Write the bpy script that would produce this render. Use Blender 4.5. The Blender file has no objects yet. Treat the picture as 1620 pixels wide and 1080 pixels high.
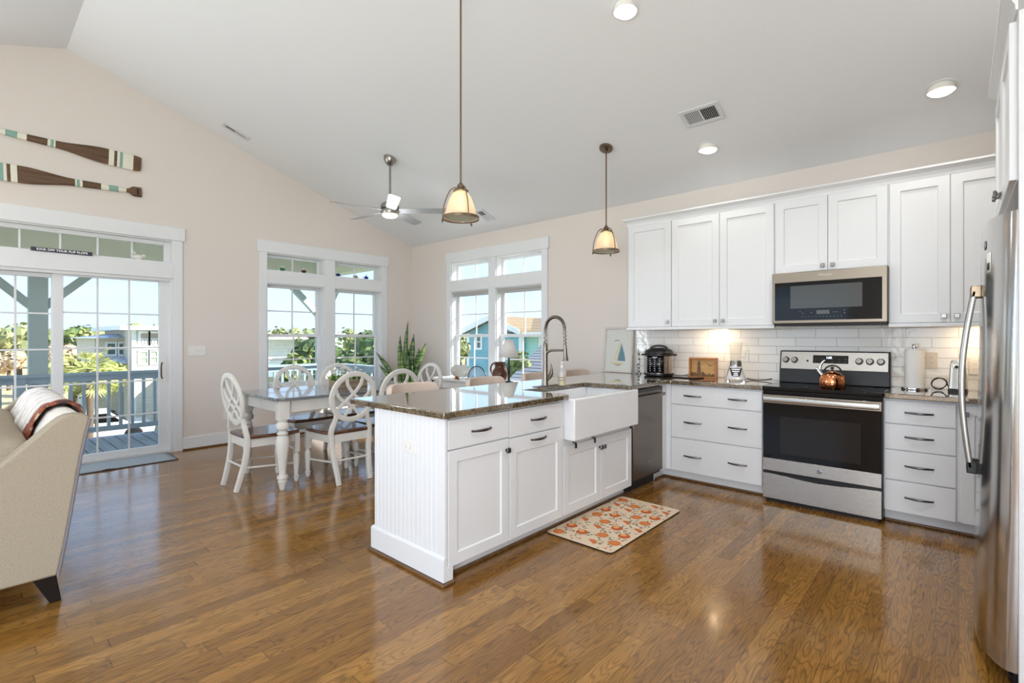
import bpy, bmesh, math, random
from mathutils import Vector, Matrix
random.seed(7)
SC = bpy.context.scene
COL = SC.collection

# ------------------------------------------------------------------ camera
F_PX, CX, CY, CAM_H, YAW = 784.0, 810.0, 534.0, 1.30, math.radians(42.04)
cam_data = bpy.data.cameras.new('camera')
cam_data.sensor_fit = 'HORIZONTAL'
cam_data.sensor_width = 36.0
cam_data.lens = F_PX / 1620.0 * 36.0
cam_data.shift_x = 0.0
cam_data.shift_y = (CY - 540.0) / 1620.0
cam_data.clip_start = 0.05
cam_data.clip_end = 900.0
cam = bpy.data.objects.new('camera', cam_data)
COL.objects.link(cam)
cam.location = (0, 0, CAM_H)
cam.rotation_euler = (math.radians(90), 0, YAW)
SC.camera = cam

# ------------------------------------------------------------------ view
SC.view_settings.view_transform = 'Standard'
SC.view_settings.look = 'None'
SC.view_settings.gamma = 1.0
SC.view_settings.use_curve_mapping = False
SC.view_settings.exposure = 0.0

# ------------------------------------------------------------------ sky
SKY_STRENGTH = 1.7
W = bpy.data.worlds.new('sky')
SC.world = W
W.use_nodes = True
nt = W.node_tree
nt.nodes.clear()
n_out = nt.nodes.new('ShaderNodeOutputWorld')
n_bg = nt.nodes.new('ShaderNodeBackground')
n_tc = nt.nodes.new('ShaderNodeTexCoord')
n_sep = nt.nodes.new('ShaderNodeSeparateXYZ')
n_ramp = nt.nodes.new('ShaderNodeValToRGB')
n_map = nt.nodes.new('ShaderNodeMapping')
n_map.inputs['Scale'].default_value = (1.6, 1.6, 7.0)
n_noise = nt.nodes.new('ShaderNodeTexNoise')
n_noise.inputs['Scale'].default_value = 2.2
n_noise.inputs['Detail'].default_value = 6.0
n_cr = nt.nodes.new('ShaderNodeValToRGB')
n_cr.color_ramp.elements[0].position = 0.42
n_cr.color_ramp.elements[1].position = 0.72
n_mix = nt.nodes.new('ShaderNodeMix')
n_mix.data_type = 'RGBA'
n_mix.inputs[7].default_value = (0.58, 0.72, 0.92, 1)
e = n_ramp.color_ramp.elements
e[0].position = 0.0
e[0].color = (0.57, 0.76, 1.0, 1)
e[1].position = 0.9
e[1].color = (0.22, 0.44, 0.85, 1)
m_ = n_ramp.color_ramp.elements.new(0.25)
m_.color = (0.42, 0.66, 1.0, 1)
nt.links.new(n_tc.outputs['Generated'], n_sep.inputs[0])
nt.links.new(n_sep.outputs['Z'], n_ramp.inputs[0])
nt.links.new(n_tc.outputs['Generated'], n_map.inputs[0])
nt.links.new(n_map.outputs[0], n_noise.inputs['Vector'])
nt.links.new(n_noise.outputs[0], n_cr.inputs[0])
nt.links.new(n_cr.outputs[0], n_mix.inputs[0])
nt.links.new(n_ramp.outputs[0], n_mix.inputs[6])
nt.links.new(n_mix.outputs[2], n_bg.inputs[0])
n_bg.inputs[1].default_value = SKY_STRENGTH
nt.links.new(n_bg.outputs[0], n_out.inputs[0])

# ------------------------------------------------------------------ sun and added area lamps in unseen openings
def add_light(name, kind, loc, rot, energy, color=(1, 1, 1), **kw):
    d = bpy.data.lights.new(name, kind)
    d.energy = energy
    d.color = color
    for k, v in kw.items():
        setattr(d, k, v)
    o = bpy.data.objects.new(name, d)
    COL.objects.link(o)
    o.location = loc
    o.rotation_euler = rot
    return o

def aim(v):
    return Vector(v).to_track_quat('-Z', 'Y').to_euler()

SUN_AZ, SUN_EL = math.radians(42), math.radians(36)
sun_to = Vector((math.sin(SUN_AZ) * math.cos(SUN_EL), math.cos(SUN_AZ) * math.cos(SUN_EL), math.sin(SUN_EL)))
add_light('sun', 'SUN', (0, 0, 30), aim(-sun_to), 11, (1.0, 0.95, 0.87), angle=math.radians(0.6))
# area lamps added as room fill, in unseen openings behind and left of view
add_light('fill_back', 'AREA', (-3.6, -3.50, 1.45), aim((0, 1, 0.6)), 10, (0.87, 0.94, 1.0), shape='RECTANGLE', size=3.6, size_y=1.9)
add_light('fill_back_small', 'AREA', (-0.2, -3.50, 1.45), aim((0, 1, 0.3)), 34, (0.87, 0.94, 1.0), shape='RECTANGLE', size=1.5, size_y=1.9)
add_light('fill_left', 'AREA', (-6.62, -1.95, 1.45), aim((1, 0.0, 0.4)), 115, (0.87, 0.94, 1.0), shape='RECTANGLE', size=1.7, size_y=1.9)

add_light('fill_side', 'AREA', (0.93, -2.0, 1.45), aim((-1, 0.65, 0.35)), 185, (0.87, 0.94, 1.0), shape='RECTANGLE', size=2.2, size_y=1.9)  # area lamp added to brighten the gable wall from the unseen side

# ------------------------------------------------------------------ helpers
def lin(c):
    return tuple(((v / 255.0) / 12.92 if v / 255.0 <= 0.04045 else ((v / 255.0 + 0.055) / 1.055) ** 2.4) for v in c) + (1.0,)

class MB:
    """collects shapes; build() links them as ONE mesh object"""
    def __init__(s):
        s.v = []; s.f = []; s.m = []
    def add(s, vs, fs, m=0):
        b = len(s.v)
        s.v += [Vector(p) for p in vs]
        s.f += [[i + b for i in f] for f in fs]
        s.m += [m] * len(fs)
        return b
    def box(s, x0, x1, y0, y1, z0, z1, m=0):
        vs = [(x, y, z) for x in (x0, x1) for y in (y0, y1) for z in (z0, z1)]
        s.add(vs, [(0, 1, 3, 2), (4, 6, 7, 5), (0, 4, 5, 1), (2, 3, 7, 6), (0, 2, 6, 4), (1, 5, 7, 3)], m)
    def prism(s, poly, vec, m=0, m_side=None):
        n = len(poly); v = Vector(vec)
        vs = [Vector(p) for p in poly] + [Vector(p) + v for p in poly]
        fs = [list(range(n))[::-1], list(range(n, 2 * n))]
        s.add(vs, fs, m)
        b = len(s.v) - 2 * n
        side = [[b + i, b + (i + 1) % n, b + n + (i + 1) % n, b + n + i] for i in range(n)]
        s.f += side
        s.m += [m if m_side is None else m_side] * n
    def lathe(s, prof, c=(0, 0, 0), n=24, m=0, axis='Z', caps=True):
        vs = []; fs = []
        for r, z in prof:
            for k in range(n):
                a = 2 * math.pi * k / n
                p = (r * math.cos(a), r * math.sin(a), z)
                if axis == 'X': p = (p[2], p[0], p[1])
                elif axis == 'Y': p = (p[0], p[2], p[1])
                vs.append((p[0] + c[0], p[1] + c[1], p[2] + c[2]))
        for i in range(len(prof) - 1):
            for k in range(n):
                fs.append((i * n + k, i * n + (k + 1) % n, (i + 1) * n + (k + 1) % n, (i + 1) * n + k))
        if caps:
            if prof[0][0] > 1e-5: fs.append(list(range(n))[::-1])
            if prof[-1][0] > 1e-5: fs.append([(len(prof) - 1) * n + k for k in range(n)])
        s.add(vs, fs, m)
    def sweep(s, pts, sec, up=None, closed=False, m=0, scale=None):
        """sec: list of (u, v); u along cross(up, tangent), v along up.  up None -> parallel transport"""
        P = [Vector(p) for p in pts]; n = len(P); k = len(sec)
        vs = []; fs = []
        prev = None
        for i in range(n):
            if closed: t = P[(i + 1) % n] - P[(i - 1) % n]
            else: t = P[min(i + 1, n - 1)] - P[max(i - 1, 0)]
            if t.length < 1e-9: t = Vector((0, 0, 1))
            t.normalize()
            if up is not None:
                b = Vector(up); b = (b - t * b.dot(t))
                if b.length < 1e-6: b = t.orthogonal()
                b.normalize()
            else:
                if prev is None: b = t.orthogonal().normalized()
                else:
                    b = prev - t * prev.dot(t)
                    b = b.normalized() if b.length > 1e-6 else t.orthogonal().normalized()
                prev = b
            a = b.cross(t)
            q = 1.0 if scale is None else scale[i]
            for (u, v) in sec:
                vs.append(P[i] + a * (u * q) + b * (v * q))
        rng = n if closed else n - 1
        for i in range(rng):
            j = (i + 1) % n
            for c in range(k):
                d = (c + 1) % k
                fs.append((i * k + c, i * k + d, j * k + d, j * k + c))
        if not closed:
            fs.append(list(range(k))[::-1]); fs.append([(n - 1) * k + c for c in range(k)])
        s.add(vs, fs, m)
    def tube(s, pts, r, n=10, closed=False, m=0, scale=None):
        s.sweep(pts, [(r * math.cos(2 * math.pi * k / n), r * math.sin(2 * math.pi * k / n)) for k in range(n)], None, closed, m, scale)
    def ball(s, c, r, n=16, m=0, fn=None):
        rx, ry, rz = r if hasattr(r, '__len__') else (r, r, r)
        vs = []; fs = []
        h = n // 2
        for i in range(1, h):
            th = math.pi * i / h
            for k in range(n):
                ph = 2 * math.pi * k / n
                q = 1.0 if fn is None else fn(th, ph)
                vs.append((c[0] + rx * q * math.sin(th) * math.cos(ph), c[1] + ry * q * math.sin(th) * math.sin(ph), c[2] + rz * q * math.cos(th)))
        top = len(vs); q = 1.0 if fn is None else fn(0, 0)
        vs.append((c[0], c[1], c[2] + rz * q)); q = 1.0 if fn is None else fn(math.pi, 0)
        vs.append((c[0], c[1], c[2] - rz * q))
        for k in range(n):
            fs.append((top, k, (k + 1) % n))
            fs.append((top + 1, (h - 2) * n + (k + 1) % n, (h - 2) * n + k))
        for i in range(h - 2):
            for k in range(n):
                fs.append((i * n + k, (i + 1) * n + k, (i + 1) * n + (k + 1) % n, i * n + (k + 1) % n))
        s.add(vs, fs, m)
    def grid(s, rows, m=0):
        """rows: list of lists of points -> open surface"""
        n = len(rows[0]); vs = [p for r in rows for p in r]; fs = []
        for i in range(len(rows) - 1):
            for k in range(n - 1):
                fs.append((i * n + k, i * n + k + 1, (i + 1) * n + k + 1, (i + 1) * n + k))
        s.add(vs, fs, m)
    def xform(s, M, start=0):
        for i in range(start, len(s.v)): s.v[i] = M @ s.v[i]
        return s
    def build(s, name, mats, parent=None, bevel=0, smooth=None, solid=0, sub=0, loc=None, seg=2):
        me = bpy.data.meshes.new(name)
        off = Vector((0, 0, 0))
        if parent is not None and parent.get('_abs'): off = Vector(parent['_abs'])
        if loc is not None: off = Vector(loc)
        me.from_pydata([tuple(p - off) for p in s.v], [], s.f)
        if not isinstance(mats, (list, tuple)): mats = [mats]
        for q in mats: me.materials.append(q)
        for p, i in zip(me.polygons, s.m): p.material_index = i
        b = bmesh.new(); b.from_mesh(me)
        bmesh.ops.recalc_face_normals(b, faces=b.faces)
        b.to_mesh(me); b.free()
        if smooth is not None:
            for p in me.polygons: p.use_smooth = True
            me.set_sharp_from_angle(angle=math.radians(smooth))
        o = bpy.data.objects.new(name, me)
        COL.objects.link(o)
        if parent is not None:
            o.parent = parent
            if parent.get('_abs'): o['_abs'] = list(parent['_abs'])
        if loc is not None and parent is None: o.location = loc
        if solid:
            md = o.modifiers.new('solid', 'SOLIDIFY'); md.thickness = solid; md.offset = 0
        if sub:
            md = o.modifiers.new('sub', 'SUBSURF'); md.levels = sub; md.render_levels = sub
        if bevel:
            md = o.modifiers.new('bevel', 'BEVEL'); md.width = bevel; md.segments = seg
            md.limit_method = 'ANGLE'; md.angle_limit = math.radians(40)
            if smooth is None:
                for p in me.polygons: p.use_smooth = True
                me.set_sharp_from_angle(angle=math.radians(30))
        return o

def tag(o, label, cat, group=None, kind=None):
    if label: o['label'] = label
    if cat: o['category'] = cat
    if group: o['group'] = group
    if kind: o['kind'] = kind
    return o

def thing(name, label, cat, loc=(0, 0, 0), rz=0.0, group=None, local=False):
    """Empty at the thing's base.  Unless local, its parts are given in world coordinates."""
    o = bpy.data.objects.new(name, None)
    o.empty_display_size = 0.1
    COL.objects.link(o)
    o.location = loc
    o.rotation_euler = (0, 0, rz)
    if not local: o['_abs'] = list(loc)
    return tag(o, label, cat, group)

def struct_root(name, loc=(0, 0, 0)):
    o = bpy.data.objects.new(name, None)
    COL.objects.link(o); o.location = loc; o['_abs'] = list(loc); o['kind'] = 'structure'
    return o

def struct(o):
    o['kind'] = 'structure'; return o

def copy_thing(root, loc, rz=0.0, label=None, group=None):
    r = root.copy(); COL.objects.link(r); r.location = loc; r.rotation_euler = (0, 0, rz)
    if label: r['label'] = label
    if group: r['group'] = group
    for ch in list(root.children):
        c = ch.copy(); COL.objects.link(c); c.parent = r
        for g in list(ch.children):
            d = g.copy(); COL.objects.link(d); d.parent = c
    return r

def text_mesh(body, size, mat, name, parent, M, extrude=0.0006, bold=0.0, space=1.0):
    cu = bpy.data.curves.new('t', 'FONT')
    cu.body = body; cu.size = size; cu.align_x = 'CENTER'; cu.align_y = 'CENTER'
    cu.extrude = extrude; cu.offset = bold; cu.space_character = space
    t = bpy.data.objects.new('t', cu); COL.objects.link(t)
    dg = bpy.context.evaluated_depsgraph_get(); dg.update()
    me = bpy.data.meshes.new_from_object(t.evaluated_get(dg))
    bpy.data.objects.remove(t)
    off = Vector(parent['_abs']) if parent is not None and parent.get('_abs') else Vector((0, 0, 0))
    me.transform(Matrix.Translation(-off) @ M)
    me.materials.clear(); me.materials.append(mat)
    me.name = name
    o = bpy.data.objects.new(name, me); COL.objects.link(o); o.parent = parent
    if parent is not None and parent.get('_abs'): o['_abs'] = list(parent['_abs'])
    return o

def basis(origin, xdir, ydir):
    x = Vector(xdir).normalized(); y = Vector(ydir).normalized(); z = x.cross(y)
    M = Matrix(((x[0], y[0], z[0], origin[0]), (x[1], y[1], z[1], origin[1]), (x[2], y[2], z[2], origin[2]), (0, 0, 0, 1)))
    return M

def smoothpath(pts, n=8):
    """Catmull-Rom through pts"""
    P = [Vector(p) for p in pts]; out = []
    for i in range(len(P) - 1):
        p0 = P[max(i - 1, 0)]; p1 = P[i]; p2 = P[i + 1]; p3 = P[min(i + 2, len(P) - 1)]
        for k in range(n):
            t = k / n
            out.append(0.5 * ((2 * p1) + (p2 - p0) * t + (2 * p0 - 5 * p1 + 4 * p2 - p3) * t * t + (3 * p1 - p0 - 3 * p2 + p3) * t ** 3))
    out.append(P[-1]); return out

def rect_sec(w, h, r=0.0):
    if r <= 0: return [(-w / 2, -h / 2), (w / 2, -h / 2), (w / 2, h / 2), (-w / 2, h / 2)]
    o = []
    for cx, cy, a0 in ((w / 2 - r, h / 2 - r, 0), (-w / 2 + r, h / 2 - r, 90), (-w / 2 + r, -h / 2 + r, 180), (w / 2 - r, -h / 2 + r, 270)):
        for k in range(3):
            a = math.radians(a0 + 45 * k); o.append((cx + r * math.cos(a), cy + r * math.sin(a)))
    return o

# ------------------------------------------------------------------ materials
def new_mat(name):
    m = bpy.data.materials.new(name); m.use_nodes = True
    t = m.node_tree; bs = t.nodes['Principled BSDF']
    return m, t, bs

def N(t, kind, **kw):
    n = t.nodes.new(kind)
    for k, v in kw.items(): setattr(n, k, v)
    return n

def pm(name, col, rough=0.5, metal=0.0, var=0.0, vscale=8.0, bump=0.0, bscale=60.0, stretch=None, spec=0.5, coat=0.0, trans=0.0, emit=None, estr=0.0, sheen=0.0, rvar=0.0, ior=1.45):
    """principled with procedural colour variation and bump"""
    m, t, bs = new_mat(name)
    c = lin(col) if max(col[:3]) > 1.0 else tuple(col[:3]) + (1,)
    bs.inputs['Base Color'].default_value = c
    bs.inputs['Roughness'].default_value = rough
    bs.inputs['Metallic'].default_value = metal
    bs.inputs['Specular IOR Level'].default_value = spec
    bs.inputs['Coat Weight'].default_value = coat
    bs.inputs['Coat Roughness'].default_value = 0.08
    bs.inputs['Transmission Weight'].default_value = trans
    bs.inputs['IOR'].default_value = ior
    if sheen: bs.inputs['Sheen Weight'].default_value = sheen
    if emit: bs.inputs['Emission Color'].default_value = lin(emit); bs.inputs['Emission Strength'].default_value = estr
    tc = N(t, 'ShaderNodeTexCoord'); mp = N(t, 'ShaderNodeMapping')
    t.links.new(tc.outputs['Object'], mp.inputs[0])
    if stretch: mp.inputs['Scale'].default_value = stretch
    if var or rvar:
        nz = N(t, 'ShaderNodeTexNoise'); nz.inputs['Scale'].default_value = vscale; nz.inputs['Detail'].default_value = 4
        t.links.new(mp.outputs[0], nz.inputs['Vector'])
        if var:
            mx = N(t, 'ShaderNodeMix', data_type='RGBA')
            mx.inputs[6].default_value = tuple(max(0, q * (1 - var)) for q in c[:3]) + (1,)
            mx.inputs[7].default_value = tuple(min(1, q * (1 + var)) for q in c[:3]) + (1,)
            t.links.new(nz.outputs[0], mx.inputs[0]); t.links.new(mx.outputs[2], bs.inputs['Base Color'])
        if rvar:
            mr = N(t, 'ShaderNodeMapRange'); mr.inputs[3].default_value = max(0.02, rough - rvar); mr.inputs[4].default_value = rough + rvar
            t.links.new(nz.outputs[0], mr.inputs[0]); t.links.new(mr.outputs[0], bs.inputs['Roughness'])
    if bump:
        nb = N(t, 'ShaderNodeTexNoise'); nb.inputs['Scale'].default_value = bscale; nb.inputs['Detail'].default_value = 3
        t.links.new(mp.outputs[0], nb.inputs['Vector'])
        bp = N(t, 'ShaderNodeBump'); bp.inputs['Strength'].default_value = bump; bp.inputs['Distance'].default_value = 0.01
        t.links.new(nb.outputs[0], bp.inputs['Height']); t.links.new(bp.outputs[0], bs.inputs['Normal'])
    return m

def mat_glass(name, tint=(1, 1, 1), refl=0.06, rough=0.0, body=0.0, bodycol=(255, 255, 255)):
    """thin pane: clear transparency with a Fresnel reflection (and a little body colour)"""
    m, t, bs = new_mat(name)
    out = t.nodes['Material Output']
    tr = N(t, 'ShaderNodeBsdfTransparent'); tr.inputs[0].default_value = tuple(tint) + (1,)
    gl = N(t, 'ShaderNodeBsdfGlossy'); gl.inputs['Roughness'].default_value = rough
    lw = N(t, 'ShaderNodeLayerWeight'); lw.inputs[0].default_value = 0.5
    pw = N(t, 'ShaderNodeMath', operation='POWER'); pw.inputs[1].default_value = 4.0
    ml = N(t, 'ShaderNodeMath', operation='MULTIPLY_ADD'); ml.inputs[1].default_value = 0.5; ml.inputs[2].default_value = refl * 0.5
    t.links.new(lw.outputs['Facing'], pw.inputs[0]); t.links.new(pw.outputs[0], ml.inputs[0])
    mx = N(t, 'ShaderNodeMixShader')
    t.links.new(ml.outputs[0], mx.inputs[0])
    base = tr
    if body:
        df = N(t, 'ShaderNodeBsdfDiffuse'); df.inputs[0].default_value = lin(bodycol)
        m2 = N(t, 'ShaderNodeMixShader'); m2.inputs[0].default_value = body
        t.links.new(tr.outputs[0], m2.inputs[1]); t.links.new(df.outputs[0], m2.inputs[2]); base = m2
    t.links.new(base.outputs[0], mx.inputs[1]); t.links.new(gl.outputs[0], mx.inputs[2])
    t.links.new(mx.outputs[0], out.inputs[0])
    return m

def math_n(t, op, a, b=None, c=None):
    n = N(t, 'ShaderNodeMath', operation=op)
    for i, q in enumerate((a, b, c)):
        if q is None: continue
        if hasattr(q, 'is_output'): t.links.new(q, n.inputs[i])
        else: n.inputs[i].default_value = q
    return n.outputs[0]

def mat_oak_floor():
    m, t, bs = new_mat('oak_floor')
    tc = N(t, 'ShaderNodeTexCoord'); sp = N(t, 'ShaderNodeSeparateXYZ')
    t.links.new(tc.outputs['Object'], sp.inputs[0])
    x, y = sp.outputs[0], sp.outputs[1]
    WD, LN = 0.0826, 1.05
    xi = math_n(t, 'FLOOR', math_n(t, 'DIVIDE', x, WD))
    wn1 = N(t, 'ShaderNodeTexWhiteNoise', noise_dimensions='1D'); t.links.new(xi, wn1.inputs['W'])
    ysh = math_n(t, 'DIVIDE', math_n(t, 'ADD', y, math_n(t, 'MULTIPLY', wn1.outputs['Value'], 7.3)), LN)
    yi = math_n(t, 'FLOOR', ysh)
    cb = N(t, 'ShaderNodeCombineXYZ'); t.links.new(xi, cb.inputs[0]); t.links.new(yi, cb.inputs[1])
    wn2 = N(t, 'ShaderNodeTexWhiteNoise', noise_dimensions='3D'); t.links.new(cb.outputs[0], wn2.inputs['Vector'])
    rnd = wn2.outputs['Value']
    # grain coordinates, shifted per plank
    gx = math_n(t, 'ADD', math_n(t, 'MULTIPLY', x, 9.0), math_n(t, 'MULTIPLY', rnd, 57.0))
    gy = math_n(t, 'ADD', math_n(t, 'MULTIPLY', y, 1.35), math_n(t, 'MULTIPLY', rnd, 23.0))
    gc = N(t, 'ShaderNodeCombineXYZ'); t.links.new(gx, gc.inputs[0]); t.links.new(gy, gc.inputs[1]); t.links.new(rnd, gc.inputs[2])
    wob = N(t, 'ShaderNodeTexNoise'); wob.inputs['Scale'].default_value = 1.1; wob.inputs['Detail'].default_value = 2.0
    t.links.new(gc.outputs[0], wob.inputs['Vector'])
    rings = math_n(t, 'FRACT', math_n(t, 'MULTIPLY', wob.outputs[0], 19.0))
    rr = N(t, 'ShaderNodeValToRGB')
    rr.color_ramp.elements[0].position = 0.0; rr.color_ramp.elements[0].color = (0.38, 0.38, 0.38, 1)
    rr.color_ramp.elements[1].position = 0.30; rr.color_ramp.elements[1].color = (1, 1, 1, 1)
    r3 = rr.color_ramp.elements.new(0.85); r3.color = (0.92, 0.92, 0.92, 1)
    r4 = rr.color_ramp.elements.new(1.0); r4.color = (0.45, 0.45, 0.45, 1)
    t.links.new(rings, rr.inputs[0])
    fine = N(t, 'ShaderNodeTexNoise'); fine.inputs['Scale'].default_value = 1.0; fine.inputs['Detail'].default_value = 4
    fm = N(t, 'ShaderNodeMapping'); fm.inputs['Scale'].default_value = (260, 9, 1)
    t.links.new(tc.outputs['Object'], fm.inputs[0]); t.links.new(fm.outputs[0], fine.inputs['Vector'])
    tone = N(t, 'ShaderNodeValToRGB')
    els = tone.color_ramp.elements
    els[0].position = 0.0; els[0].color = lin((134, 92, 40))
    els[1].position = 1.0; els[1].color = lin((168, 122, 60))
    q = els.new(0.5); q.color = lin((150, 106, 47))
    q = els.new(0.75); q.color = lin((160, 114, 54))
    t.links.new(rnd, tone.inputs[0])
    mul = N(t, 'ShaderNodeMix', data_type='RGBA', blend_type='MULTIPLY'); mul.inputs[0].default_value = 0.72
    t.links.new(tone.outputs[0], mul.inputs[6]); t.links.new(rr.outputs[0], mul.inputs[7])
    fr = N(t, 'ShaderNodeMapRange'); fr.inputs[1].default_value = 0.3; fr.inputs[2].default_value = 0.7; fr.inputs[3].default_value = 0.62; fr.inputs[4].default_value = 1.22
    t.links.new(fine.outputs[0], fr.inputs[0])
    mu2 = N(t, 'ShaderNodeMix', data_type='RGBA', blend_type='MULTIPLY'); mu2.inputs[0].default_value = 1.0
    t.links.new(mul.outputs[2], mu2.inputs[6]); t.links.new(fr.outputs[0], mu2.inputs[7])
    # seams
    fx = math_n(t, 'FRACT', math_n(t, 'DIVIDE', x, WD)); fy = math_n(t, 'FRACT', ysh)
    ex = math_n(t, 'LESS_THAN', math_n(t, 'ABSOLUTE', math_n(t, 'SUBTRACT', fx, 0.5)), 0.485)
    ey = math_n(t, 'LESS_THAN', math_n(t, 'ABSOLUTE', math_n(t, 'SUBTRACT', fy, 0.5)), 0.4975)
    seam = math_n(t, 'MULTIPLY', ex, ey)
    sv = math_n(t, 'ADD', math_n(t, 'MULTIPLY', seam, 0.38), 0.62)
    mu3 = N(t, 'ShaderNodeMix', data_type='RGBA', blend_type='MULTIPLY'); mu3.inputs[0].default_value = 1.0
    t.links.new(mu2.outputs[2], mu3.inputs[6]); t.links.new(sv, mu3.inputs[7])
    t.links.new(mu3.outputs[2], bs.inputs['Base Color'])
    bs.inputs['Roughness'].default_value = 0.27
    bs.inputs['Roughness'].default_value = 0.17
    bs.inputs['Specular IOR Level'].default_value = 0.5; bs.inputs['Coat Weight'].default_value = 0.3; bs.inputs['Coat Roughness'].default_value = 0.10
    bp = N(t, 'ShaderNodeBump'); bp.inputs['Strength'].default_value = 0.05; bp.inputs['Distance'].default_value = 0.004
    t.links.new(seam, bp.inputs['Height']); t.links.new(bp.outputs[0], bs.inputs['Normal'])
    return m

def mat_granite():
    m, t, bs = new_mat('granite')
    tc = N(t, 'ShaderNodeTexCoord')
    v = N(t, 'ShaderNodeTexVoronoi'); v.inputs['Scale'].default_value = 170; t.links.new(tc.outputs['Object'], v.inputs['Vector'])
    n = N(t, 'ShaderNodeTexNoise'); n.inputs['Scale'].default_value = 28; n.inputs['Detail'].default_value = 8; n.inputs['Roughness'].default_value = 0.75
    t.links.new(tc.outputs['Object'], n.inputs['Vector'])
    big = N(t, 'ShaderNodeTexNoise'); big.inputs['Scale'].default_value = 5; big.inputs['Detail'].default_value = 5; t.links.new(tc.outputs['Object'], big.inputs['Vector'])
    r = N(t, 'ShaderNodeValToRGB'); els = r.color_ramp.elements
    els[0].position = 0.36; els[0].color = lin((38, 32, 26)); els[1].position = 0.68; els[1].color = lin((168, 150, 118))
    for p, c in ((0.44, (72, 60, 44)), (0.5, (104, 88, 62)), (0.56, (120, 108, 86)), (0.6, (92, 72, 48))):
        q = els.new(p); q.color = lin(c)
    t.links.new(n.outputs[0], r.inputs[0])
    sp = N(t, 'ShaderNodeSeparateColor'); t.links.new(v.outputs['Color'], sp.inputs[0])
    r2 = N(t, 'ShaderNodeValToRGB'); r2.color_ramp.interpolation = 'CONSTANT'; e2 = r2.color_ramp.elements
    e2[0].position = 0; e2[0].color = lin((52, 46, 38)); e2[1].position = 0.3; e2[1].color = lin((128, 112, 84))
    for p, c in ((0.55, (86, 80, 70)), (0.75, (168, 154, 126)), (0.88, (118, 86, 50))):
        q = e2.new(p); q.color = lin(c)
    t.links.new(sp.outputs[0], r2.inputs[0])
    mx = N(t, 'ShaderNodeMix', data_type='RGBA'); t.links.new(r.outputs[0], mx.inputs[6]); t.links.new(r2.outputs[0], mx.inputs[7]); mx.inputs[0].default_value = 0.42
    m2 = N(t, 'ShaderNodeMix', data_type='RGBA', blend_type='MULTIPLY'); m2.inputs[0].default_value = 1
    mr = N(t, 'ShaderNodeMapRange'); mr.inputs[1].default_value = 0.3; mr.inputs[2].default_value = 0.7; mr.inputs[3].default_value = 0.65; mr.inputs[4].default_value = 1.25
    t.links.new(big.outputs[0], mr.inputs[0]); t.links.new(mx.outputs[2], m2.inputs[6]); t.links.new(mr.outputs[0], m2.inputs[7])
    t.links.new(m2.outputs[2], bs.inputs['Base Color'])
    bs.inputs['Roughness'].default_value = 0.05; bs.inputs['Specular IOR Level'].default_value = 1.0; bs.inputs['Coat Weight'].default_value = 1.0; bs.inputs['Coat IOR'].default_value = 1.7; bs.inputs['Coat Roughness'].default_value = 0.03
    return m

def mat_tile(name, w=0.305, h=0.0765):
    m, t, bs = new_mat(name)
    tc = N(t, 'ShaderNodeTexCoord'); sp = N(t, 'ShaderNodeSeparateXYZ'); cb = N(t, 'ShaderNodeCombineXYZ')
    t.links.new(tc.outputs['Object'], sp.inputs[0]); t.links.new(sp.outputs[0], cb.inputs[0]); t.links.new(sp.outputs[2], cb.inputs[1])
    b = N(t, 'ShaderNodeTexBrick'); b.offset = 0.5
    b.inputs['Scale'].default_value = 1.0; b.inputs['Brick Width'].default_value = w; b.inputs['Row Height'].default_value = h
    b.inputs['Mortar Size'].default_value = 0.0022; b.inputs['Mortar Smooth'].default_value = 0.1
    b.inputs['Color1'].default_value = lin((238, 236, 232)); b.inputs['Color2'].default_value = lin((230, 228, 225)); b.inputs['Mortar'].default_value = lin((188, 182, 174))
    t.links.new(cb.outputs[0], b.inputs['Vector']); t.links.new(b.outputs['Color'], bs.inputs['Base Color'])
    nz = N(t, 'ShaderNodeTexNoise'); nz.inputs['Scale'].default_value = 17; nz.inputs['Detail'].default_value = 1.5; t.links.new(tc.outputs['Object'], nz.inputs['Vector'])
    hh = math_n(t, 'SUBTRACT', math_n(t, 'MULTIPLY', nz.outputs[0], 0.55), b.outputs['Fac'])
    bp = N(t, 'ShaderNodeBump'); bp.inputs['Strength'].default_value = 0.55; bp.inputs['Distance'].default_value = 0.006
    t.links.new(hh, bp.inputs['Height']); t.links.new(bp.outputs[0], bs.inputs['Normal'])
    bs.inputs['Roughness'].default_value = 0.07
    return m

def mat_stripes(name, c1, c2, scale, axis=0, rough=0.5, sharp=0.9, c3=None):
    """fine parallel lines (siding, shingles, slats) along an object axis"""
    m, t, bs = new_mat(name)
    tc = N(t, 'ShaderNodeTexCoord'); sp = N(t, 'ShaderNodeSeparateXYZ'); t.links.new(tc.outputs['Object'], sp.inputs[0])
    f = math_n(t, 'FRACT', math_n(t, 'MULTIPLY', sp.outputs[axis], scale))
    r = N(t, 'ShaderNodeValToRGB'); e = r.color_ramp.elements
    e[0].position = sharp; e[0].color = lin(c1); e[1].position = min(1, sharp + 0.04); e[1].color = lin(c2)
    t.links.new(f, r.inputs[0])
    nz = N(t, 'ShaderNodeTexNoise'); nz.inputs['Scale'].default_value = 3.0; nz.inputs['Detail'].default_value = 5; t.links.new(tc.outputs['Object'], nz.inputs['Vector'])
    mr = N(t, 'ShaderNodeMapRange'); mr.inputs[3].default_value = 0.85; mr.inputs[4].default_value = 1.12; t.links.new(nz.outputs[0], mr.inputs[0])
    mu = N(t, 'ShaderNodeMix', data_type='RGBA', blend_type='MULTIPLY'); mu.inputs[0].default_value = 1
    t.links.new(r.outputs[0], mu.inputs[6]); t.links.new(mr.outputs[0], mu.inputs[7]); t.links.new(mu.outputs[2], bs.inputs['Base Color'])
    bs.inputs['Roughness'].default_value = rough
    return m

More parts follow.
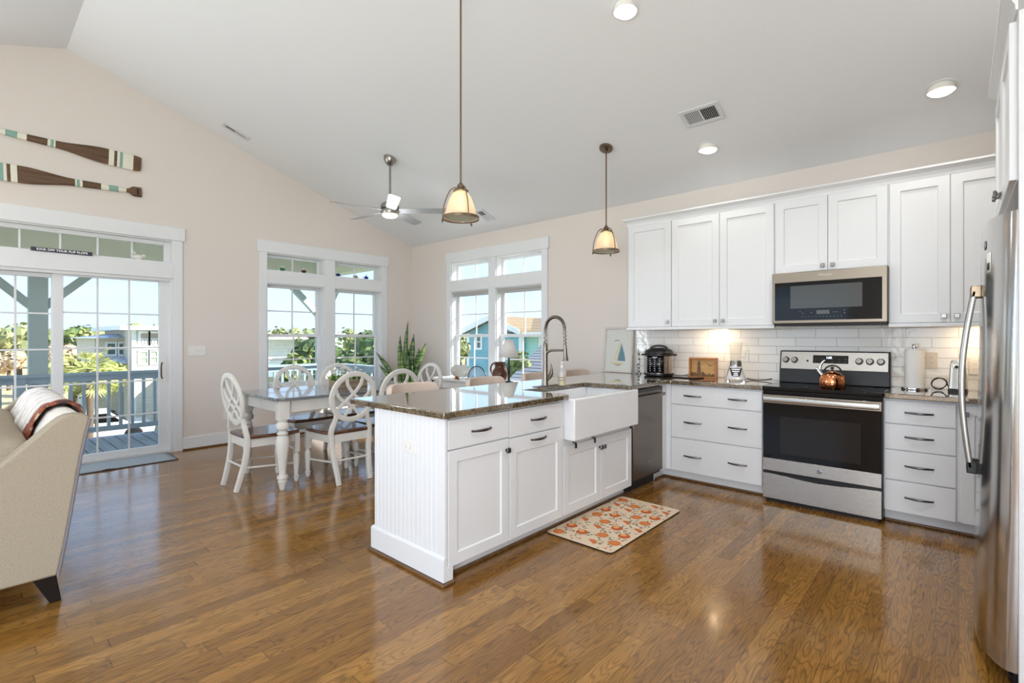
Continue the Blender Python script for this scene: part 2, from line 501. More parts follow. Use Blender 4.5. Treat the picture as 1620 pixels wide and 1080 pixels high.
def mat_wood(name, c1, c2, rough=0.35, scale=(2, 30, 30), coat=0.0):
    m, t, bs = new_mat(name)
    tc = N(t, 'ShaderNodeTexCoord'); mp = N(t, 'ShaderNodeMapping'); mp.inputs['Scale'].default_value = scale
    t.links.new(tc.outputs['Object'], mp.inputs[0])
    nz = N(t, 'ShaderNodeTexNoise'); nz.inputs['Scale'].default_value = 1.0; nz.inputs['Detail'].default_value = 6; nz.inputs['Distortion'].default_value = 0.6
    t.links.new(mp.outputs[0], nz.inputs['Vector'])
    r = N(t, 'ShaderNodeValToRGB'); e = r.color_ramp.elements
    e[0].position = 0.32; e[0].color = lin(c1); e[1].position = 0.68; e[1].color = lin(c2)
    t.links.new(nz.outputs[0], r.inputs[0]); t.links.new(r.outputs[0], bs.inputs['Base Color'])
    bs.inputs['Roughness'].default_value = rough; bs.inputs['Coat Weight'].default_value = coat
    return m

def mat_weave(name, c1, c2, s=420, rough=0.9):
    m, t, bs = new_mat(name)
    tc = N(t, 'ShaderNodeTexCoord')
    outs = []
    for sc in ((s, s * 0.25, s * 0.25), (s * 0.25, s * 0.25, s)):
        mp = N(t, 'ShaderNodeMapping'); mp.inputs['Scale'].default_value = sc; t.links.new(tc.outputs['Object'], mp.inputs[0])
        nz = N(t, 'ShaderNodeTexNoise'); nz.inputs['Scale'].default_value = 1; nz.inputs['Detail'].default_value = 2; t.links.new(mp.outputs[0], nz.inputs['Vector']); outs.append(nz.outputs[0])
    h = math_n(t, 'MULTIPLY', math_n(t, 'ADD', outs[0], outs[1]), 0.5)
    r = N(t, 'ShaderNodeValToRGB'); e = r.color_ramp.elements
    e[0].position = 0.36; e[0].color = lin(c1); e[1].position = 0.64; e[1].color = lin(c2)
    t.links.new(h, r.inputs[0]); t.links.new(r.outputs[0], bs.inputs['Base Color'])
    bp = N(t, 'ShaderNodeBump'); bp.inputs['Strength'].default_value = 0.25; bp.inputs['Distance'].default_value = 0.002
    t.links.new(h, bp.inputs['Height']); t.links.new(bp.outputs[0], bs.inputs['Normal'])
    bs.inputs['Roughness'].default_value = rough; bs.inputs['Specular IOR Level'].default_value = 0.2
    return m

M = {}
M['wall'] = pm('wall_paint', (222, 213, 206), 0.75, bump=0.03, bscale=220, spec=0.3)
M['ceiling'] = pm('ceiling_paint', (232, 233, 235), 0.85, bump=0.03, bscale=180, spec=0.2)
M['trim'] = pm('trim_paint', (226, 227, 229), 0.35, var=0.01)
M['cab'] = pm('cabinet_paint', (226, 227, 229), 0.32, var=0.01, vscale=2)
M['floor'] = mat_oak_floor()
M['shoe'] = mat_wood('shoe_moulding_oak', (92, 66, 40), (126, 92, 58), 0.35)
M['granite'] = mat_granite()
M['tile'] = mat_tile('subway_tile')
M['nickel'] = pm('satin_nickel', (158, 154, 149), 0.28, 1.0, rvar=0.02, vscale=8)
M['pewter'] = pm('dark_pewter', (104, 102, 102), 0.3, 1.0, rvar=0.06, vscale=40)
M['steel'] = pm('stainless_steel', (188, 184, 178), 0.28, 1.0, rvar=0.05, vscale=6, bump=0.004, bscale=1, stretch=(4, 4, 500))
M['steel_h'] = pm('brushed_steel', (176, 170, 162), 0.3, 1.0, rvar=0.05, vscale=6, bump=0.004, bscale=1, stretch=(500, 500, 4))
M['dark_steel'] = pm('dark_stainless', (122, 112, 104), 0.3, 1.0, rvar=0.05, vscale=5, bump=0.004, bscale=1, stretch=(4, 500, 500))
M['bronze_steel'] = pm('warm_grey_stainless', (150, 138, 124), 0.33, 1.0, rvar=0.05, vscale=6, bump=0.004, bscale=1, stretch=(4, 4, 500))
M['chrome'] = pm('chrome', (225, 225, 228), 0.08, 1.0, rvar=0.02)
M['black_glass'] = pm('black_glass', (8, 8, 9), 0.06, var=0.02, spec=0.4)
M['oven_window'] = pm('oven_window_glass', (34, 30, 27), 0.10, var=0.03, spec=0.4)
M['mw_window'] = pm('microwave_window_mesh', (74, 76, 74), 0.15, var=0.05, vscale=300, spec=0.6)
M['black'] = pm('black_plastic', (16, 16, 17), 0.4, var=0.05)
M['faucet'] = pm('brushed_faucet_nickel', (134, 126, 117), 0.32, 1.0, rvar=0.05, vscale=40)
M['charcoal'] = pm('charcoal_enamel', (20, 20, 21), 0.35, var=0.05)
M['porcelain'] = pm('white_porcelain', (232, 233, 235), 0.12, var=0.005)
M['plate'] = pm('white_plastic', (230, 228, 224), 0.35, var=0.01)
M['slot'] = pm('outlet_slot', (40, 40, 40), 0.6, var=0.02)
M['pane'] = mat_glass('window_glass', (0.985, 0.99, 0.99), 0.05)
M['lens'] = pm('lamp_lens', (255, 248, 235), 0.5, emit=(255, 244, 224), estr=6.0, var=0.005)
M['can'] = pm('can_reflector', (235, 232, 225), 0.4, var=0.01)
M['vent'] = pm('vent_metal', (214, 215, 217), 0.45, var=0.01)
M['vent_dark'] = pm('vent_duct', (44, 44, 46), 0.8, var=0.05)
M['brass'] = pm('aged_nickel_brass', (128, 112, 94), 0.3, 1.0, rvar=0.06, vscale=30)
M['white_leg'] = pm('antique_white_paint', (214, 211, 205), 0.42, var=0.05, vscale=14)
M['seat_wood'] = mat_wood('walnut_seat', (58, 34, 20), (104, 66, 42), 0.2, (26, 2.5, 26), coat=0.3)
M['table_wood'] = mat_wood('grey_washed_table', (84, 88, 94), (132, 134, 138), 0.16, (34, 2.2, 34), coat=0.5)
M['black_wood'] = pm('black_stained_wood', (26, 23, 24), 0.35, var=0.1)
M['linen'] = mat_weave('oatmeal_linen', (146, 135, 118), (172, 160, 142), 900)
M['linen_lit'] = mat_weave('lit_linen', (206, 200, 192), (224, 220, 212), 900)  # paler copy of the linen: bright light on the sofa back put into colour
M['piping'] = pm('grey_piping', (120, 116, 122), 0.8, var=0.08)
# =================================================================== ROOM SHELL
XG, YW, XR_, YB = -6.65, 4.926, 0.95, -3.53
EAVE, SLOPE, YRIDGE = 2.775, 0.336, 0.70
def ceil_z(y): return EAVE + SLOPE * (YW - y) if y >= YRIDGE else EAVE + SLOPE * (YW - YRIDGE) - SLOPE * (YRIDGE - y)
TH = 0.16

mb = MB(); mb.box(XG, XR_, YB, YW, -0.12, 0.0); struct(mb.build('floor', M['floor']))

def wall_cells(mb, us, zs, holes, fn):
    """boxes of a wall grid except the holes; fn(u0,u1,z0,z1) adds one"""
    for i in range(len(us) - 1):
        for j in range(len(zs) - 1):
            u, z = (us[i] + us[i + 1]) / 2, (zs[j] + zs[j + 1]) / 2
            if any(h[0] < u < h[1] and h[2] < z < h[3] for h in holes): continue
            fn(us[i], us[i + 1], zs[j], zs[j + 1])

def make_wall(name, holes, u_lo, u_hi, top, plane, gable=False):
    mb = MB()
    us = sorted(set([u_lo, u_hi] + [h[0] for h in holes] + [h[1] for h in holes]))
    zs = sorted(set([-0.12, top] + [h[2] for h in holes] + [h[3] for h in holes]))
    if plane == 'left': fn = lambda a, b, c, d: mb.box(XG - TH, XG, a, b, c, d)
    elif plane == 'right': fn = lambda a, b, c, d: mb.box(a, b, YW, YW + TH, c, d)
    elif plane == 'back': fn = lambda a, b, c, d: mb.box(a, b, YB - TH, YB, c, d)
    else: fn = lambda a, b, c, d: mb.box(XR_, XR_ + TH, a, b, c, d)
    wall_cells(mb, us, zs, holes, fn)
    if gable:
        x0 = XG - TH if plane == 'left' else XR_
        mb.prism([(x0, u_lo, top), (x0, u_hi, top), (x0, u_hi, ceil_z(u_hi) + 0.02), (x0, YRIDGE, ceil_z(YRIDGE) + 0.02), (x0, u_lo, ceil_z(u_lo) + 0.02)], (TH, 0, 0))
    return struct(mb.build(name, M['wall']))

# gable window (left wall)  u = Y ; kitchen window (right wall) u = X
GL = (2.635, 3.42, 0.62, 2.01); GR = (3.575, 4.345, 0.62, 2.01)
GLT = (2.635, 3.42, 2.175, 2.405); GRT = (3.575, 4.345, 2.175, 2.405)
DO = (-0.27, 1.608, 0.0, 1.97); DOT = (-0.27, 1.608, 2.14, 2.405)
KL = (-5.67, -4.87, 0.62, 1.99); KR = (-4.735, -3.925, 0.62, 1.99)
KLT = (-5.67, -4.87, 2.145, 2.42); KRT = (-4.735, -3.925, 2.145, 2.42)
make_wall('wall_left', [GL, GR, GLT, GRT, DO, DOT, (-2.85, -1.05, 0.45, 2.45)], YB - TH, YW + TH, 2.62, 'left', True)
make_wall('wall_right', [KL, KR, KLT, KRT], XG, XR_ + TH, EAVE + 0.02, 'right')
make_wall('wall_back', [(-5.45, -1.75, 0.45, 2.45), (-1.0, 0.6, 0.45, 2.45)], XG, XR_ + TH, EAVE + 0.02, 'back')
make_wall('wall_side', [(-3.15, -0.85, 0.45, 2.45)], YB, YW, 2.62, 'side', True)

# backsplash tile on the kitchen wall
mb = MB()
mb.box(-2.62, XR_, YW - 0.011, YW, 0.914, 1.42)
struct(mb.build('trim_1', M['tile']))

# ceiling with real round openings for the recessed lights and return vents
CANS = [(-1.623, 2.907), (-0.087, 4.372), (-1.632, 4.373)]
def make_ceiling():
    mb = MB(); t = 0.15
    y0, y1 = YB - TH, YW + TH
    poly = [(XG - TH, y0, ceil_z(y0)), (XG - TH, YRIDGE, ceil_z(YRIDGE)), (XG - TH, y1, ceil_z(y1)),
            (XG - TH, y1, ceil_z(y1) + t), (XG - TH, YRIDGE, ceil_z(YRIDGE) + t), (XG - TH, y0, ceil_z(y0) + t)]
    mb.prism(poly, (XR_ - XG + 2 * TH, 0, 0))
    o = mb.build('ceiling', M['ceiling'])
    cut = MB()
    for x, y in CANS: cut.lathe([(0.074, -0.3), (0.074, 0.4)], (x, y, ceil_z(y)), 40)
    c = cut.build('cutter', M['ceiling'])
    md = o.modifiers.new('b', 'BOOLEAN'); md.object = c; md.operation = 'DIFFERENCE'; md.solver = 'EXACT'
    dg = bpy.context.evaluated_depsgraph_get(); dg.update()
    me = bpy.data.meshes.new_from_object(o.evaluated_get(dg))
    o.modifiers.clear(); o.data = me
    bpy.data.objects.remove(c)
    for p in me.polygons: p.use_smooth = False
    return struct(o)
make_ceiling()

# recessed lights
def slope_M(x, y, up=0.0):
    a = math.atan(SLOPE)
    return Matrix.Translation((x, y, ceil_z(y) + up)) @ Matrix.Rotation(-a, 4, 'X')
LBL = ['recessed ceiling light at the top edge, nearest the camera', 'recessed ceiling light nearest the refrigerator cabinet', 'recessed ceiling light beside the square ceiling vent']
for (x, y), lb in zip(CANS, LBL):
    t = thing('recessed_light', lb, 'ceiling light', (x, y, ceil_z(y)), 0, 'recessed lights over the kitchen')
    mb = MB(); mb.lathe([(0.092, 0.0), (0.091, -0.005), (0.076, -0.007), (0.0735, -0.002), (0.0735, 0.006), (0.092, 0.0)], (0, 0, 0), 40, caps=False)
    mb.xform(slope_M(x, y)); mb.build('trim_ring', M['trim'], t, smooth=40)
    mb = MB(); mb.lathe([(0.0735, -0.02), (0.0735, 0.10), (0.055, 0.125), (0.0, 0.125)], (x, y, ceil_z(y)), 40)
    mb.f = [f for f in mb.f if len(f) < 10]; mb.m = [0] * len(mb.f)
    mb.build('reflector_can', M['can'], t, smooth=40)
    mb = MB(); mb.lathe([(0.0, 0.118), (0.052, 0.118), (0.058, 0.085), (0.05, 0.07), (0.0, 0.066)], (x, y, ceil_z(y)), 32)
    mb.build('bulb', M['lens'], t, smooth=40)
    add_light('recessed_or_fill_lamp', 'SPOT', (x, y, ceil_z(y) + 0.045), aim((0, 0, -1)), 16, (1.0, 0.95, 0.88), spot_size=math.radians(110), spot_blend=0.6, shadow_soft_size=0.045)

# spots added out of view, without fixtures, to brighten living area and kitchen
for x, y, w_ in ((-3.6, -1.6, 22), (-1.2, -1.2, 14), (-5.3, -1.0, 26), (-0.09, 2.9, 62), (-0.09, 1.4, 22), (-1.62, 1.4, 8)):
    add_light('recessed_or_fill_lamp', 'SPOT', (x, y, ceil_z(y) - 0.03), aim((0, 0, -1)), w_, (1.0, 0.97, 0.93), spot_size=math.radians(150), spot_blend=0.6, shadow_soft_size=0.06)

# ceiling vents
def vent(x, y, w, l, lb, rot=0, bars='x', dark_half=True):
    t = thing('ceiling_vent', lb, 'vent', (x, y, ceil_z(y)), 0, 'ceiling vents')
    Mx = slope_M(x, y) @ Matrix.Rotation(rot, 4, 'Z')
    fr = 0.032
    mb = MB()
    a, b = w / 2, l / 2
    mb.box(-a, a, -b, -b + fr, -0.012, 0.0); mb.box(-a, a, b - fr, b, -0.012, 0.0)
    mb.box(-a, -a + fr, -b + fr, b - fr, -0.012, 0.0); mb.box(a - fr, a, -b + fr, b - fr, -0.012, 0.0)
    if dark_half: mb.box(-0.006, 0.006, -b + fr, b - fr, -0.012, 0.0)
    mb.xform(Mx); mb.build('frame', M['vent'], t, bevel=0.003)
    mb = MB(); mb.box(-a + fr, a - fr, -b + fr, b - fr, -0.003, -0.001); mb.xform(Mx); mb.build('duct_opening', M['vent_dark'], t)
    mb = MB(); n = 18
    for k in range(n):
        u = -a + fr + (k + 0.5) * (w - 2 * fr) / n
        s0 = len(mb.v); mb.box(-0.0007, 0.0007, -b + fr, b - fr, -0.0045, 0.0045)
        ang = math.radians(38 if u < 0 else -38)
        mb.xform(Matrix.Translation((u, 0, -0.0075)) @ Matrix.Rotation(ang, 4, 'Y'), s0)
    mb.xform(Mx); mb.build('louvres', M['vent'], t)
vent(-1.535, 3.98, 0.31, 0.20, 'square white ceiling vent above the kitchen, beside the recessed light')
vent(-6.275, 2.145, 0.30, 0.115, 'narrow white ceiling vent near the gable wall', rot=math.radians(90))
vent(-4.588, 4.559, 0.27, 0.16, 'small white ceiling vent behind the hanging pendant, near the kitchen wall', rot=math.radians(90))

# ------------------------------------------------------------------ windows
def mapper(plane):
    if plane == 'left': return lambda u, z, d: (XG - d, u, z)
    return lambda u, z, d: (u, YW + d, z)
def ubox(mb, P, u0, u1, z0, z1, d0, d1, m=0):
    a = P(u0, z0, d0); b = P(u1, z1, d1)
    mb.box(min(a[0], b[0]), max(a[0], b[0]), min(a[1], b[1]), max(a[1], b[1]), min(a[2], b[2]), max(a[2], b[2]), m)
def sash(P, root, op, cols, rows, st=0.042, d=0.085, bot=0.05, name='sash', top=None, mun=0.017, pane_d=None, sides=None):
    u0, u1, z0, z1 = op
    top = st if top is None else top
    sl, sr = (st, st) if sides is None else sides
    mb = MB()
    ubox(mb, P, u0, u0 + sl, z0, z1, d, d + 0.04); ubox(mb, P, u1 - sr, u1, z0, z1, d, d + 0.04)
    ubox(mb, P, u0 + sl, u1 - sr, z0, z0 + bot, d, d + 0.04); ubox(mb, P, u0 + sl, u1 - sr, z1 - top, z1, d, d + 0.04)
    gu0, gu1, gz0, gz1 = u0 + sl, u1 - sr, z0 + bot, z1 - top
    for k in range(1, cols):
        u = gu0 + (gu1 - gu0) * k / cols; ubox(mb, P, u - mun / 2, u + mun / 2, gz0, gz1, d + 0.012, d + 0.03)
    for k in range(1, rows):
        z = gz0 + (gz1 - gz0) * k / rows; ubox(mb, P, gu0, gu1, z - mun / 2, z + mun / 2, d + 0.0125, d + 0.0295)
    s = mb.build(name, M['trim'], root, bevel=0.003)
    mp = MB(); ubox(mp, P, gu0 - 0.005, gu1 + 0.005, gz0 - 0.005, gz1 + 0.005, d + 0.019, d + 0.023)
    mp.build('pane', M['pane'], s)
    return s
def jamb(P, root, op, depth=0.16):
    u0, u1, z0, z1 = op; mb = MB(); t = 0.012
    ubox(mb, P, u0, u0 + t, z0, z1, 0.0, depth); ubox(mb, P, u1 - t, u1, z0, z1, 0.0, depth)
    ubox(mb, P, u0 + t, u1 - t, z0, z0 + t, 0.0, depth); ubox(mb, P, u0 + t, u1 - t, z1 - t, z1, 0.0, depth)
    return mb
def window_unit(name, plane, L, R, LT, RT, hdr, side, shade=False):
    P = mapper(plane); rt = struct_root(name)
    mb = MB(); C0 = -0.020
    sl, sr = side
    ubox(mb, P, hdr[0], hdr[1], hdr[2], hdr[3], -0.028, 0)
    ubox(mb, P, sl, L[0], 0.50, hdr[2], C0, 0); ubox(mb, P, R[1], sr, 0.50, hdr[2], C0, 0)
    ubox(mb, P, L[1], R[0], 0.50, hdr[2], C0, 0)
    for a, b in ((L, LT), (R, RT)):
        ubox(mb, P, a[0], a[1], a[3], b[2], C0, 0); ubox(mb, P, a[0], a[1], 0.50, a[2] - 0.03, C0, 0)
    mb.build('casing', M['trim'], rt, bevel=0.003)
    mb = MB(); ubox(mb, P, sl - 0.02, sr + 0.02, L[2] - 0.03, L[2], -0.06, 0.03); mb.build('sill', M['trim'], rt, bevel=0.004)
    for op in (L, R, LT, RT): jamb(P, rt, op).build('jamb', M['trim'], rt)
    for op in (LT, RT): sash(P, rt, (op[0] + 0.012, op[1] - 0.012, op[2] + 0.012, op[3] - 0.012), 2, 1, st=0.03, d=0.11, bot=0.012, top=0.03, name='transom_sash')
    for op in (L, R):
        zm = 1.33
        sash(P, rt, (op[0] + 0.012, op[1] - 0.012, zm - 0.02, op[3] - 0.012), 2, 2, d=0.118, bot=0.04, name='upper_sash', top=0.035)
        sash(P, rt, (op[0] + 0.012, op[1] - 0.012, op[2] + 0.012, zm + 0.02), 2, 2, d=0.076, bot=0.07, top=0.04, name='lower_sash')
    if shade:
        for op in (L, R):
            mb = MB()
            ubox(mb, P, op[0] + 0.015, op[1] - 0.015, op[3] - 0.045, op[3] - 0.012, 0.005, 0.045)
            s = mb.build('roller_shade', SHADE, rt, bevel=0.004)
            mb = MB(); ubox(mb, P, op[0] + 0.02, op[1] - 0.02, op[3] - 0.085, op[3] - 0.045, 0.02, 0.03); mb.build('shade_hem', SHADE, s)
    return rt
SHADE = pm('shade_fabric', (176, 174, 172), 0.85, var=0.03, vscale=60)
window_unit('window_1', 'left', GL, GR, GLT, GRT, (2.513, 4.473, 2.405, 2.557), (2.54, 4.445))
window_unit('window_2', 'right', KL, KR, KLT, KRT, (-5.78, -3.81, 2.42, 2.567), (-5.76, -3.832), True)

# ------------------------------------------------------------------ sliding door with transom
P = mapper('left'); dr = struct_root('door_1')
mb = MB()
ubox(mb, P, -0.39, 1.721, 2.405, 2.557, -0.028, 0)
ubox(mb, P, -0.36, -0.27, 0, 2.405, -0.02, 0); ubox(mb, P, 1.608, 1.697, 0, 2.405, -0.02, 0)
ubox(mb, P, -0.27, 1.608, 1.97, 2.14, -0.02, 0)
mb.build('casing', M['trim'], dr, bevel=0.003)
mb = MB(); t_ = 0.03
ubox(mb, P, -0.27, -0.27 + t_, 0.02, 1.97, 0, 0.15); ubox(mb, P, 1.608 - t_, 1.608, 0.02, 1.97, 0, 0.15); ubox(mb, P, -0.27 + t_, 1.608 - t_, 1.94, 1.97, 0, 0.15)
ubox(mb, P, -0.27, 1.608, 0.0, 0.03, -0.0, 0.16)
mb.build('door_frame', M['trim'], dr, bevel=0.002)
jamb(P, dr, DOT).build('transom_jamb', M['trim'], dr)
# transom: seven panes
sash(P, dr, (-0.255, 1.596, 2.15, 2.393), 6, 1, st=0.04, d=0.06, bot=0.014, top=0.042, name='transom_sash', sides=(0.04, 0.06))
s1 = sash(P, dr, (-0.24, 0.665, 0.03, 1.94), 3, 5, st=0.075, d=0.095, bot=0.075, top=0.04, name='fixed_panel', sides=(0.075, 0.07))
s2 = sash(P, dr, (0.60, 1.582, 0.03, 1.945), 3, 5, st=0.08, d=0.045, bot=0.06, top=0.02, name='sliding_panel', sides=(0.082, 0.098))
mb = MB()
pl = P(1.535, 0.93, 0.043)
mb.box(pl[0] - 0.002, pl[0] + 0.006, 1.515, 1.557, 0.80, 1.06)
hd = mb.build('handle_plate', M['plate'], s2, bevel=0.003)
mb = MB(); mb.tube(smoothpath([(pl[0] + 0.004, 1.516, 1.02), (pl[0] + 0.03, 1.50, 1.0), (pl[0] + 0.045, 1.494, 0.93), (pl[0] + 0.03, 1.50, 0.86), (pl[0] + 0.004, 1.516, 0.84)], 5), 0.006, 8)
mb.build('pull_handle', M['black'], hd, smooth=50)

# ------------------------------------------------------------------ baseboards and shoe moulding
mb = MB(); mb.box(XG, XG + 0.016, 1.697, YW, 0.0, 0.145); mb.box(XG, XG + 0.016, YB, -0.36, 0, 0.145)
b = struct(mb.build('baseboard_left', M['trim'], bevel=0.003))
mb = MB(); mb.box(XG + 0.016, XG + 0.032, 1.697, YW - 0.016, 0.0, 0.018); struct(mb.build('trim_2', M['shoe'], bevel=0.005))
mb = MB(); mb.box(XG + 0.016, -2.70, YW - 0.016, YW, 0.0, 0.145); struct(mb.build('baseboard_right', M['trim'], bevel=0.003))
# =================================================================== KITCHEN
class Front:
    """local frame of a cabinet front: a along the run, z up, c out of the face"""
    def __init__(s, o, u, w):
        s.o = Vector(o); s.u = Vector(u); s.w = Vector(w)
    def __call__(s, a, z, c): return s.o + s.u * a + Vector((0, 0, 1)) * z + s.w * c
def fbox(mb, F, a0, a1, z0, z1, c0, c1, m=0):
    p = F(a0, z0, c0); q = F(a1, z1, c1)
    mb.box(min(p.x, q.x), max(p.x, q.x), min(p.y, q.y), max(p.y, q.y), min(p.z, q.z), max(p.z, q.z), m)
def shaker(F, root, a0, a1, z0, z1, name='door', rail=0.062, t=0.02, mat=None, rail_top=None):
    """frame-and-panel door: one mesh"""
    mb = MB(); rt = rail if rail_top is None else rail_top
    o = [(a0, z0), (a1, z0), (a1, z1), (a0, z1)]
    i1 = [(a0 + rail, z0 + rail), (a1 - rail, z0 + rail), (a1 - rail, z1 - rt), (a0 + rail, z1 - rt)]
    k = 0.006
    i2 = [(a0 + rail + k, z0 + rail + k), (a1 - rail - k, z0 + rail + k), (a1 - rail - k, z1 - rt - k), (a0 + rail + k, z1 - rt - k)]
    loops = [[F(a, z, 0) for a, z in o], [F(a, z, t - 0.002) for a, z in o],
             [F(a + (0.002 if a == a0 else -0.002), z + (0.002 if z == z0 else -0.002), t) for a, z in o],
             [F(a, z, t) for a, z in i1], [F(a, z, t - 0.009) for a, z in i2]]
    vs = [p for l in loops for p in l]; fs = [[3, 2, 1, 0]]
    for l in range(4):
        for j in range(4):
            fs.append([l * 4 + j, l * 4 + (j + 1) % 4, (l + 1) * 4 + (j + 1) % 4, (l + 1) * 4 + j])
    fs.append([16, 17, 18, 19])
    mb.add(vs, fs)
    return mb.build(name, mat or M['cab'], root)
def slab(F, root, a0, a1, z0, z1, name='drawer', t=0.02, mat=None):
    mb = MB(); fbox(mb, F, a0, a1, z0, z1, 0, t)
    return mb.build(name, mat or M['cab'], root, bevel=0.002)
def pull(F, part, a, z, w=0.15, t=0.02, mat=None):
    """low arched bar pull"""
    mb = MB(); h = w / 2
    pts = [F(a - h + w * k / 12, z, t + 0.008 + 0.020 * math.sin(math.pi * k / 12) ** 0.8) for k in range(13)]
    sc = [0.75 + 0.45 * math.sin(math.pi * k / 12) for k in range(13)]
    mb.sweep(pts, rect_sec(0.008, 0.013, 0.0035), up=(0, 0, 1), scale=sc)
    for s_ in (-1, 1):
        p = F(a + s_ * (h - 0.004), z, t); mb.tube([p, F(a + s_ * (h - 0.004), z, t + 0.011)], 0.0062, 8)
    return mb.build('handle', mat or M['pewter'], part, smooth=50)
def knob(F, part, a, z, t=0.02, mat=None):
    mb = MB()
    mb.tube([F(a, z, t), F(a, z, t + 0.004), F(a, z, t + 0.006), F(a, z, t + 0.016)], 0.0065, 10, scale=[1.5, 1.4, 1, 1])
    h = 0.0155
    lo = [[F(a + u * q, z + v * q, t + c) for u, v in rect_sec(2 * h, 2 * h, 0.005)] for q, c in ((0.6, 0.014), (1, 0.018), (1, 0.023), (0.82, 0.027))]
    n = len(lo[0]); vs = [p for l in lo for p in l]; fs = [list(range(n))[::-1], [3 * n + i for i in range(n)]]
    for l in range(3):
        for j in range(n): fs.append([l * n + j, l * n + (j + 1) % n, (l + 1) * n + (j + 1) % n, (l + 1) * n + j])
    mb.add(vs, fs)
    return mb.build('knob', mat or M['pewter'], part, smooth=35)

# ------------------------------------------------------------------ peninsula (faces +X)
PX = -2.013          # carcass front plane; fronts stand 20 mm proud of it
FP = Front((PX, 0, 0), (0, 1, 0), (1, 0, 0))
def carcass_pen(root, y0, y1, z0=0.10, z1=0.876):
    mb = MB(); mb.box(-2.62, PX, y0, y1, z0, z1); mb.build('carcass', M['cab'], root)
    mb = MB(); mb.box(-2.62, PX - 0.058, y0, y1, 0.0, 0.10); tk = mb.build('toe_kick', M['cab'], root)
    mb = MB(); mb.box(PX - 0.058, PX - 0.044, y0, y1, 0.0, 0.02); mb.build('shoe_moulding', M['shoe'], root, bevel=0.005)
c1 = thing('base_cabinet', 'white base cabinet with one drawer over one door, at the near end of the peninsula', 'cabinet', (PX, 1.945, 0), group='peninsula base cabinets')
carcass_pen(c1, 1.706, 2.19)
mb = MB(); mb.box(-2.006, -1.994, 1.706, 1.745, 0.018, 0.10); mb.box(-2.071, -2.006, 1.733, 1.745, 0.018, 0.10); mb.build('plinth_return', M['cab'], c1, bevel=0.002)
mb = MB(); mb.box(-1.994, -1.98, 1.679, 1.75, 0, 0.018); mb.build('shoe_moulding', M['shoe'], c1, bevel=0.005)
d = slab(FP, c1, 1.711, 2.183, 0.708, 0.864); pull(FP, d, 1.952, 0.785)
d = shaker(FP, c1, 1.711, 2.183, 0.088, 0.70); knob(FP, d, 2.160, 0.634)
c2 = thing('base_cabinet', 'white peninsula base cabinet with two stacked bar pulls, left of the sink', 'cabinet', (PX, 2.455, 0), group='peninsula base cabinets')
carcass_pen(c2, 2.19, 2.728)
d = slab(FP, c2, 2.191, 2.712, 0.702, 0.864); pull(FP, d, 2.461, 0.785)
d = shaker(FP, c2, 2.191, 2.724, 0.088, 0.694, rail_top=0.09); pull(FP, d, 2.461, 0.660)
c3 = thing('sink_base_cabinet', 'white sink base cabinet with two doors under the farmhouse sink', 'cabinet', (PX, 3.21, 0))
mb = MB(); mb.box(-2.62, PX, 2.728, 3.68, 0.10, 0.595); mb.box(-2.62, PX, 2.728, 2.762, 0.595, 0.87); mb.box(-2.62, PX, 3.668, 3.68, 0.595, 0.87); mb.build('carcass', M['cab'], c3)
mb = MB(); mb.box(-2.62, PX - 0.058, 2.728, 3.68, 0, 0.10); mb.build('toe_kick', M['cab'], c3)
mb = MB(); mb.box(PX - 0.058, PX - 0.044, 2.728, 3.68, 0, 0.02); mb.build('shoe_moulding', M['shoe'], c3, bevel=0.005)
d = shaker(FP, c3, 2.734, 3.203, 0.088, 0.556); knob(FP, d, 3.185, 0.484)
d2 = shaker(FP, c3, 3.208, 3.674, 0.088, 0.556); knob(FP, d2, 3.230, 0.484)
# over-door hooks hanging on the left sink door
for a in (2.872, 3.115):
    mb = MB(); mb.sweep([FP(a, 0.566, -0.002), FP(a, 0.566, 0.023), FP(a, 0.545, 0.027), FP(a, 0.528, 0.027)], rect_sec(0.003, 0.02), up=(0, 1, 0)); mb.build('over_door_hook', M['black'], d)

# beadboard end panel with plinth
ep = thing('end_panel', 'white beadboard end panel of the peninsula', 'panel', (-2.33, 1.69, 0))
prof = []; x = -2.655; n = 15; w = 0.62 / n
prof.append((-2.655, 1.705))
xs = -2.655 + 0.03
prof += [(-2.655, 1.690), (xs, 1.690)]
xx = xs; n = 15; w = (-2.03 - xs) / n
for k in range(n):
    prof += [(xx + 0.0005, 1.6905), (xx + 0.003, 1.6932), (xx + 0.006, 1.6905), (xx + w, 1.6905)]
    xx += w
prof += [(-1.995, 1.690), (-1.995, 1.705)]
mb = MB(); mb.prism([(a, b, 0.14) for a, b in prof], (0, 0, 0.735)); mb.build('beadboard', M['cab'], ep)
mb = MB(); mb.box(-2.68, -1.994, 1.678, 1.705, 0.018, 0.138)
mb.prism([(-2.68, 1.678, 0.138), (-1.994, 1.678, 0.138), (-1.994, 1.69, 0.15), (-2.68, 1.69, 0.15)], (0, 0.015, 0)); mb.build('plinth', M['cab'], ep, bevel=0.002)
mb = MB(); mb.box(-2.694, -1.98, 1.664, 1.678, 0, 0.018); mb.build('shoe_moulding', M['shoe'], ep, bevel=0.005)
mb = MB(); mb.box(-2.655, -2.64, 1.707, 4.90, 0, 0.876); tag(mb.build('back_panel', M['cab'], loc=(-2.65, 3.3, 0)), 'white back panel of the peninsula, behind the bar stools', 'panel')

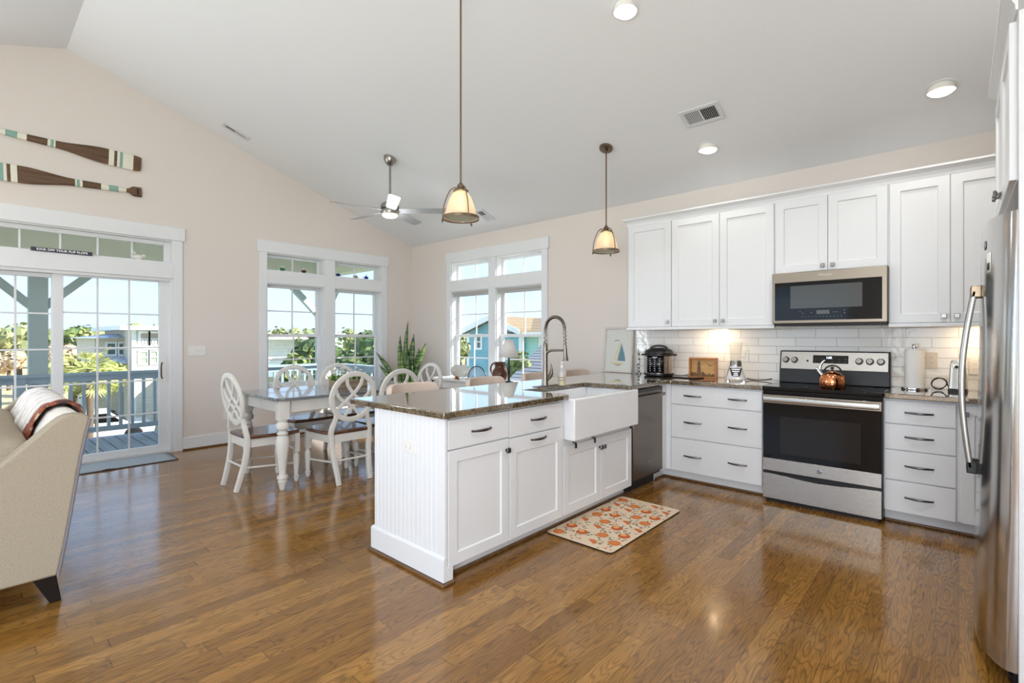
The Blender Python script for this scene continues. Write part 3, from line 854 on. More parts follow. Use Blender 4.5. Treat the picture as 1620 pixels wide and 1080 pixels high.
# electrical plates
def duplex(F, lb, a, z, w, h, horiz=False, n=1, kind='outlet', c=0.0, mat=None, grp='wall plates'):
    t = thing('switch_plate' if kind == 'switch' else 'outlet', lb, 'switch' if kind == 'switch' else 'outlet', tuple(F(a, z, c)), group=None)
    mb = MB(); fbox(mb, F, a - w / 2, a + w / 2, z - h / 2, z + h / 2, c, c + 0.006); mb.build('cover_plate', mat or M['plate'], t, bevel=0.002)
    if kind == 'switch':
        for k in range(n):
            aa = a + (k - (n - 1) / 2) * 0.046
            mb = MB(); fbox(mb, F, aa - 0.005, aa + 0.005, z - 0.012, z + 0.012, c + 0.006, c + 0.011); fbox(mb, F, aa - 0.004, aa + 0.004, z, z + 0.009, c + 0.011, c + 0.018); mb.build('toggle', mat or M['plate'], t, bevel=0.0015)
    else:
        for k in range(n):
            ac = a + (k - (n - 1) / 2) * 0.046
            for s_ in (-1, 1):
                da, dz = ((s_ * 0.019, 0) if horiz else (0, s_ * 0.019))
                q = [F(ac + da + 0.0165 * math.cos(2 * math.pi * i / 16), z + dz + 0.0145 * math.sin(2 * math.pi * i / 16), c + 0.006) for i in range(16)]
                mb = MB(); mb.prism(q, F.w * 0.0015)
                rc = mb.build('receptacle', mat or M['plate'], t)
                mb = MB()
                for e_ in (-1, 1):
                    if horiz: fbox(mb, F, ac + da - 0.004, ac + da + 0.004, z + dz + e_ * 0.006 - 0.001, z + dz + e_ * 0.006 + 0.001, c + 0.0074, c + 0.008)
                    else: fbox(mb, F, ac + da + e_ * 0.006 - 0.001, ac + da + e_ * 0.006 + 0.001, z + dz - 0.004, z + dz + 0.004, c + 0.0074, c + 0.008)
                mb.build('slot', M['slot'], rc)
    return t
FE = Front((0, 1.690, 0), (1, 0, 0), (0, -1, 0))
duplex(FE, 'white outlet on the beadboard end of the peninsula', -2.305, 0.685, 0.118, 0.072, horiz=True, c=-0.0015)
FL = Front((XG, 0, 0), (0, 1, 0), (1, 0, 0))
duplex(FL, 'white triple light switch plate on the wall right of the sliding door', 1.845, 1.147, 0.175, 0.118, n=3, kind='switch')
duplex(FL, 'low white outlet on the gable wall behind the head chair', 2.16, 0.36, 0.07, 0.115)
FK = Front((0, YW - 0.011, 0), (1, 0, 0), (0, -1, 0))
duplex(FK, 'outlet on the tile backsplash behind the blender', -1.492, 1.132, 0.07, 0.118)
duplex(FK, 'wide outlet plate on the tile behind the paper towels', -0.175, 1.128, 0.115, 0.122, n=2, mat=pm('almond_plastic', (228, 220, 206), 0.35, var=0.01))
duplex(FK, 'outlet on the backsplash between the can opener and the refrigerator', 0.088, 1.09, 0.07, 0.115)

# ------------------------------------------------------------------ dishwasher
dw = thing('dishwasher', 'dark stainless dishwasher at the end of the peninsula, right of the sink', 'dishwasher', (PX, 3.96, 0))
mb = MB(); mb.box(-2.60, PX, 3.69, 4.232, 0.09, 0.872); mb.build('body', M['charcoal'], dw)
mb = MB(); mb.box(-2.55, PX - 0.06, 3.69, 4.232, 0.0, 0.09); mb.build('toe_kick', M['black'], dw)
mb = MB(); fbox(mb, FP, 3.692, 4.230, 0.118, 0.866, 0.002, 0.028); dd = mb.build('door', M['dark_steel'], dw, bevel=0.004)
mb = MB(); fbox(mb, FP, 3.70, 4.222, 0.838, 0.862, 0.027, 0.0285); mb.build('control_strip', M['charcoal'], dd)
mb = MB(); mb.sweep([FP(3.70 + 0.52 * k / 10, 0.80 , 0.055 + 0.006 * math.sin(math.pi * k / 10)) for k in range(11)], rect_sec(0.014, 0.026, 0.005), up=(0, 0, 1))
for a in (3.715, 4.205): mb.tube([FP(a, 0.80, 0.026), FP(a, 0.80, 0.056)], 0.010, 10)
mb.build('handle', M['dark_steel'], dd, smooth=50)
def round_logo(F, part, a, z, c, r=0.015):
    mb = MB(); q = [F(a + r * math.cos(2 * math.pi * i / 28), z + r * math.sin(2 * math.pi * i / 28), c) for i in range(28)]
    mb.prism(q, F.w * 0.0012); o = mb.build('badge', M['pewter'], part)
    mb = MB(); mb.tube([F(a + r * math.cos(2 * math.pi * i / 28), z + r * math.sin(2 * math.pi * i / 28), c + 0.0012) for i in range(28)], 0.0008, 6, closed=True); mb.build('rim', M['chrome'], o)
    text_mesh('GE', r * 1.0, M['chrome'], 'monogram', o, basis(F(a, z, c + 0.0014), F.u, (0, 0, 1)), 0.0004)
    return o
round_logo(FP, dd, 3.965, 0.235, 0.028, 0.014)

# ------------------------------------------------------------------ kitchen base run (faces -Y)
KY = 4.352
FB = Front((0, KY, 0), (1, 0, 0), (0, -1, 0))
b1 = thing('drawer_base_cabinet', 'white three-drawer base cabinet left of the range', 'cabinet', (-1.57, KY, 0))
mb = MB(); mb.box(-2.0, -1.175, KY, 4.915, 0.10, 0.876); mb.box(-2.62, -2.0, KY, 4.915, 0.10, 0.876)
mb.build('carcass', M['cab'], b1)
mb = MB(); mb.box(-2.016, -1.952, KY - 0.02, KY, 0.10, 0.876); mb.box(-2.016, -1.995, 4.236, KY - 0.02, 0.10, 0.876); mb.build('corner_filler', M['cab'], b1)
mb = MB(); mb.box(-2.07, -1.175, 4.425, 4.90, 0, 0.10); mb.box(-2.10, -2.07, 4.235, 4.90, 0, 0.10); mb.build('toe_kick', M['cab'], b1)
mb = MB(); mb.box(-2.056, -1.175, 4.411, 4.425, 0, 0.018); mb.box(-2.07, -2.056, 4.235, 4.425, 0, 0.018); mb.build('shoe_moulding', M['shoe'], b1, bevel=0.005)
for z0, z1, zp in ((0.702, 0.864, 0.782), (0.402, 0.694, 0.545), (0.100, 0.394, 0.245)):
    d = slab(FB, b1, -1.949, -1.183, z0, z1); pull(FB, d, -1.752, zp, 0.155); pull(FB, d, -1.372, zp, 0.15)
b2 = thing('drawer_base_cabinet', 'white four-drawer base cabinet right of the range', 'cabinet', (-0.2, KY, 0))
mb = MB(); mb.box(-0.394, 0.003, KY, 4.915, 0.10, 0.876); mb.build('carcass', M['cab'], b2)
mb = MB(); mb.box(-0.394, 0.003, 4.425, 4.90, 0, 0.10); mb.build('toe_kick', M['cab'], b2)
mb = MB(); mb.box(-0.394, 0.003, 4.411, 4.425, 0, 0.018); mb.build('shoe_moulding', M['shoe'], b2, bevel=0.005)
for z0, z1, zp in ((0.708, 0.862, 0.787), (0.528, 0.70, 0.619), (0.318, 0.52, 0.421), (0.098, 0.31, 0.205)):
    d = slab(FB, b2, -0.387, -0.014, z0, z1); pull(FB, d, -0.2, zp, 0.152)
b3 = thing('base_cabinet', 'white single-door base cabinet between the four drawers and the refrigerator', 'cabinet', (0.15, KY, 0))
mb = MB(); mb.box(0.003, 0.60, KY, 4.915, 0.10, 0.876); mb.build('carcass', M['cab'], b3)
mb = MB(); mb.box(0.003, 0.60, 4.425, 4.90, 0, 0.10); mb.build('toe_kick', M['cab'], b3)
mb = MB(); mb.box(0.003, 0.60, 4.411, 4.425, 0, 0.018); mb.build('shoe_moulding', M['shoe'], b3, bevel=0.005)
d = shaker(FB, b3, 0.012, 0.30, 0.098, 0.862); knob(FB, d, 0.034, 0.807)

# ------------------------------------------------------------------ worktops
def slab_top(name, poly, lb, z0=0.878, z1=0.914):
    mb = MB(); mb.prism([(x, y, z0) for x, y in poly], (0, 0, z1 - z0))
    c = (sum(p[0] for p in poly) / len(poly), sum(p[1] for p in poly) / len(poly), z0)
    o = mb.build(name, M['granite'], loc=c, bevel=0.006, seg=3); tag(o, lb, 'worktop'); return o
def fillet(c, a0, a1, r, n=4):
    return [(c[0] + r * math.cos(math.radians(a0 + (a1 - a0) * k / n)), c[1] + r * math.sin(math.radians(a0 + (a1 - a0) * k / n))) for k in range(n + 1)]
CF = -1.963
poly = [(-2.885, 4.922), (-2.885, 1.655), (CF, 1.655)] + fillet((CF - 0.02, 2.765 - 0.02), 0, 90, 0.02) + \
       fillet((-2.40 + 0.03, 2.765 + 0.0 - 0.0 + 0.03), 270, 180, 0.03) + fillet((-2.40 + 0.03, 3.60 - 0.03), 180, 90, 0.03) + \
       fillet((CF - 0.02, 3.60 + 0.02), 270, 360, 0.02) + [(CF, 4.28)] + [(CF + 0.02, 4.30), (-1.172, 4.305), (-1.172, 4.922)]
slab_top('countertop', poly, 'brown granite L-shaped countertop over the peninsula and corner')
slab_top('countertop', [(-0.389, 4.305), (0.60, 4.305), (0.60, 4.922), (-0.389, 4.922)], 'short brown granite countertop between range and refrigerator')

# ------------------------------------------------------------------ farmhouse sink
sk = thing('farmhouse_sink', 'white apron-front farmhouse sink set in the peninsula', 'sink', (-2.2, 3.21, 0.60))
mb = MB()
X0, X1, Y0, Y1, Z0_, Z1_ = -2.43, -1.925, 2.766, 3.664, 0.598, 0.884
t_ = 0.032
o4 = [(X0, Y0), (X1, Y0), (X1, Y1), (X0, Y1)]
i4 = [(X0 + t_, Y0 + t_), (X1 - t_, Y0 + t_), (X1 - t_, Y1 - t_), (X0 + t_, Y1 - t_)]
b4 = [(X0 + t_ + 0.02, Y0 + t_ + 0.02), (X1 - t_ - 0.02, Y0 + t_ + 0.02), (X1 - t_ - 0.02, Y1 - t_ - 0.02), (X0 + t_ + 0.02, Y1 - t_ - 0.02)]
# the rear rim passes under the stone, the apron stands clear in front
loops = [[(x, y, Z0_) for x, y in o4], [(x, y, Z1_ if x > -2 else 0.876) for x, y in o4], [(x, y, Z1_ if x > -2 else 0.876) for x, y in i4], [(x, y, 0.655) for x, y in b4]]
vs = [p for l in loops for p in l]; fs = [[3, 2, 1, 0], [12, 13, 14, 15]]
for l in range(3):
    for j in range(4): fs.append([l * 4 + j, l * 4 + (j + 1) % 4, (l + 1) * 4 + (j + 1) % 4, (l + 1) * 4 + j])
mb.add(vs, fs); mb.build('basin', M['porcelain'], sk, bevel=0.010, seg=3)
mb = MB(); mb.lathe([(0.0, 0.656), (0.042, 0.656), (0.045, 0.660), (0.03, 0.661), (0.0, 0.658)], (-2.2, 3.21, 0), 24); mb.build('drain', M['nickel'], sk, smooth=40)

# ------------------------------------------------------------------ faucet
fx, fy = -2.458, 3.125
fa = thing('faucet', 'tall nickel spring-neck faucet behind the sink', 'faucet', (fx, fy, 0.914))
mb = MB(); mb.box(fx - 0.03, fx + 0.03, 2.995, 3.285, 0.914, 0.919); mb.build('deck_plate', M['faucet'], fa, bevel=0.002)
mb = MB(); mb.tube([(fx, fy, 0.916), (fx, fy, 0.93), (fx, fy, 0.96), (fx, fy, 1.10), (fx, fy, 1.20), (fx, fy, 1.245), (fx, fy, 1.26)], 0.019, 14, scale=[1.35, 1.25, 1.05, 0.95, 1.0, 1.0, 0.7]); mb.build('column', M['faucet'], fa, smooth=50)
arch = [(fx, fy, 1.25), (fx, fy, 1.33)]
for k in range(0, 17):
    a = math.pi * k / 16; arch.append((fx + 0.095 - 0.095 * math.cos(a), fy, 1.365 + 0.098 * math.sin(a)))
arch += [(fx + 0.192, fy, 1.30), (fx + 0.194, fy, 1.235)]
mb = MB(); mb.tube(arch, 0.0075, 8); sp_ = mb.build('spring_neck', M['faucet'], fa, smooth=60)
mb = MB(); coil = []; path = smoothpath(arch, 6); turns = 52
L = len(path)
for k in range(L * 6):
    f = k / 6.0; i = int(f); g = f - i
    if i >= L - 1: break
    p = path[i].lerp(path[i + 1], g); tdir = (path[i + 1] - path[i]).normalized()
    b = Vector((0, 1, 0)); a = b.cross(tdir); ph = 2 * math.pi * turns * k / (L * 6)
    coil.append(p + (a * math.cos(ph) + b * math.sin(ph)) * 0.0115)
mb.tube(coil, 0.0026, 5); mb.build('coil', M['faucet'], sp_, smooth=60)
mb = MB(); mb.tube([(fx + 0.194, fy, 1.245), (fx + 0.195, fy, 1.20), (fx + 0.197, fy, 1.165), (fx + 0.20, fy, 1.13), (fx + 0.20, fy, 1.122)], 0.0165, 12, scale=[0.75, 0.95, 1.0, 1.25, 1.4]); mb.build('spray_head', M['faucet'], fa, smooth=50)
mb = MB(); mb.tube(smoothpath([(fx, fy, 1.165), (fx + 0.03, fy, 1.19), (fx + 0.08, fy, 1.20), (fx + 0.178, fy, 1.202)], 5), 0.009, 10, scale=[1.5 - 0.6 * k / 15 for k in range(16)]); mb.build('docking_arm', M['faucet'], fa, smooth=50)
mb = MB(); mb.tube(smoothpath([(fx, fy + 0.012, 0.955), (fx + 0.01, fy + 0.042, 0.985), (fx + 0.012, fy + 0.062, 1.02), (fx + 0.01, fy + 0.064, 1.06), (fx + 0.008, fy + 0.060, 1.092)], 4), 0.012, 10, scale=[1.0, 1.1, 1.25, 1.35, 1.5, 1.55, 1.55, 1.5, 1.35, 1.15, 1.0, 0.9, 0.8, 0.65, 0.5, 0.4, 0.3]); mb.build('lever', M['faucet'], fa, smooth=50)

# soap bottle
sx, sy = -2.385, 3.245
M['clear_plastic'] = mat_glass('clear_plastic', (0.97, 0.98, 0.98), 0.08, body=0.25, bodycol=(236, 240, 242))
sb = thing('soap_bottle', 'clear pump bottle of dish soap beside the faucet', 'bottle', (sx, sy, 0.9145))
mb = MB(); mb.lathe([(0, 0.9145), (0.027, 0.9145), (0.029, 0.92), (0.029, 1.02), (0.024, 1.038), (0.012, 1.05), (0.011, 1.06)], (sx, sy, 0), 20); mb.build('bottle', M['clear_plastic'], sb, smooth=50)
mb = MB(); mb.lathe([(0, 0.917), (0.0262, 0.917), (0.0262, 0.95), (0, 0.95)], (sx, sy, 0), 20); mb.build('soap', pm('yellow_soap', (226, 206, 128), 0.25, var=0.03), sb, smooth=40)
mb = MB(); mb.lathe([(0.0294, 0.952), (0.0294, 1.0)], (sx, sy, 0), 24, caps=False); lab = mb.build('label', pm('label_paper', (208, 196, 178), 0.6, var=0.25, vscale=60), sb, smooth=40)
mb = MB(); mb.lathe([(0.0297, 0.956), (0.0297, 0.961)], (sx, sy, 0), 24, caps=False); mb.lathe([(0.0297, 0.976), (0.0297, 0.981)], (sx, sy, 0), 24, caps=False); mb.build('label_print', pm('label_ink', (110, 92, 70), 0.6, var=0.1), lab)
mb = MB(); mb.lathe([(0.013, 1.058), (0.013, 1.075), (0.006, 1.078), (0.005, 1.095), (0.011, 1.097), (0.011, 1.104), (0, 1.104)], (sx, sy, 0), 14); mb.tube([(sx, sy, 1.10), (sx + 0.03, sy - 0.008, 1.098)], 0.004, 8); mb.build('pump', M['plate'], sb, smooth=40)

# ------------------------------------------------------------------ range
RX0, RX1, RY = -1.168, -0.393, 4.31
FR = Front((0, RY, 0), (1, 0, 0), (0, -1, 0))
rg = thing('range', 'stainless and black glass electric range between the drawer cabinets', 'stove', ((RX0 + RX1) / 2, RY, 0))
mb = MB(); mb.box(RX0, RX1, RY, 4.86, 0.03, 0.90); mb.box(RX0 + 0.03, RX1 - 0.03, RY + 0.03, 4.84, 0.0, 0.03); mb.build('body', M['charcoal'], rg)
mb = MB(); mb.box(RX0, RX1, RY - 0.02, 4.86, 0.885, 0.914); mb.box(RX0 + 0.002, RX1 - 0.002, RY - 0.018, RY, 0.855, 0.885); ct = mb.build('cooktop', M['black_glass'], rg, bevel=0.005)
for (bx, by, br) in ((-0.98, 4.44, 0.095), (-0.59, 4.44, 0.075), (-0.98, 4.70, 0.075), (-0.59, 4.70, 0.095)):
    mb = MB(); mb.lathe([(br, 0.9141), (br, 0.9145), (br - 0.003, 0.9145), (br - 0.003, 0.9141)], (bx, by, 0), 40, caps=False); mb.build('burner_ring', M['charcoal'], ct)
mb = MB(); mb.prism([(RX0, 4.79, 0.914), (RX0, 4.80, 1.03), (RX0, 4.83, 1.188), (RX0, 4.90, 1.188), (RX0, 4.90, 0.914)], (RX1 - RX0, 0, 0)); bg = mb.build('backguard', M['charcoal'], rg, bevel=0.006)
tilt = math.atan2(0.03, 0.158)
bw = Vector((0, -math.cos(tilt), math.sin(tilt)))
class Tilt(Front):
    def __call__(s, a, z, c): return Vector((a, 4.80 + (z - 1.03) * math.tan(tilt), z)) + bw * c
FT = Tilt((0, 4.80, 0), (1, 0, 0), bw)
def quad_slab(F, a0, a1, z0, z1, c0, c1):
    mb = MB(); vs = [F(a, z, c) for c in (c0, c1) for (a, z) in ((a0, z0), (a1, z0), (a1, z1), (a0, z1))]
    mb.add(vs, [(3, 2, 1, 0), (4, 5, 6, 7), (0, 1, 5, 4), (1, 2, 6, 5), (2, 3, 7, 6), (3, 0, 4, 7)]); return mb
cp = quad_slab(FT, RX0 + 0.012, RX1 - 0.014, 1.034, 1.178, -0.002, 0.004).build('control_panel', M['steel'], bg)
dp = quad_slab(FT, -0.915, -0.665, 1.086, 1.152, 0.003, 0.006).build('display', M['black_glass'], cp)
text_mesh('1:03', 0.024, pm('display_digits', (235, 245, 255), 0.5, emit=(220, 238, 255), estr=2.5, var=0.01), 'digits', dp, basis(FT(-0.80, 1.132, 0.0064), (1, 0, 0), (0, math.sin(tilt), math.cos(tilt))), 0.0003, 0.0004)
mb = MB()
for k in range(5):
    for r_ in range(2):
        a = -0.895 + 0.045 * k + (0.03 if k > 1 else 0); z = 1.10 + 0.022 * r_
        p = quad_slab(FT, a - 0.006, a + 0.006, z - 0.0015, z + 0.0015, 0.006, 0.0064); b0 = mb.add(p.v, p.f)
mb.build('touch_keys', pm('key_print', (120, 122, 126), 0.5, var=0.02), dp)
quad_slab(FT, -0.962, -0.948, 1.096, 1.112, 0.003, 0.0055).build('indicator_light', M['black'], cp)
for a in (-1.118, -1.052, -0.592, -0.522, -0.452):
    mb = MB(); st = len(mb.v)
    mb.lathe([(0.0275, 0.004), (0.027, 0.012), (0.022, 0.017), (0.0205, 0.032), (0.018, 0.035), (0, 0.035)], (0, 0, 0), 24); mb.box(-0.0035, 0.0035, -0.021, 0.021, 0.03, 0.040)
    kz = 1.108
    q = FT(a, kz, 0); y_ = Vector((0, math.sin(tilt), math.cos(tilt))); Mx = basis(q, (1, 0, 0), y_)
    mb.xform(Mx); mb.build('knob', M['nickel'], cp, smooth=35)
# oven door
mb = MB(); fbox(mb, FR, RX0 + 0.004, RX1 - 0.006, 0.248, 0.852, 0.0, 0.022); od = mb.build('oven_door', M['black_glass'], rg, bevel=0.004)
mb = MB(); fbox(mb, FR, -1.04, -0.518, 0.395, 0.685, 0.0215, 0.0228); mb.build('oven_window', M['oven_window'], od, bevel=0.0005)
mb = MB(); fbox(mb, FR, RX0 + 0.004, RX1 - 0.006, 0.785, 0.850, 0.022, 0.027); mb.build('top_trim', M['bronze_steel'], od, bevel=0.002)
mb = MB(); mb.sweep([FR(RX0 + 0.016 + 0.742 * k / 12, 0.818, 0.052 + 0.012 * math.sin(math.pi * k / 12)) for k in range(13)], rect_sec(0.016, 0.042, 0.007), up=(0, 0, 1))
for a in (RX0 + 0.03, RX1 - 0.034): mb.tube([FR(a, 0.818, 0.024), FR(a, 0.818, 0.054)], 0.014, 10)
mb.build('handle', M['steel'], od, smooth=50)
mb = MB(); fbox(mb, FR, RX0 + 0.004, RX1 - 0.006, 0.250, 0.348, 0.0215, 0.026); ls = mb.build('lower_trim', M['steel'], od, bevel=0.002)
round_logo(FR, ls, -0.775, 0.298, 0.026, 0.015)
# warming drawer with a dipped top edge
mb = MB(); pts = [(RX0 + 0.004, 0.032), (RX1 - 0.006, 0.032)] + [(RX1 - 0.006 - 0.765 * k / 16, 0.228 - 0.022 * math.sin(math.pi * k / 16) ** 2) for k in range(17)]
mb.prism([FR(a, z, 0.0) for a, z in pts], FR.w * 0.024); mb.build('storage_drawer', M['steel'], rg, bevel=0.002)

# copper kettle
kx, ky, kz = -0.722, 4.47, 0.9146
M['copper'] = pm('polished_copper', (214, 138, 92), 0.1, 1.0, var=0.05, vscale=20, rvar=0.04)
kt = thing('kettle', 'polished copper kettle on the black cooktop', 'kettle', (kx, ky, kz))
mb = MB(); mb.lathe([(0, 0), (0.082, 0), (0.086, 0.006), (0.087, 0.05), (0.084, 0.075), (0.074, 0.097), (0.056, 0.113), (0.036, 0.122), (0, 0.124)], (kx, ky, kz), 36); mb.build('pot', M['copper'], kt, smooth=40)
mb = MB(); mb.lathe([(0.034, 0.118), (0.034, 0.126), (0.02, 0.132), (0, 0.133)], (kx, ky, kz), 24); ld = mb.build('lid', M['copper'], kt, smooth=40)
mb = MB(); mb.lathe([(0.004, 0.13), (0.005, 0.142), (0.012, 0.147), (0.012, 0.158), (0.006, 0.163), (0, 0.163)], (kx, ky, kz), 16); mb.build('knob', M['black'], ld, smooth=40)
mb = MB(); mb.tube(smoothpath([(kx - 0.058, ky, kz + 0.085), (kx - 0.082, ky - 0.004, kz + 0.118), (kx - 0.094, ky - 0.006, kz + 0.140), (kx - 0.108, ky - 0.008, kz + 0.148)], 4), 0.02, 10, scale=[1, 0.98, 0.95, 0.9, 0.85, 0.8, 0.75, 0.7, 0.66, 0.62, 0.58, 0.5, 0.42]); mb.tube(smoothpath([(kx - 0.084, ky, kz + 0.125), (kx - 0.078, ky, kz + 0.165), (kx - 0.06, ky, kz + 0.20), (kx - 0.045, ky, kz + 0.212)], 4), 0.0095, 8, scale=[1.3, 1.3, 1.2, 1.1, 1.1, 1, 1, 0.9, 0.8, 0.75, 0.7, 0.6, 0.5]); mb.build('spout', M['chrome'], kt, smooth=50)
mb = MB(); mb.tube(smoothpath([(kx - 0.062, ky, kz + 0.105), (kx - 0.04, ky, kz + 0.152), (kx, ky, kz + 0.172), (kx + 0.045, ky, kz + 0.156), (kx + 0.074, ky, kz + 0.10)], 6), 0.006, 8); mb.build('handle', M['black'], kt, smooth=50)

# ------------------------------------------------------------------ wall cabinets
UY = 4.604
FU = Front((0, UY, 0), (1, 0, 0), (0, -1, 0))
def crown(mb, F, a0, a1, z, ret0=None, ret1=None, depth=0.34):
    """cove crown: profile swept along the front (and mitred returns)"""
    prof = [(0.0, 0.0), (0.006, 0.0), (0.008, 0.02), (0.018, 0.042), (0.038, 0.060), (0.044, 0.064), (0.044, 0.078), (0.0, 0.078)]
    def ring(a, sgn, c_extra): return [F(a + sgn * p[0], z + p[1], p[0] + c_extra) for p in prof]
    L = [F(a0 - (p[0] if ret0 else 0), z + p[1], p[0]) for p in prof]; R = [F(a1 + (p[0] if ret1 else 0), z + p[1], p[0]) for p in prof]
    n = len(prof)
    def join(A, B):
        vs = A + B; fs = [[i, (i + 1) % n, n + (i + 1) % n, n + i] for i in range(n)] + [list(range(n))[::-1], list(range(n, 2 * n))]
        mb.add(vs, fs)
    join(L, R)
    if ret0: join([F(a0 - p[0], z + p[1], -depth) for p in prof], L)
    if ret1: join(R, [F(a1 + p[0], z + p[1], -depth) for p in prof])
def wall_cab(lb, a0, a1, z0, doors, light_rail=True, knob_z=1.452, top=2.435, left_end=False):
    t = thing('wall_cabinet', lb, 'cabinet', ((a0 + a1) / 2, UY, z0), group='wall cabinets on the kitchen wall')
    mb = MB(); mb.box(a0, a1, UY, 4.914, z0 + (0.02 if light_rail else 0), top + 0.002); mb.build('carcass', M['cab'], t)
    if light_rail:
        mb = MB(); fbox(mb, FU, a0 - (0.008 if left_end else 0), a1, z0, z0 + 0.026, -0.02, 0.028); mb.build('light_rail', M['cab'], t, bevel=0.003)
    for (d0, d1, side) in doors:
        d = shaker(FU, t, d0, d1, z0 + (0.03 if light_rail else 0.004), top - 0.004); knob(FU, d, (d1 - 0.032) if side == 'r' else (d0 + 0.032), knob_z, mat=M['nickel'])
    mb = MB(); crown(mb, FU, a0, a1, top, ret0=left_end, depth=0.31); mb.build('crown_moulding', M['cab'], t)
    return t
u1 = wall_cab('white wall cabinet with one door, at the left end of the row', -2.535, -2.063, 1.378, [(-2.523, -2.066, 'r')], left_end=True)
u2 = wall_cab('white two-door wall cabinet left of the microwave', -2.063, -1.153, 1.378, [(-2.059, -1.611, 'r'), (-1.607, -1.160, 'l')])
u3 = wall_cab('short white two-door wall cabinet above the microwave', -1.153, -0.386, 1.832, [(-1.147, -0.772, 'r'), (-0.768, -0.392, 'l')], light_rail=False, knob_z=1.875)
u4 = wall_cab('white two-door wall cabinet right of the microwave', -0.386, 0.31, 1.378, [(-0.380, -0.045, 'r'), (-0.041, 0.304, 'l')])

# under-cabinet puck lights
for x, lb, gr in ((-1.72, 'warm puck light under the wall cabinet left of the microwave', 1.9), (0.14, 'warm puck light under the wall cabinet beside the refrigerator', 2.1)):
    t = thing('under_cabinet_light', lb, 'light', (x, 4.77, 1.385), group='puck lights under the wall cabinets')
    mb = MB(); mb.lathe([(0.035, 1.398), (0.035, 1.386), (0.03, 1.384)], (x, 4.77, 0), 24, caps=False); mb.build('housing', M['nickel'], t, smooth=40)
    mb = MB(); mb.lathe([(0.03, 1.386), (0, 1.386)], (x, 4.77, 0), 24, caps=False); mb.build('lens', pm('warm_lens', (255, 232, 196), 0.5, emit=(255, 214, 160), estr=8, var=0.01), t)
    add_light('puck_lamp', 'AREA', (x, 4.77, 1.382), aim((0, 0.35, -1)), gr, (1.0, 0.72, 0.42), shape='DISK', size=0.055)

# ------------------------------------------------------------------ microwave
mw = thing('microwave', 'warm grey stainless over-the-range microwave', 'microwave', (-0.77, 4.54, 1.405))
mb = MB(); mb.box(-1.150, -0.389, 4.555, 4.912, 1.42, 1.828); mb.build('body', M['charcoal'], mw)
mb = MB(); mb.box(-1.148, -0.391, 4.548, 4.912, 1.398, 1.42); mb.build('vent_base', M['black'], mw, bevel=0.004)
FM = Front((0, 4.555, 0), (1, 0, 0), (0, -1, 0))
mb = MB(); fbox(mb, FM, -1.156, -0.386, 1.415, 1.830, 0, 0.032); dm = mb.build('door', M['bronze_steel'], mw, bevel=0.005)
mb = MB(); fbox(mb, FM, -1.136, -0.418, 1.440, 1.750, 0.0315, 0.034); gm = mb.build('glass_panel', M['black_glass'], dm, bevel=0.001)
mb = MB(); fbox(mb, FM, -1.020, -0.538, 1.536, 1.718, 0.0338, 0.0346); mb.build('viewing_window', M['mw_window'], gm)
mb = MB(); fbox(mb, FM, -0.836, -0.748, 1.487, 1.517, 0.0338, 0.0346); mb.build('display', pm('grey_display', (92, 96, 98), 0.2, var=0.03), gm)
mb = MB()
for k in range(12): fbox(mb, FM, -0.935 + 0.024 * k - 0.003, -0.935 + 0.024 * k + 0.003, 1.466, 1.4685, 0.034, 0.0344)
for a, z in ((-0.95, 1.51), (-0.93, 1.495), (-0.87, 1.50), (-0.72, 1.50), (-0.70, 1.50), (-0.65, 1.512), (-0.65, 1.492)): fbox(mb, FM, a - 0.005, a + 0.005, z - 0.0015, z + 0.0015, 0.034, 0.0344)
mb.build('touch_keys', pm('key_print_light', (150, 150, 150), 0.5, var=0.02), gm)
text_mesh('Whirlpool', 0.022, M['chrome'], 'nameplate', dm, basis(FM(-0.777, 1.795, 0.0325), (1, 0, 0), (0, 0, 1)), 0.0005)

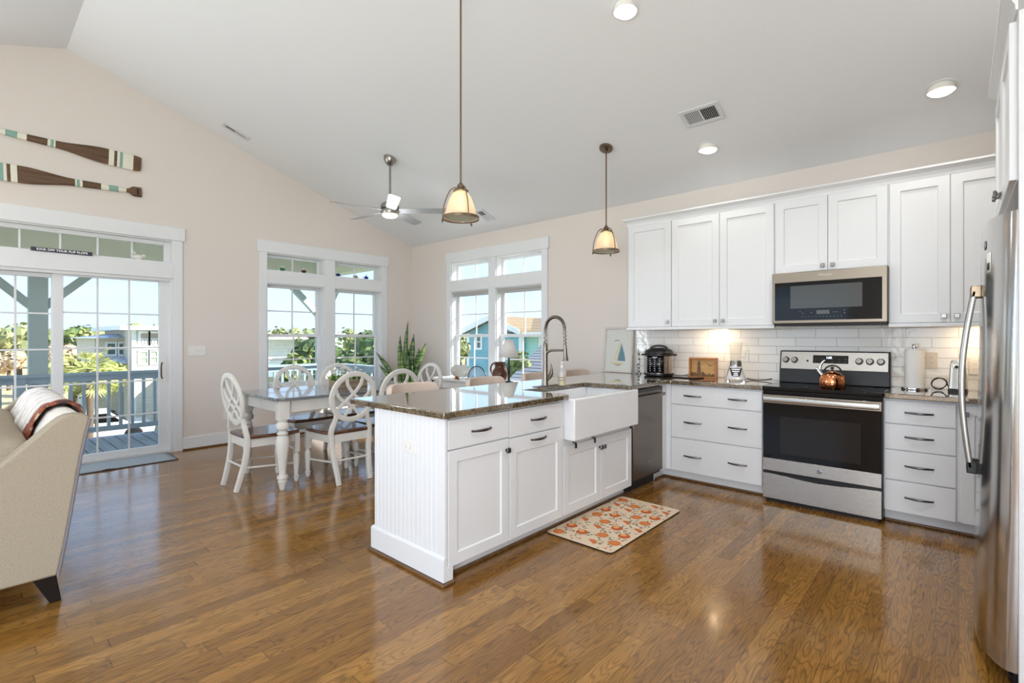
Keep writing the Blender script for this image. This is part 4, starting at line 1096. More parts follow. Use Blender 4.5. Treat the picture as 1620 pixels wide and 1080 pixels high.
# ------------------------------------------------------------------ refrigerator (faces -X) with its enclosure
fr = thing('refrigerator', 'tall stainless refrigerator at the right edge', 'refrigerator', (0.5, 3.02, 0))
RY0, RY1 = 2.600, 3.440
ym = (RY0 + RY1) / 2
lean = 0.017
def fxp(y, z):
    u = (y - ym) / ((RY1 - RY0) / 2)
    edge = 0.153 - 0.092 * (1 - abs(u) ** 2.6) ** 0.62
    return edge + lean * (z - 0.9)
mb = MB(); mb.box(0.19, 0.90, RY0, RY1, 0.06, 1.755); mb.build('body', M['charcoal'], fr)
mb = MB(); mb.box(0.150, 0.85, RY0 + 0.012, RY1 - 0.02, 0.012, 0.058)
for y in (RY0 + 0.06, RY1 - 0.06): mb.lathe([(0.025, 0.0), (0.03, 0.03)], (0.165, y, 0), 14)
mb.build('base_grille', M['black'], fr, bevel=0.004)
def fr_door(y0, y1):
    mb = MB(); n = 22; zs = [0.062 + (1.772 - 0.062) * k / 10 for k in range(11)]
    rows = []
    ys = [y0 + (y1 - y0) * (0.5 - 0.5 * math.cos(math.pi * k / n)) for k in range(n + 1)]
    prof = [(y, z) for z in zs for y in ys]
    vs = []; fs = []
    w = len(ys)
    for z in zs:
        for y in ys: vs.append((fxp(y, z), y, z))
    for i in range(len(zs) - 1):
        for k in range(w - 1): fs.append((i * w + k, i * w + k + 1, (i + 1) * w + k + 1, (i + 1) * w + k))
    b = len(vs)
    for z in zs: vs += [(0.185 + lean * (z - 0.9), y0, z), (0.185 + lean * (z - 0.9), y1, z)]
    for i in range(len(zs) - 1):
        fs.append((i * w, (i + 1) * w, b + 2 * (i + 1), b + 2 * i)); fs.append((i * w + w - 1, b + 2 * i + 1, b + 2 * i + 3, (i + 1) * w + w - 1)); fs.append((b + 2 * i, b + 2 * i + 2, b + 2 * i + 3, b + 2 * i + 1))
    fs.append([k for k in range(w)] + [b + 1, b]); t_ = (len(zs) - 1) * w
    fs.append([t_ + k for k in range(w)] + [b + 2 * (len(zs) - 1) + 1, b + 2 * (len(zs) - 1)])
    mb.add(vs, fs); return mb.build('door', M['steel_f'], fr, smooth=35)
M['steel_f'] = pm('polished_stainless', (196, 194, 192), 0.16, 1.0, rvar=0.03, vscale=5, bump=0.012, bscale=1, stretch=(500, 500, 3))
dA = fr_door(RY0, 2.985); dB = fr_door(2.990, RY1)
def fr_handle(y, part):
    def H(z, out): return Vector((fxp(y, z) - out, y, z))
    mb = MB(); zs = [0.735 + (1.50 - 0.735) * k / 16 for k in range(17)]
    mb.sweep([H(z, 0.022 + 0.034 * math.sin(math.pi * k / 16)) for k, z in enumerate(zs)], rect_sec(0.022, 0.026, 0.007), up=(0, 1, 0)); h = mb.build('handle', M['nickel'], part, smooth=50)
    for z in (0.735, 1.50):
        mb = MB(); q = H(z, 0.0); mb.box(q.x - 0.034, q.x + 0.002, y - 0.013, y + 0.013, z - 0.026, z + 0.026); mb.build('mount', M['brass'] if z > 1 else M['black'], h, bevel=0.004)
fr_handle(2.950, dA); fr_handle(3.024, dB)
# badge, sticker and hinge cover
FF = Front((0, 0, 0), (0, -1, 0), (-1, 0, 0))
def on_door(y, z): return Vector((fxp(y, z), y, z))
def door_patch(name, y0, y1, z0, z1, mat, part, off=0.0012):
    mb = MB(); n = 6
    rows = [[Vector((fxp(y0 + (y1 - y0) * k / n, z) - off, y0 + (y1 - y0) * k / n, z)) for k in range(n + 1)] for z in (z0, z1)]
    mb.grid(rows); return mb.build(name, mat, part, solid=0.0008, smooth=60)
mb = MB()
qb = [Vector((fxp(2.83 + 0.019 * math.cos(2 * math.pi * i / 24), 1.68 + 0.019 * math.sin(2 * math.pi * i / 24)) - 0.001, 2.83 + 0.019 * math.cos(2 * math.pi * i / 24), 1.68 + 0.019 * math.sin(2 * math.pi * i / 24))) for i in range(24)]
mb.prism(qb, (-0.0015, 0, 0)); mb.build('badge', M['pewter'], dA)
st_ = door_patch('sticker', 2.735, 2.79, 1.56, 1.64, M['plate'], dA)
door_patch('sticker_print', 2.747, 2.778, 1.572, 1.60, M['slot'], st_, 0.0022)
mb = MB(); mb.box(0.20, 0.30, RY0 + 0.02, RY0 + 0.10, 1.755, 1.79); mb.build('hinge_cover', M['nickel'], fr, bevel=0.006)
# cabinet over the refrigerator
FC = Front((0.156, 0, 0), (0, -1, 0), (-1, 0, 0))
oc = thing('fridge_cabinet', 'white cabinet with crown moulding above the refrigerator', 'cabinet', (0.156, 3.0, 1.86))
mb = MB(); mb.box(0.156, 0.93, 2.54, 3.48, 1.865, 2.46); mb.build('carcass', M['cab'], oc)
d = shaker(FC, oc, -3.465, -3.013, 1.872, 2.445); knob(FC, d, -3.048, 1.915)
d = shaker(FC, oc, -3.009, -2.555, 1.872, 2.445); knob(FC, d, -2.974, 1.915)
mb = MB(); crown(mb, FC, -3.48, -2.50, 2.462, ret0=True, depth=0.7); mb.build('crown_moulding', M['cab'], oc)
mb = MB(); mb.box(0.1580, 0.93, 2.505, 2.532, 0.0, 2.46); tag(mb.build('end_panel', M['cab'], loc=(0.5, 2.518, 0), bevel=0.002), 'tall white end panel at the near side of the refrigerator', 'panel')

# ------------------------------------------------------------------ things on the worktops
Z = 0.9146
# sailing boat picture leaning on the wall
pf = thing('framed_picture', 'white framed picture of a sailing boat leaning on the kitchen wall', 'picture', (-2.80, 4.86, Z))
lean_a = math.radians(6); PW, PH = 0.375, 0.505
MP = Matrix.Translation((-2.815, 4.862, Z)) @ Matrix.Rotation(math.radians(-4), 4, 'Z') @ Matrix.Rotation(-lean_a, 4, 'X')
mb = MB(); w_ = 0.022
mb.box(-PW / 2, -PW / 2 + w_, -0.018, 0.018, 0, PH); mb.box(PW / 2 - w_, PW / 2, -0.018, 0.018, 0, PH); mb.box(-PW / 2 + w_, PW / 2 - w_, -0.018, 0.018, 0, w_); mb.box(-PW / 2 + w_, PW / 2 - w_, -0.018, 0.018, PH - w_, PH)
mb.xform(MP); mb.build('frame', pm('driftwood_white', (206, 200, 190), 0.6, var=0.08, vscale=25), pf, bevel=0.003)
mb = MB(); mb.box(-PW / 2 + w_, PW / 2 - w_, -0.004, 0.004, w_, PH - w_); mb.xform(MP); pc = mb.build('print', pm('print_paper', (212, 212, 206), 0.7, var=0.02), pf)
def pic(name, pts, mat, lift=0.0052):
    mb = MB(); mb.prism([(x, -lift, z) for x, z in pts], (0, 0.001, 0)); mb.xform(MP); return mb.build(name, mat, pc)
pic('sail', [(0.0, 0.13), (0.10, 0.128), (0.088, 0.19), (0.064, 0.26), (0.036, 0.325), (0.024, 0.25), (0.004, 0.17)], pm('blue_sail', (104, 140, 152), 0.7, var=0.25, vscale=30))
pic('sail', [(-0.06, 0.13), (-0.004, 0.13), (0.006, 0.2), (0.028, 0.30), (0.022, 0.345), (-0.012, 0.28), (-0.045, 0.20)], pm('shell_sail', (214, 206, 180), 0.7, var=0.4, vscale=90))
pic('hull', [(-0.10, 0.108), (0.085, 0.108), (0.06, 0.092), (-0.03, 0.085), (-0.07, 0.09)], pm('straw_hull', (206, 196, 150), 0.7, var=0.2, vscale=50))
pic('hull_shadow', [(-0.04, 0.088), (0.05, 0.088), (0.03, 0.078), (-0.02, 0.078)], pm('grey_wash', (130, 134, 136), 0.7, var=0.2))
pic('pennant', [(-0.055, 0.352), (-0.03, 0.362), (0.012, 0.36), (0.012, 0.353), (-0.03, 0.354), (-0.055, 0.344)], pm('pennant_grey', (100, 100, 96), 0.7, var=0.1))

# spotted candlestick
cs = thing('candlestick', 'slim white candlestick with dark spots beside the picture frame', 'candlestick', (-2.545, 4.84, Z))
mb = MB(); mb.lathe([(0, 0), (0.03, 0), (0.03, 0.012), (0.012, 0.018)] + [(0.017 if k % 2 else 0.010, 0.022 + 0.015 * k) for k in range(14)] + [(0.009, 0.235), (0.004, 0.265), (0, 0.266)], (-2.545, 4.84, Z), 14)
def mat_spots():
    m, t, bs = new_mat('spotted_ceramic'); tc = N(t, 'ShaderNodeTexCoord'); v = N(t, 'ShaderNodeTexVoronoi'); v.inputs['Scale'].default_value = 38
    t.links.new(tc.outputs['Object'], v.inputs['Vector']); r = N(t, 'ShaderNodeValToRGB'); r.color_ramp.interpolation = 'CONSTANT'
    r.color_ramp.elements[0].color = lin((50, 44, 40)); r.color_ramp.elements[1].position = 0.42; r.color_ramp.elements[1].color = lin((216, 212, 204))
    t.links.new(v.outputs['Distance'], r.inputs[0]); t.links.new(r.outputs[0], bs.inputs['Base Color']); bs.inputs['Roughness'].default_value = 0.3; return m
mb.build('stem', mat_spots(), cs, smooth=50)

# pressure cooker
px, py = -2.262, 4.735
pk = thing('pressure_cooker', 'black and stainless electric pressure cooker in the counter corner', 'cooker', (px, py, Z))
mb = MB(); mb.lathe([(0.0, 0.004), (0.135, 0.004), (0.146, 0.012), (0.146, 0.03), (0.142, 0.032)], (px, py, Z), 40)
for k in range(4): mb.lathe([(0.012, 0.0), (0.012, 0.005)], (px + 0.1 * math.cos(k * 1.57 + 0.8), py + 0.1 * math.sin(k * 1.57 + 0.8), Z), 10)
mb.build('base', M['black'], pk, smooth=40)
mb = MB(); mb.lathe([(0.142, 0.03), (0.142, 0.205)], (px, py, Z), 48, caps=False); mb.build('shell', M['steel'], pk, smooth=40)
mb = MB(); mb.lathe([(0.143, 0.203), (0.15, 0.206), (0.15, 0.222), (0.14, 0.226)], (px, py, Z), 48, caps=False)
fdir = math.atan2(-py, -px)
for s_ in (-1, 1):
    aa = fdir + s_ * math.pi / 2 ; mb.ball((px + 0.155 * math.cos(aa), py + 0.155 * math.sin(aa), Z + 0.213), (0.022, 0.022, 0.009), 12)
mb.build('rim', M['black'], pk, smooth=50)
mb = MB(); mb.lathe([(0.139, 0.224), (0.138, 0.245), (0.125, 0.262), (0.09, 0.277), (0.05, 0.283), (0, 0.284)], (px, py, Z), 48, caps=False); lid = mb.build('lid', M['black'], pk, smooth=50)
tx, ty = -math.sin(fdir), math.cos(fdir)
mb = MB(); mb.sweep(smoothpath([(px + tx * q, py + ty * q, Z + h) for q, h in ((-0.085, 0.268), (-0.062, 0.293), (0, 0.304), (0.062, 0.293), (0.085, 0.268))], 5), rect_sec(0.020, 0.040, 0.006), up=(math.cos(fdir), math.sin(fdir), 0)); mb.build('lid_handle', M['black'], lid, smooth=50)
a0 = fdir - 0.28
mb = MB(); rows = [[(px + 0.1445 * math.cos(a0 + (k / 12 - 0.5) * 1.25), py + 0.1445 * math.sin(a0 + (k / 12 - 0.5) * 1.25), Z + z) for k in range(13)] for z in (0.034, 0.205)]
mb.grid(rows); pp = mb.build('control_panel', M['black_glass'], pk, smooth=60, solid=0.004)
mb = MB()
for r_ in range(7):
    for k in range(3):
        a1 = a0 + (k - 1) * 0.33; z = 0.055 + r_ * 0.02; dw_ = 0.10
        mb.grid([[(px + 0.1472 * math.cos(a1 + dw_ * (q / 2 - 0.5)), py + 0.1472 * math.sin(a1 + dw_ * (q / 2 - 0.5)), Z + z + dz) for q in range(3)] for dz in (0, 0.006)])
mb.grid([[(px + 0.1472 * math.cos(a0 + 0.34 * (q / 4 - 0.5)), py + 0.1472 * math.sin(a0 + 0.34 * (q / 4 - 0.5)), Z + dz) for q in range(5)] for dz in (0.186, 0.196)])
mb.build('key_print', pm('key_print_white', (180, 184, 188), 0.5, var=0.02), pp)
mb = MB(); mb.tube(smoothpath([(px + 0.13, py + 0.03, Z + 0.018), (px + 0.19, py + 0.05, Z + 0.006), (px + 0.27, py + 0.09, Z + 0.02), (px + 0.31, py + 0.13, Z + 0.06), (px + 0.33, py + 0.172, Z + 0.10)], 6), 0.004, 6); mb.build('power_cord', M['black'], pk, smooth=60)

# wooden lighthouse clock
ck = thing('clock', 'wooden box clock with a lighthouse cut-out on the counter', 'clock', (-1.81, 4.73, Z))
MC = Matrix.Translation((-1.812, 4.735, Z)) @ Matrix.Rotation(math.radians(7), 4, 'Z')
CW, CH = 0.255, 0.195
M['pine'] = mat_wood('honey_pine', (150, 92, 40), (188, 124, 62), 0.35, (4, 30, 30))
mb = MB(); w_ = 0.017
mb.box(-CW / 2, -CW / 2 + w_, -0.03, 0.03, 0, CH); mb.box(CW / 2 - w_, CW / 2, -0.03, 0.03, 0, CH); mb.box(-CW / 2 + w_, CW / 2 - w_, -0.03, 0.03, 0, w_); mb.box(-CW / 2 + w_, CW / 2 - w_, -0.03, 0.03, CH - w_, CH)
mb.xform(MC); mb.build('frame', M['pine'], ck, bevel=0.002)
mb = MB(); mb.box(-CW / 2 + w_, CW / 2 - w_, 0.01, 0.018, w_, CH - w_); mb.xform(MC); cf = mb.build('back_board', mat_wood('pale_pine', (186, 138, 78), (206, 160, 98), 0.5, (4, 30, 30)), ck)
def clk(name, pts, mat, y=0.004, parent=None):
    mb = MB(); mb.prism([(x, y, z) for x, z in pts], (0, 0.006, 0)); mb.xform(MC); return mb.build(name, mat, parent or cf)
dk = mat_wood('dark_cutout_wood', (92, 62, 34), (124, 86, 48), 0.5, (30, 30, 6))
clk('lighthouse', [(-0.062, 0.017), (-0.022, 0.017), (-0.03, 0.13), (-0.024, 0.132), (-0.024, 0.137), (-0.032, 0.138), (-0.032, 0.152), (-0.042, 0.168), (-0.052, 0.152), (-0.052, 0.138), (-0.06, 0.137), (-0.06, 0.132), (-0.054, 0.13)], dk)
clk('shore', [(-0.11, 0.017), (0.11, 0.017), (0.11, 0.03), (0.085, 0.045), (0.07, 0.03), (0.052, 0.048), (0.045, 0.034), (0.02, 0.036), (-0.005, 0.062), (-0.016, 0.05), (-0.03, 0.05), (-0.06, 0.035), (-0.07, 0.05), (-0.10, 0.055), (-0.11, 0.05)], dk, 0.0025)
def hand(name, a, l):
    p0 = Vector((0.062, 0.115)); d_ = Vector((math.cos(a), math.sin(a))); n_ = Vector((-d_.y, d_.x)) * 0.0022
    clk(name, [tuple(p0 - n_), tuple(p0 + d_ * l), tuple(p0 + n_)], M['black'], 0.0)
hand('hour_hand', math.radians(40), 0.032); hand('minute_hand', math.radians(140), 0.048)

# tablet lying in front of the clock
tb = thing('tablet', 'black tablet lying on the counter in front of the wooden clock', 'tablet', (-1.925, 4.66, Z))
MT = Matrix.Translation((-1.925, 4.655, Z)) @ Matrix.Rotation(math.radians(-12), 4, 'Z')
mb = MB(); mb.box(-0.12, 0.12, -0.08, 0.08, 0, 0.009); mb.xform(MT); bd = mb.build('case', M['black'], tb, bevel=0.004)
mb = MB(); mb.box(-0.108, 0.108, -0.068, 0.068, 0.009, 0.0096); mb.xform(MT); mb.build('screen', M['black_glass'], tb)

# blender
bl = thing('blender', 'chrome retro blender with a glass jar, beside the range', 'blender', (-1.50, 4.70, Z))
MBl = Matrix.Translation((-1.505, 4.705, Z)) @ Matrix.Rotation(math.radians(18), 4, 'Z')
def frustum(mb, lo, hi, z0, z1, r=0.01):
    A = [(x, y, z0) for x, y in rect_sec(lo[0], lo[1], r)]; B = [(x, y, z1) for x, y in rect_sec(hi[0], hi[1], r)]
    n_ = len(A); mb.add(A + B, [[i, (i + 1) % n_, n_ + (i + 1) % n_, n_ + i] for i in range(n_)] + [list(range(n_))[::-1], list(range(n_, 2 * n_))])
mb = MB(); frustum(mb, (0.175, 0.165), (0.16, 0.155), 0.014, 0.03); frustum(mb, (0.165, 0.155), (0.105, 0.11), 0.03, 0.128, 0.018)
for sx_ in (-1, 1):
    for sy_ in (-1, 1): mb.lathe([(0.016, 0.0), (0.018, 0.016)], (sx_ * 0.065, sy_ * 0.062, 0), 10)
mb.xform(MBl); base = mb.build('motor_base', M['chrome'], bl, smooth=35)
mb = MB(); mb.prism([(-0.052, -0.0, 0.115), (0.052, 0, 0.115), (0.034, 0, 0.042), (-0.034, 0, 0.042)], (0, -0.003, 0))
Mtilt = MBl @ Matrix.Translation((0, -0.0835, 0.0)) @ Matrix.Translation((0, 0, 0.03)) @ Matrix.Rotation(-math.atan2(0.0225, 0.098), 4, 'X') @ Matrix.Translation((0, 0.004, -0.03))
mb.xform(Mtilt); fp = mb.build('button_panel', M['black'], base)
mb = MB()
for z, w1 in ((0.103, 0.07), (0.085, 0.06), (0.068, 0.034), (0.052, 0.04)): mb.box(-w1 / 2, w1 / 2, -0.007, -0.0025, z - 0.005, z + 0.005)
mb.xform(Mtilt); mb.build('buttons', M['chrome'], fp, bevel=0.001)
mb = MB(); mb.lathe([(0.05, 0.128), (0.05, 0.165), (0.046, 0.17), (0.046, 0.178)], (0, 0, 0), 24); mb.xform(MBl); mb.build('collar', M['nickel'], bl, smooth=40)
mb = MB(); mb.lathe([(0.04, 0.172), (0.046, 0.20), (0.058, 0.345), (0.055, 0.345), (0.043, 0.20), (0.037, 0.175)], (0, 0, 0), 28, caps=False); mb.xform(MBl); jr = mb.build('glass_jar', mat_glass('jar_glass', (0.97, 0.97, 0.96), 0.08, body=0.0), bl, smooth=50)
mb = MB(); mb.tube(smoothpath([(0.052, 0.0, 0.33), (0.085, 0, 0.325), (0.092, 0, 0.27), (0.07, 0, 0.215), (0.045, 0, 0.205)], 5), 0.007, 8); mb.xform(MBl); mb.build('jar_handle', mat_glass('jar_handle_glass', (0.95, 0.95, 0.94), 0.08, body=0.0), jr, smooth=50)
mb = MB(); mb.tube(smoothpath([(-1.45, 4.77, Z + 0.02), (-1.40, 4.79, Z + 0.006), (-1.33, 4.77, Z + 0.006), (-1.27, 4.79, Z + 0.012), (-1.235, 4.82, Z + 0.02)], 5), 0.0045, 6); mb.build('power_cord', M['black'], bl, smooth=60)

# paper towels
tx_, ty_ = -0.246, 4.765
pt = thing('paper_towel_holder', 'roll of white paper towels on a chrome stand, right of the range', 'paper towels', (tx_, ty_, Z))
mb = MB(); mb.lathe([(0, 0), (0.078, 0), (0.08, 0.005), (0.078, 0.014), (0.07, 0.018), (0, 0.018)], (tx_, ty_, Z), 36); mb.build('base', M['chrome'], pt, smooth=40)
mb = MB(); mb.lathe([(0.007, 0.018), (0.007, 0.302), (0.014, 0.305), (0.016, 0.315), (0.016, 0.33), (0.012, 0.335), (0, 0.335)], (tx_, ty_, Z), 16); mb.build('rod', M['chrome'], pt, smooth=40)
mb = MB(); mb.lathe([(0.02, 0.0185), (0.0575, 0.0185), (0.058, 0.02), (0.058, 0.295), (0.0575, 0.297), (0.02, 0.297)], (tx_, ty_, Z), 40, caps=False); mb.build('towel_roll', pm('paper_towel', (236, 234, 230), 0.9, bump=0.1, bscale=250), pt, smooth=40)

# can opener
co = thing('can_opener', 'stainless electric can opener with a coiled black cord', 'can opener', (0.0, 4.78, Z))
MO = Matrix.Translation((-0.005, 4.775, Z)) @ Matrix.Rotation(math.radians(-6), 4, 'Z')
mb = MB(); frustum(mb, (0.105, 0.10), (0.10, 0.095), 0.0, 0.022, 0.02); mb.xform(MO); mb.build('foot', M['black'], co, smooth=40)
mb = MB(); frustum(mb, (0.098, 0.092), (0.078, 0.085), 0.022, 0.205, 0.02); mb.xform(MO); ob = mb.build('body', M['steel_h'], co, smooth=40)
mb = MB(); frustum(mb, (0.08, 0.087), (0.07, 0.075), 0.205, 0.222, 0.02); mb.xform(MO); mb.build('top_cap', M['chrome'], co, smooth=40)
mb = MB(); mb.prism([(-0.028, -0.045, 0.20), (0.03, -0.045, 0.205), (0.022, -0.045, 0.17), (0, -0.045, 0.16), (-0.02, -0.045, 0.17)], (0, -0.022, 0)); mb.xform(MO); cu_ = mb.build('cutting_head', M['chrome'], co, bevel=0.003)
mb = MB(); mb.lathe([(0.011, -0.075), (0.011, -0.066)], (0, 0, 0.178), 16, axis='Y'); mb.xform(MO); mb.build('cutting_wheel', M['black'], cu_, smooth=40)
pts = [(-0.05, 4.80, Z + 0.01)]
for k in range(30):
    a = k / 29 * 2 * math.pi * 2.2; r_ = 0.042
    pts.append((-0.108 + r_ * math.cos(a + 0.3) * (1 + 0.1 * math.sin(k)), 4.80 + 0.012 * math.sin(k * 1.3), Z + 0.05 + 0.044 * math.sin(a + 0.3) * (0.9 + 0.1 * math.cos(k * 0.7))))
mb = MB(); mb.tube(smoothpath(pts, 3), 0.0032, 6); mb.build('power_cord', M['black'], co, smooth=60)

# anti-fatigue mat with an orange print
def mat_print():
    mt = thing('kitchen_mat', 'cream kitchen mat printed with oranges, on the floor by the sink', 'mat', (-1.80, 3.10, 0))
    x0, x1, y0, y1 = -2.045, -1.545, 2.60, 3.60
    mb = MB(); r = 0.03
    poly = fillet((x1 - r, y1 - r), 0, 90, r) + fillet((x0 + r, y1 - r), 90, 180, r) + fillet((x0 + r, y0 + r), 180, 270, r) + fillet((x1 - r, y0 + r), 270, 360, r)
    mb.prism([(a, b, 0.0005) for a, b in poly], (0, 0, 0.009), 0, 1)
    rnd = random.Random(4)
    def flat(pts, m, z): mb.add([(a, b, z) for a, b in pts], [list(range(len(pts)))], m)
    spots = []
    for i in range(4):
        for j in range(7):
            spots.append((x0 + 0.07 + i * 0.122 + rnd.uniform(-0.012, 0.012), y0 + 0.075 + (j + (0.5 if i % 2 else 0)) * 0.142 + rnd.uniform(-0.015, 0.015)))
    for n_, (a, b) in enumerate(spots):
        if not (x0 + 0.05 < a < x1 - 0.05 and y0 + 0.05 < b < y1 - 0.05): continue
        kind = n_ % 3; rr_ = 0.040
        circ = [(a + rr_ * (1 + 0.04 * math.sin(5 * q)) * math.cos(q), b + rr_ * math.sin(q)) for q in [2 * math.pi * k / 22 for k in range(22)]]
        if kind == 0:
            flat(circ, 2, 0.0098); flat([(a + 0.033 * math.cos(2 * math.pi * k / 20), b + 0.033 * math.sin(2 * math.pi * k / 20)) for k in range(20)], 3, 0.0100)
            for w in range(9):
                q = 2 * math.pi * w / 9; flat([(a + 0.004 * math.cos(q), b + 0.004 * math.sin(q)), (a + 0.030 * math.cos(q - 0.24), b + 0.030 * math.sin(q - 0.24)), (a + 0.032 * math.cos(q), b + 0.032 * math.sin(q)), (a + 0.030 * math.cos(q + 0.24), b + 0.030 * math.sin(q + 0.24))], 2, 0.0102)
        elif kind == 1:
            flat(circ, 4, 0.0098); flat([(a - 0.012 + 0.02 * math.cos(2 * math.pi * k / 14), b + 0.012 + 0.02 * math.sin(2 * math.pi * k / 14)) for k in range(14)], 5, 0.0100)
        else:
            flat([p for p in circ if (p[0] - a) * 0.6 + (p[1] - b) > -0.012], 2, 0.0098)
        for w in range(3):
            q = rnd.uniform(0, 6.28); lx, ly = a + 0.045 * math.cos(q), b + 0.045 * math.sin(q); c_, s_ = math.cos(q), math.sin(q); l_ = 0.035
            flat([(lx, ly), (lx + c_ * l_ * 0.5 - s_ * 0.008, ly + s_ * l_ * 0.5 + c_ * 0.008), (lx + c_ * l_, ly + s_ * l_), (lx + c_ * l_ * 0.5 + s_ * 0.008, ly + s_ * l_ * 0.5 - c_ * 0.008)], 6, 0.0104 + 0.0001 * w)
    for k in range(420):
        lx, ly = rnd.uniform(x0 + 0.03, x1 - 0.04), rnd.uniform(y0 + 0.03, y1 - 0.04)
        if min(math.hypot(lx - a, ly - b) for a, b in spots) < 0.048: continue
        q = rnd.uniform(0, 6.28); c_, s_ = math.cos(q), math.sin(q); l_ = rnd.uniform(0.018, 0.036); w = l_ * 0.22
        flat([(lx, ly), (lx + c_ * l_ * 0.5 - s_ * w, ly + s_ * l_ * 0.5 + c_ * w), (lx + c_ * l_, ly + s_ * l_), (lx + c_ * l_ * 0.5 + s_ * w, ly + s_ * l_ * 0.5 - c_ * w)], 6 if rnd.random() < 0.8 else 4, 0.0098 + 0.00001 * (k % 20))
    mb.build('mat_pad', [pm('mat_cream', (220, 200, 174), 0.55, var=0.06, vscale=12), pm('mat_edge', (40, 30, 24), 0.7, var=0.05), pm('orange_print', (200, 110, 54), 0.55, var=0.15, vscale=60), pm('orange_flesh', (222, 140, 70), 0.55, var=0.12, vscale=90),
                     pm('orange_dark', (190, 88, 38), 0.55, var=0.2, vscale=40), pm('orange_light', (226, 166, 100), 0.55, var=0.1, vscale=50), pm('leaf_print', (128, 130, 108), 0.55, var=0.2, vscale=40)], mt)
mat_print()
# =================================================================== DINING AND LIVING AREA
rnd = random.Random(11)

# ------------------------------------------------------------------ dining chair (local, faces +Y)
def turned_leg(h, r, sq=None, top=None):
    """profile of a turned leg from the floor up"""
    p = [(0.55, 0.0), (0.62, 0.02), (0.80, 0.07), (0.62, 0.095), (0.92, 0.105), (0.95, 0.125), (0.62, 0.14), (0.68, 0.16), (0.78, 0.30), (1.0, 0.52), (1.03, 0.60), (0.92, 0.66), (0.58, 0.71), (0.85, 0.725), (0.88, 0.745), (0.62, 0.76)]
    return [(a * r, b * h) for a, b in p]
def chair(label):
    t = thing('dining_chair', label, 'chair', (0, 0, 0), 0, 'white oval-back dining chairs', local=True)
    wm, sm = M['white_leg'], M['seat_wood']
    # seat
    out = []
    for a, b in ((-0.205, -0.215), (0.205, -0.215)): pass
    pts = [(-0.20, -0.215), (0.20, -0.215), (0.222, -0.10), (0.235, 0.05), (0.238, 0.17), (0.215, 0.235), (0.12, 0.256), (0, 0.262), (-0.12, 0.256), (-0.215, 0.235), (-0.238, 0.17), (-0.235, 0.05), (-0.222, -0.10)]
    mb = MB(); mb.prism([(a, b, 0.436) for a, b in pts], (0, 0, 0.03)); mb.build('seat', sm, t, bevel=0.010, seg=3)
    # apron
    mb = MB(); mb.box(-0.185, 0.185, 0.205, 0.225, 0.362, 0.436); mb.box(-0.165, 0.165, -0.205, -0.185, 0.362, 0.436)
    for s in (-1, 1): mb.prism([(s * 0.19, 0.205, 0.362), (s * 0.21, 0.205, 0.362), (s * 0.185, -0.19, 0.362), (s * 0.165, -0.19, 0.362)], (0, 0, 0.074))
    mb.build('apron', wm, t, bevel=0.003)
    # front legs
    for s in (-1, 1):
        mb = MB(); mb.lathe(turned_leg(0.36, 0.028), (s * 0.198, 0.215, 0), 16); mb.box(s * 0.198 - 0.022, s * 0.198 + 0.022, 0.193, 0.237, 0.27, 0.436); mb.build('leg', wm, t, smooth=35)
    # rear legs: swept square posts rising to the oval
    def back_y(z): return -0.205 - 0.085 * max(0, (z - 0.45)) ** 1.1 / 0.55 ** 1.1
    for s in (-1, 1):
        path = smoothpath([(s * 0.155, -0.278, 0.0), (s * 0.160, -0.25, 0.10), (s * 0.176, -0.213, 0.26), (s * 0.190, -0.200, 0.42), (s * 0.184, back_y(0.50), 0.50), (s * 0.158, back_y(0.57), 0.57), (s * 0.152, back_y(0.62), 0.62)], 5)
        sc = [0.92 + 0.2 * math.sin(math.pi * min(1, i / 24)) for i in range(len(path))]
        mb = MB(); mb.sweep(path, rect_sec(0.040, 0.036, 0.006), up=(0, 1, 0), scale=sc); mb.build('leg', wm, t, smooth=35)
    # oval back with interlaced lattice
    cz, rx, rz = 0.768, 0.208, 0.208
    def BP(x, z): return Vector((x, back_y(z), z))
    mb = MB(); mb.sweep([BP(rx * math.sin(2 * math.pi * k / 44), cz + rz * math.cos(2 * math.pi * k / 44)) for k in range(44)], rect_sec(0.046, 0.026, 0.005), up=(0, 1, 0.14), closed=True); mb.build('back_frame', wm, t, smooth=35)
    for s in (-1, 1):
        mb = MB()
        a = [(-0.078 * s, cz + 0.190), (-0.068 * s, cz + 0.12), (-0.038 * s, cz + 0.07), (0.0, cz + 0.026), (0.060 * s, cz - 0.030), (0.115 * s, cz - 0.078), (0.160 * s, cz - 0.125)]
        mb.sweep(smoothpath([BP(x, z) for x, z in a], 5), rect_sec(0.030, 0.014, 0.003), up=(0, 1, 0.14))
        b = [(-0.180 * s, cz + 0.095), (-0.158 * s, cz + 0.030), (-0.112 * s, cz - 0.022), (-0.055 * s, cz - 0.055), (0.0, cz - 0.092), (0.048 * s, cz - 0.140), (0.082 * s, cz - 0.185)]
        mb.sweep(smoothpath([BP(x, z) for x, z in b], 5), rect_sec(0.030, 0.0125, 0.003), up=(0, 1, 0.14))
        mb.build('back_lattice', wm, t, smooth=35)
    # stretchers
    mb = MB()
    for s in (-1, 1): mb.tube([(s * 0.170, -0.225, 0.195), (s * 0.196, 0.212, 0.165)], 0.0095, 8)
    mb.tube([(-0.16, -0.228, 0.205), (0.16, -0.228, 0.205)], 0.0095, 8)
    mb.build('stretcher', wm, t, smooth=50)
    return t
TX = -4.70
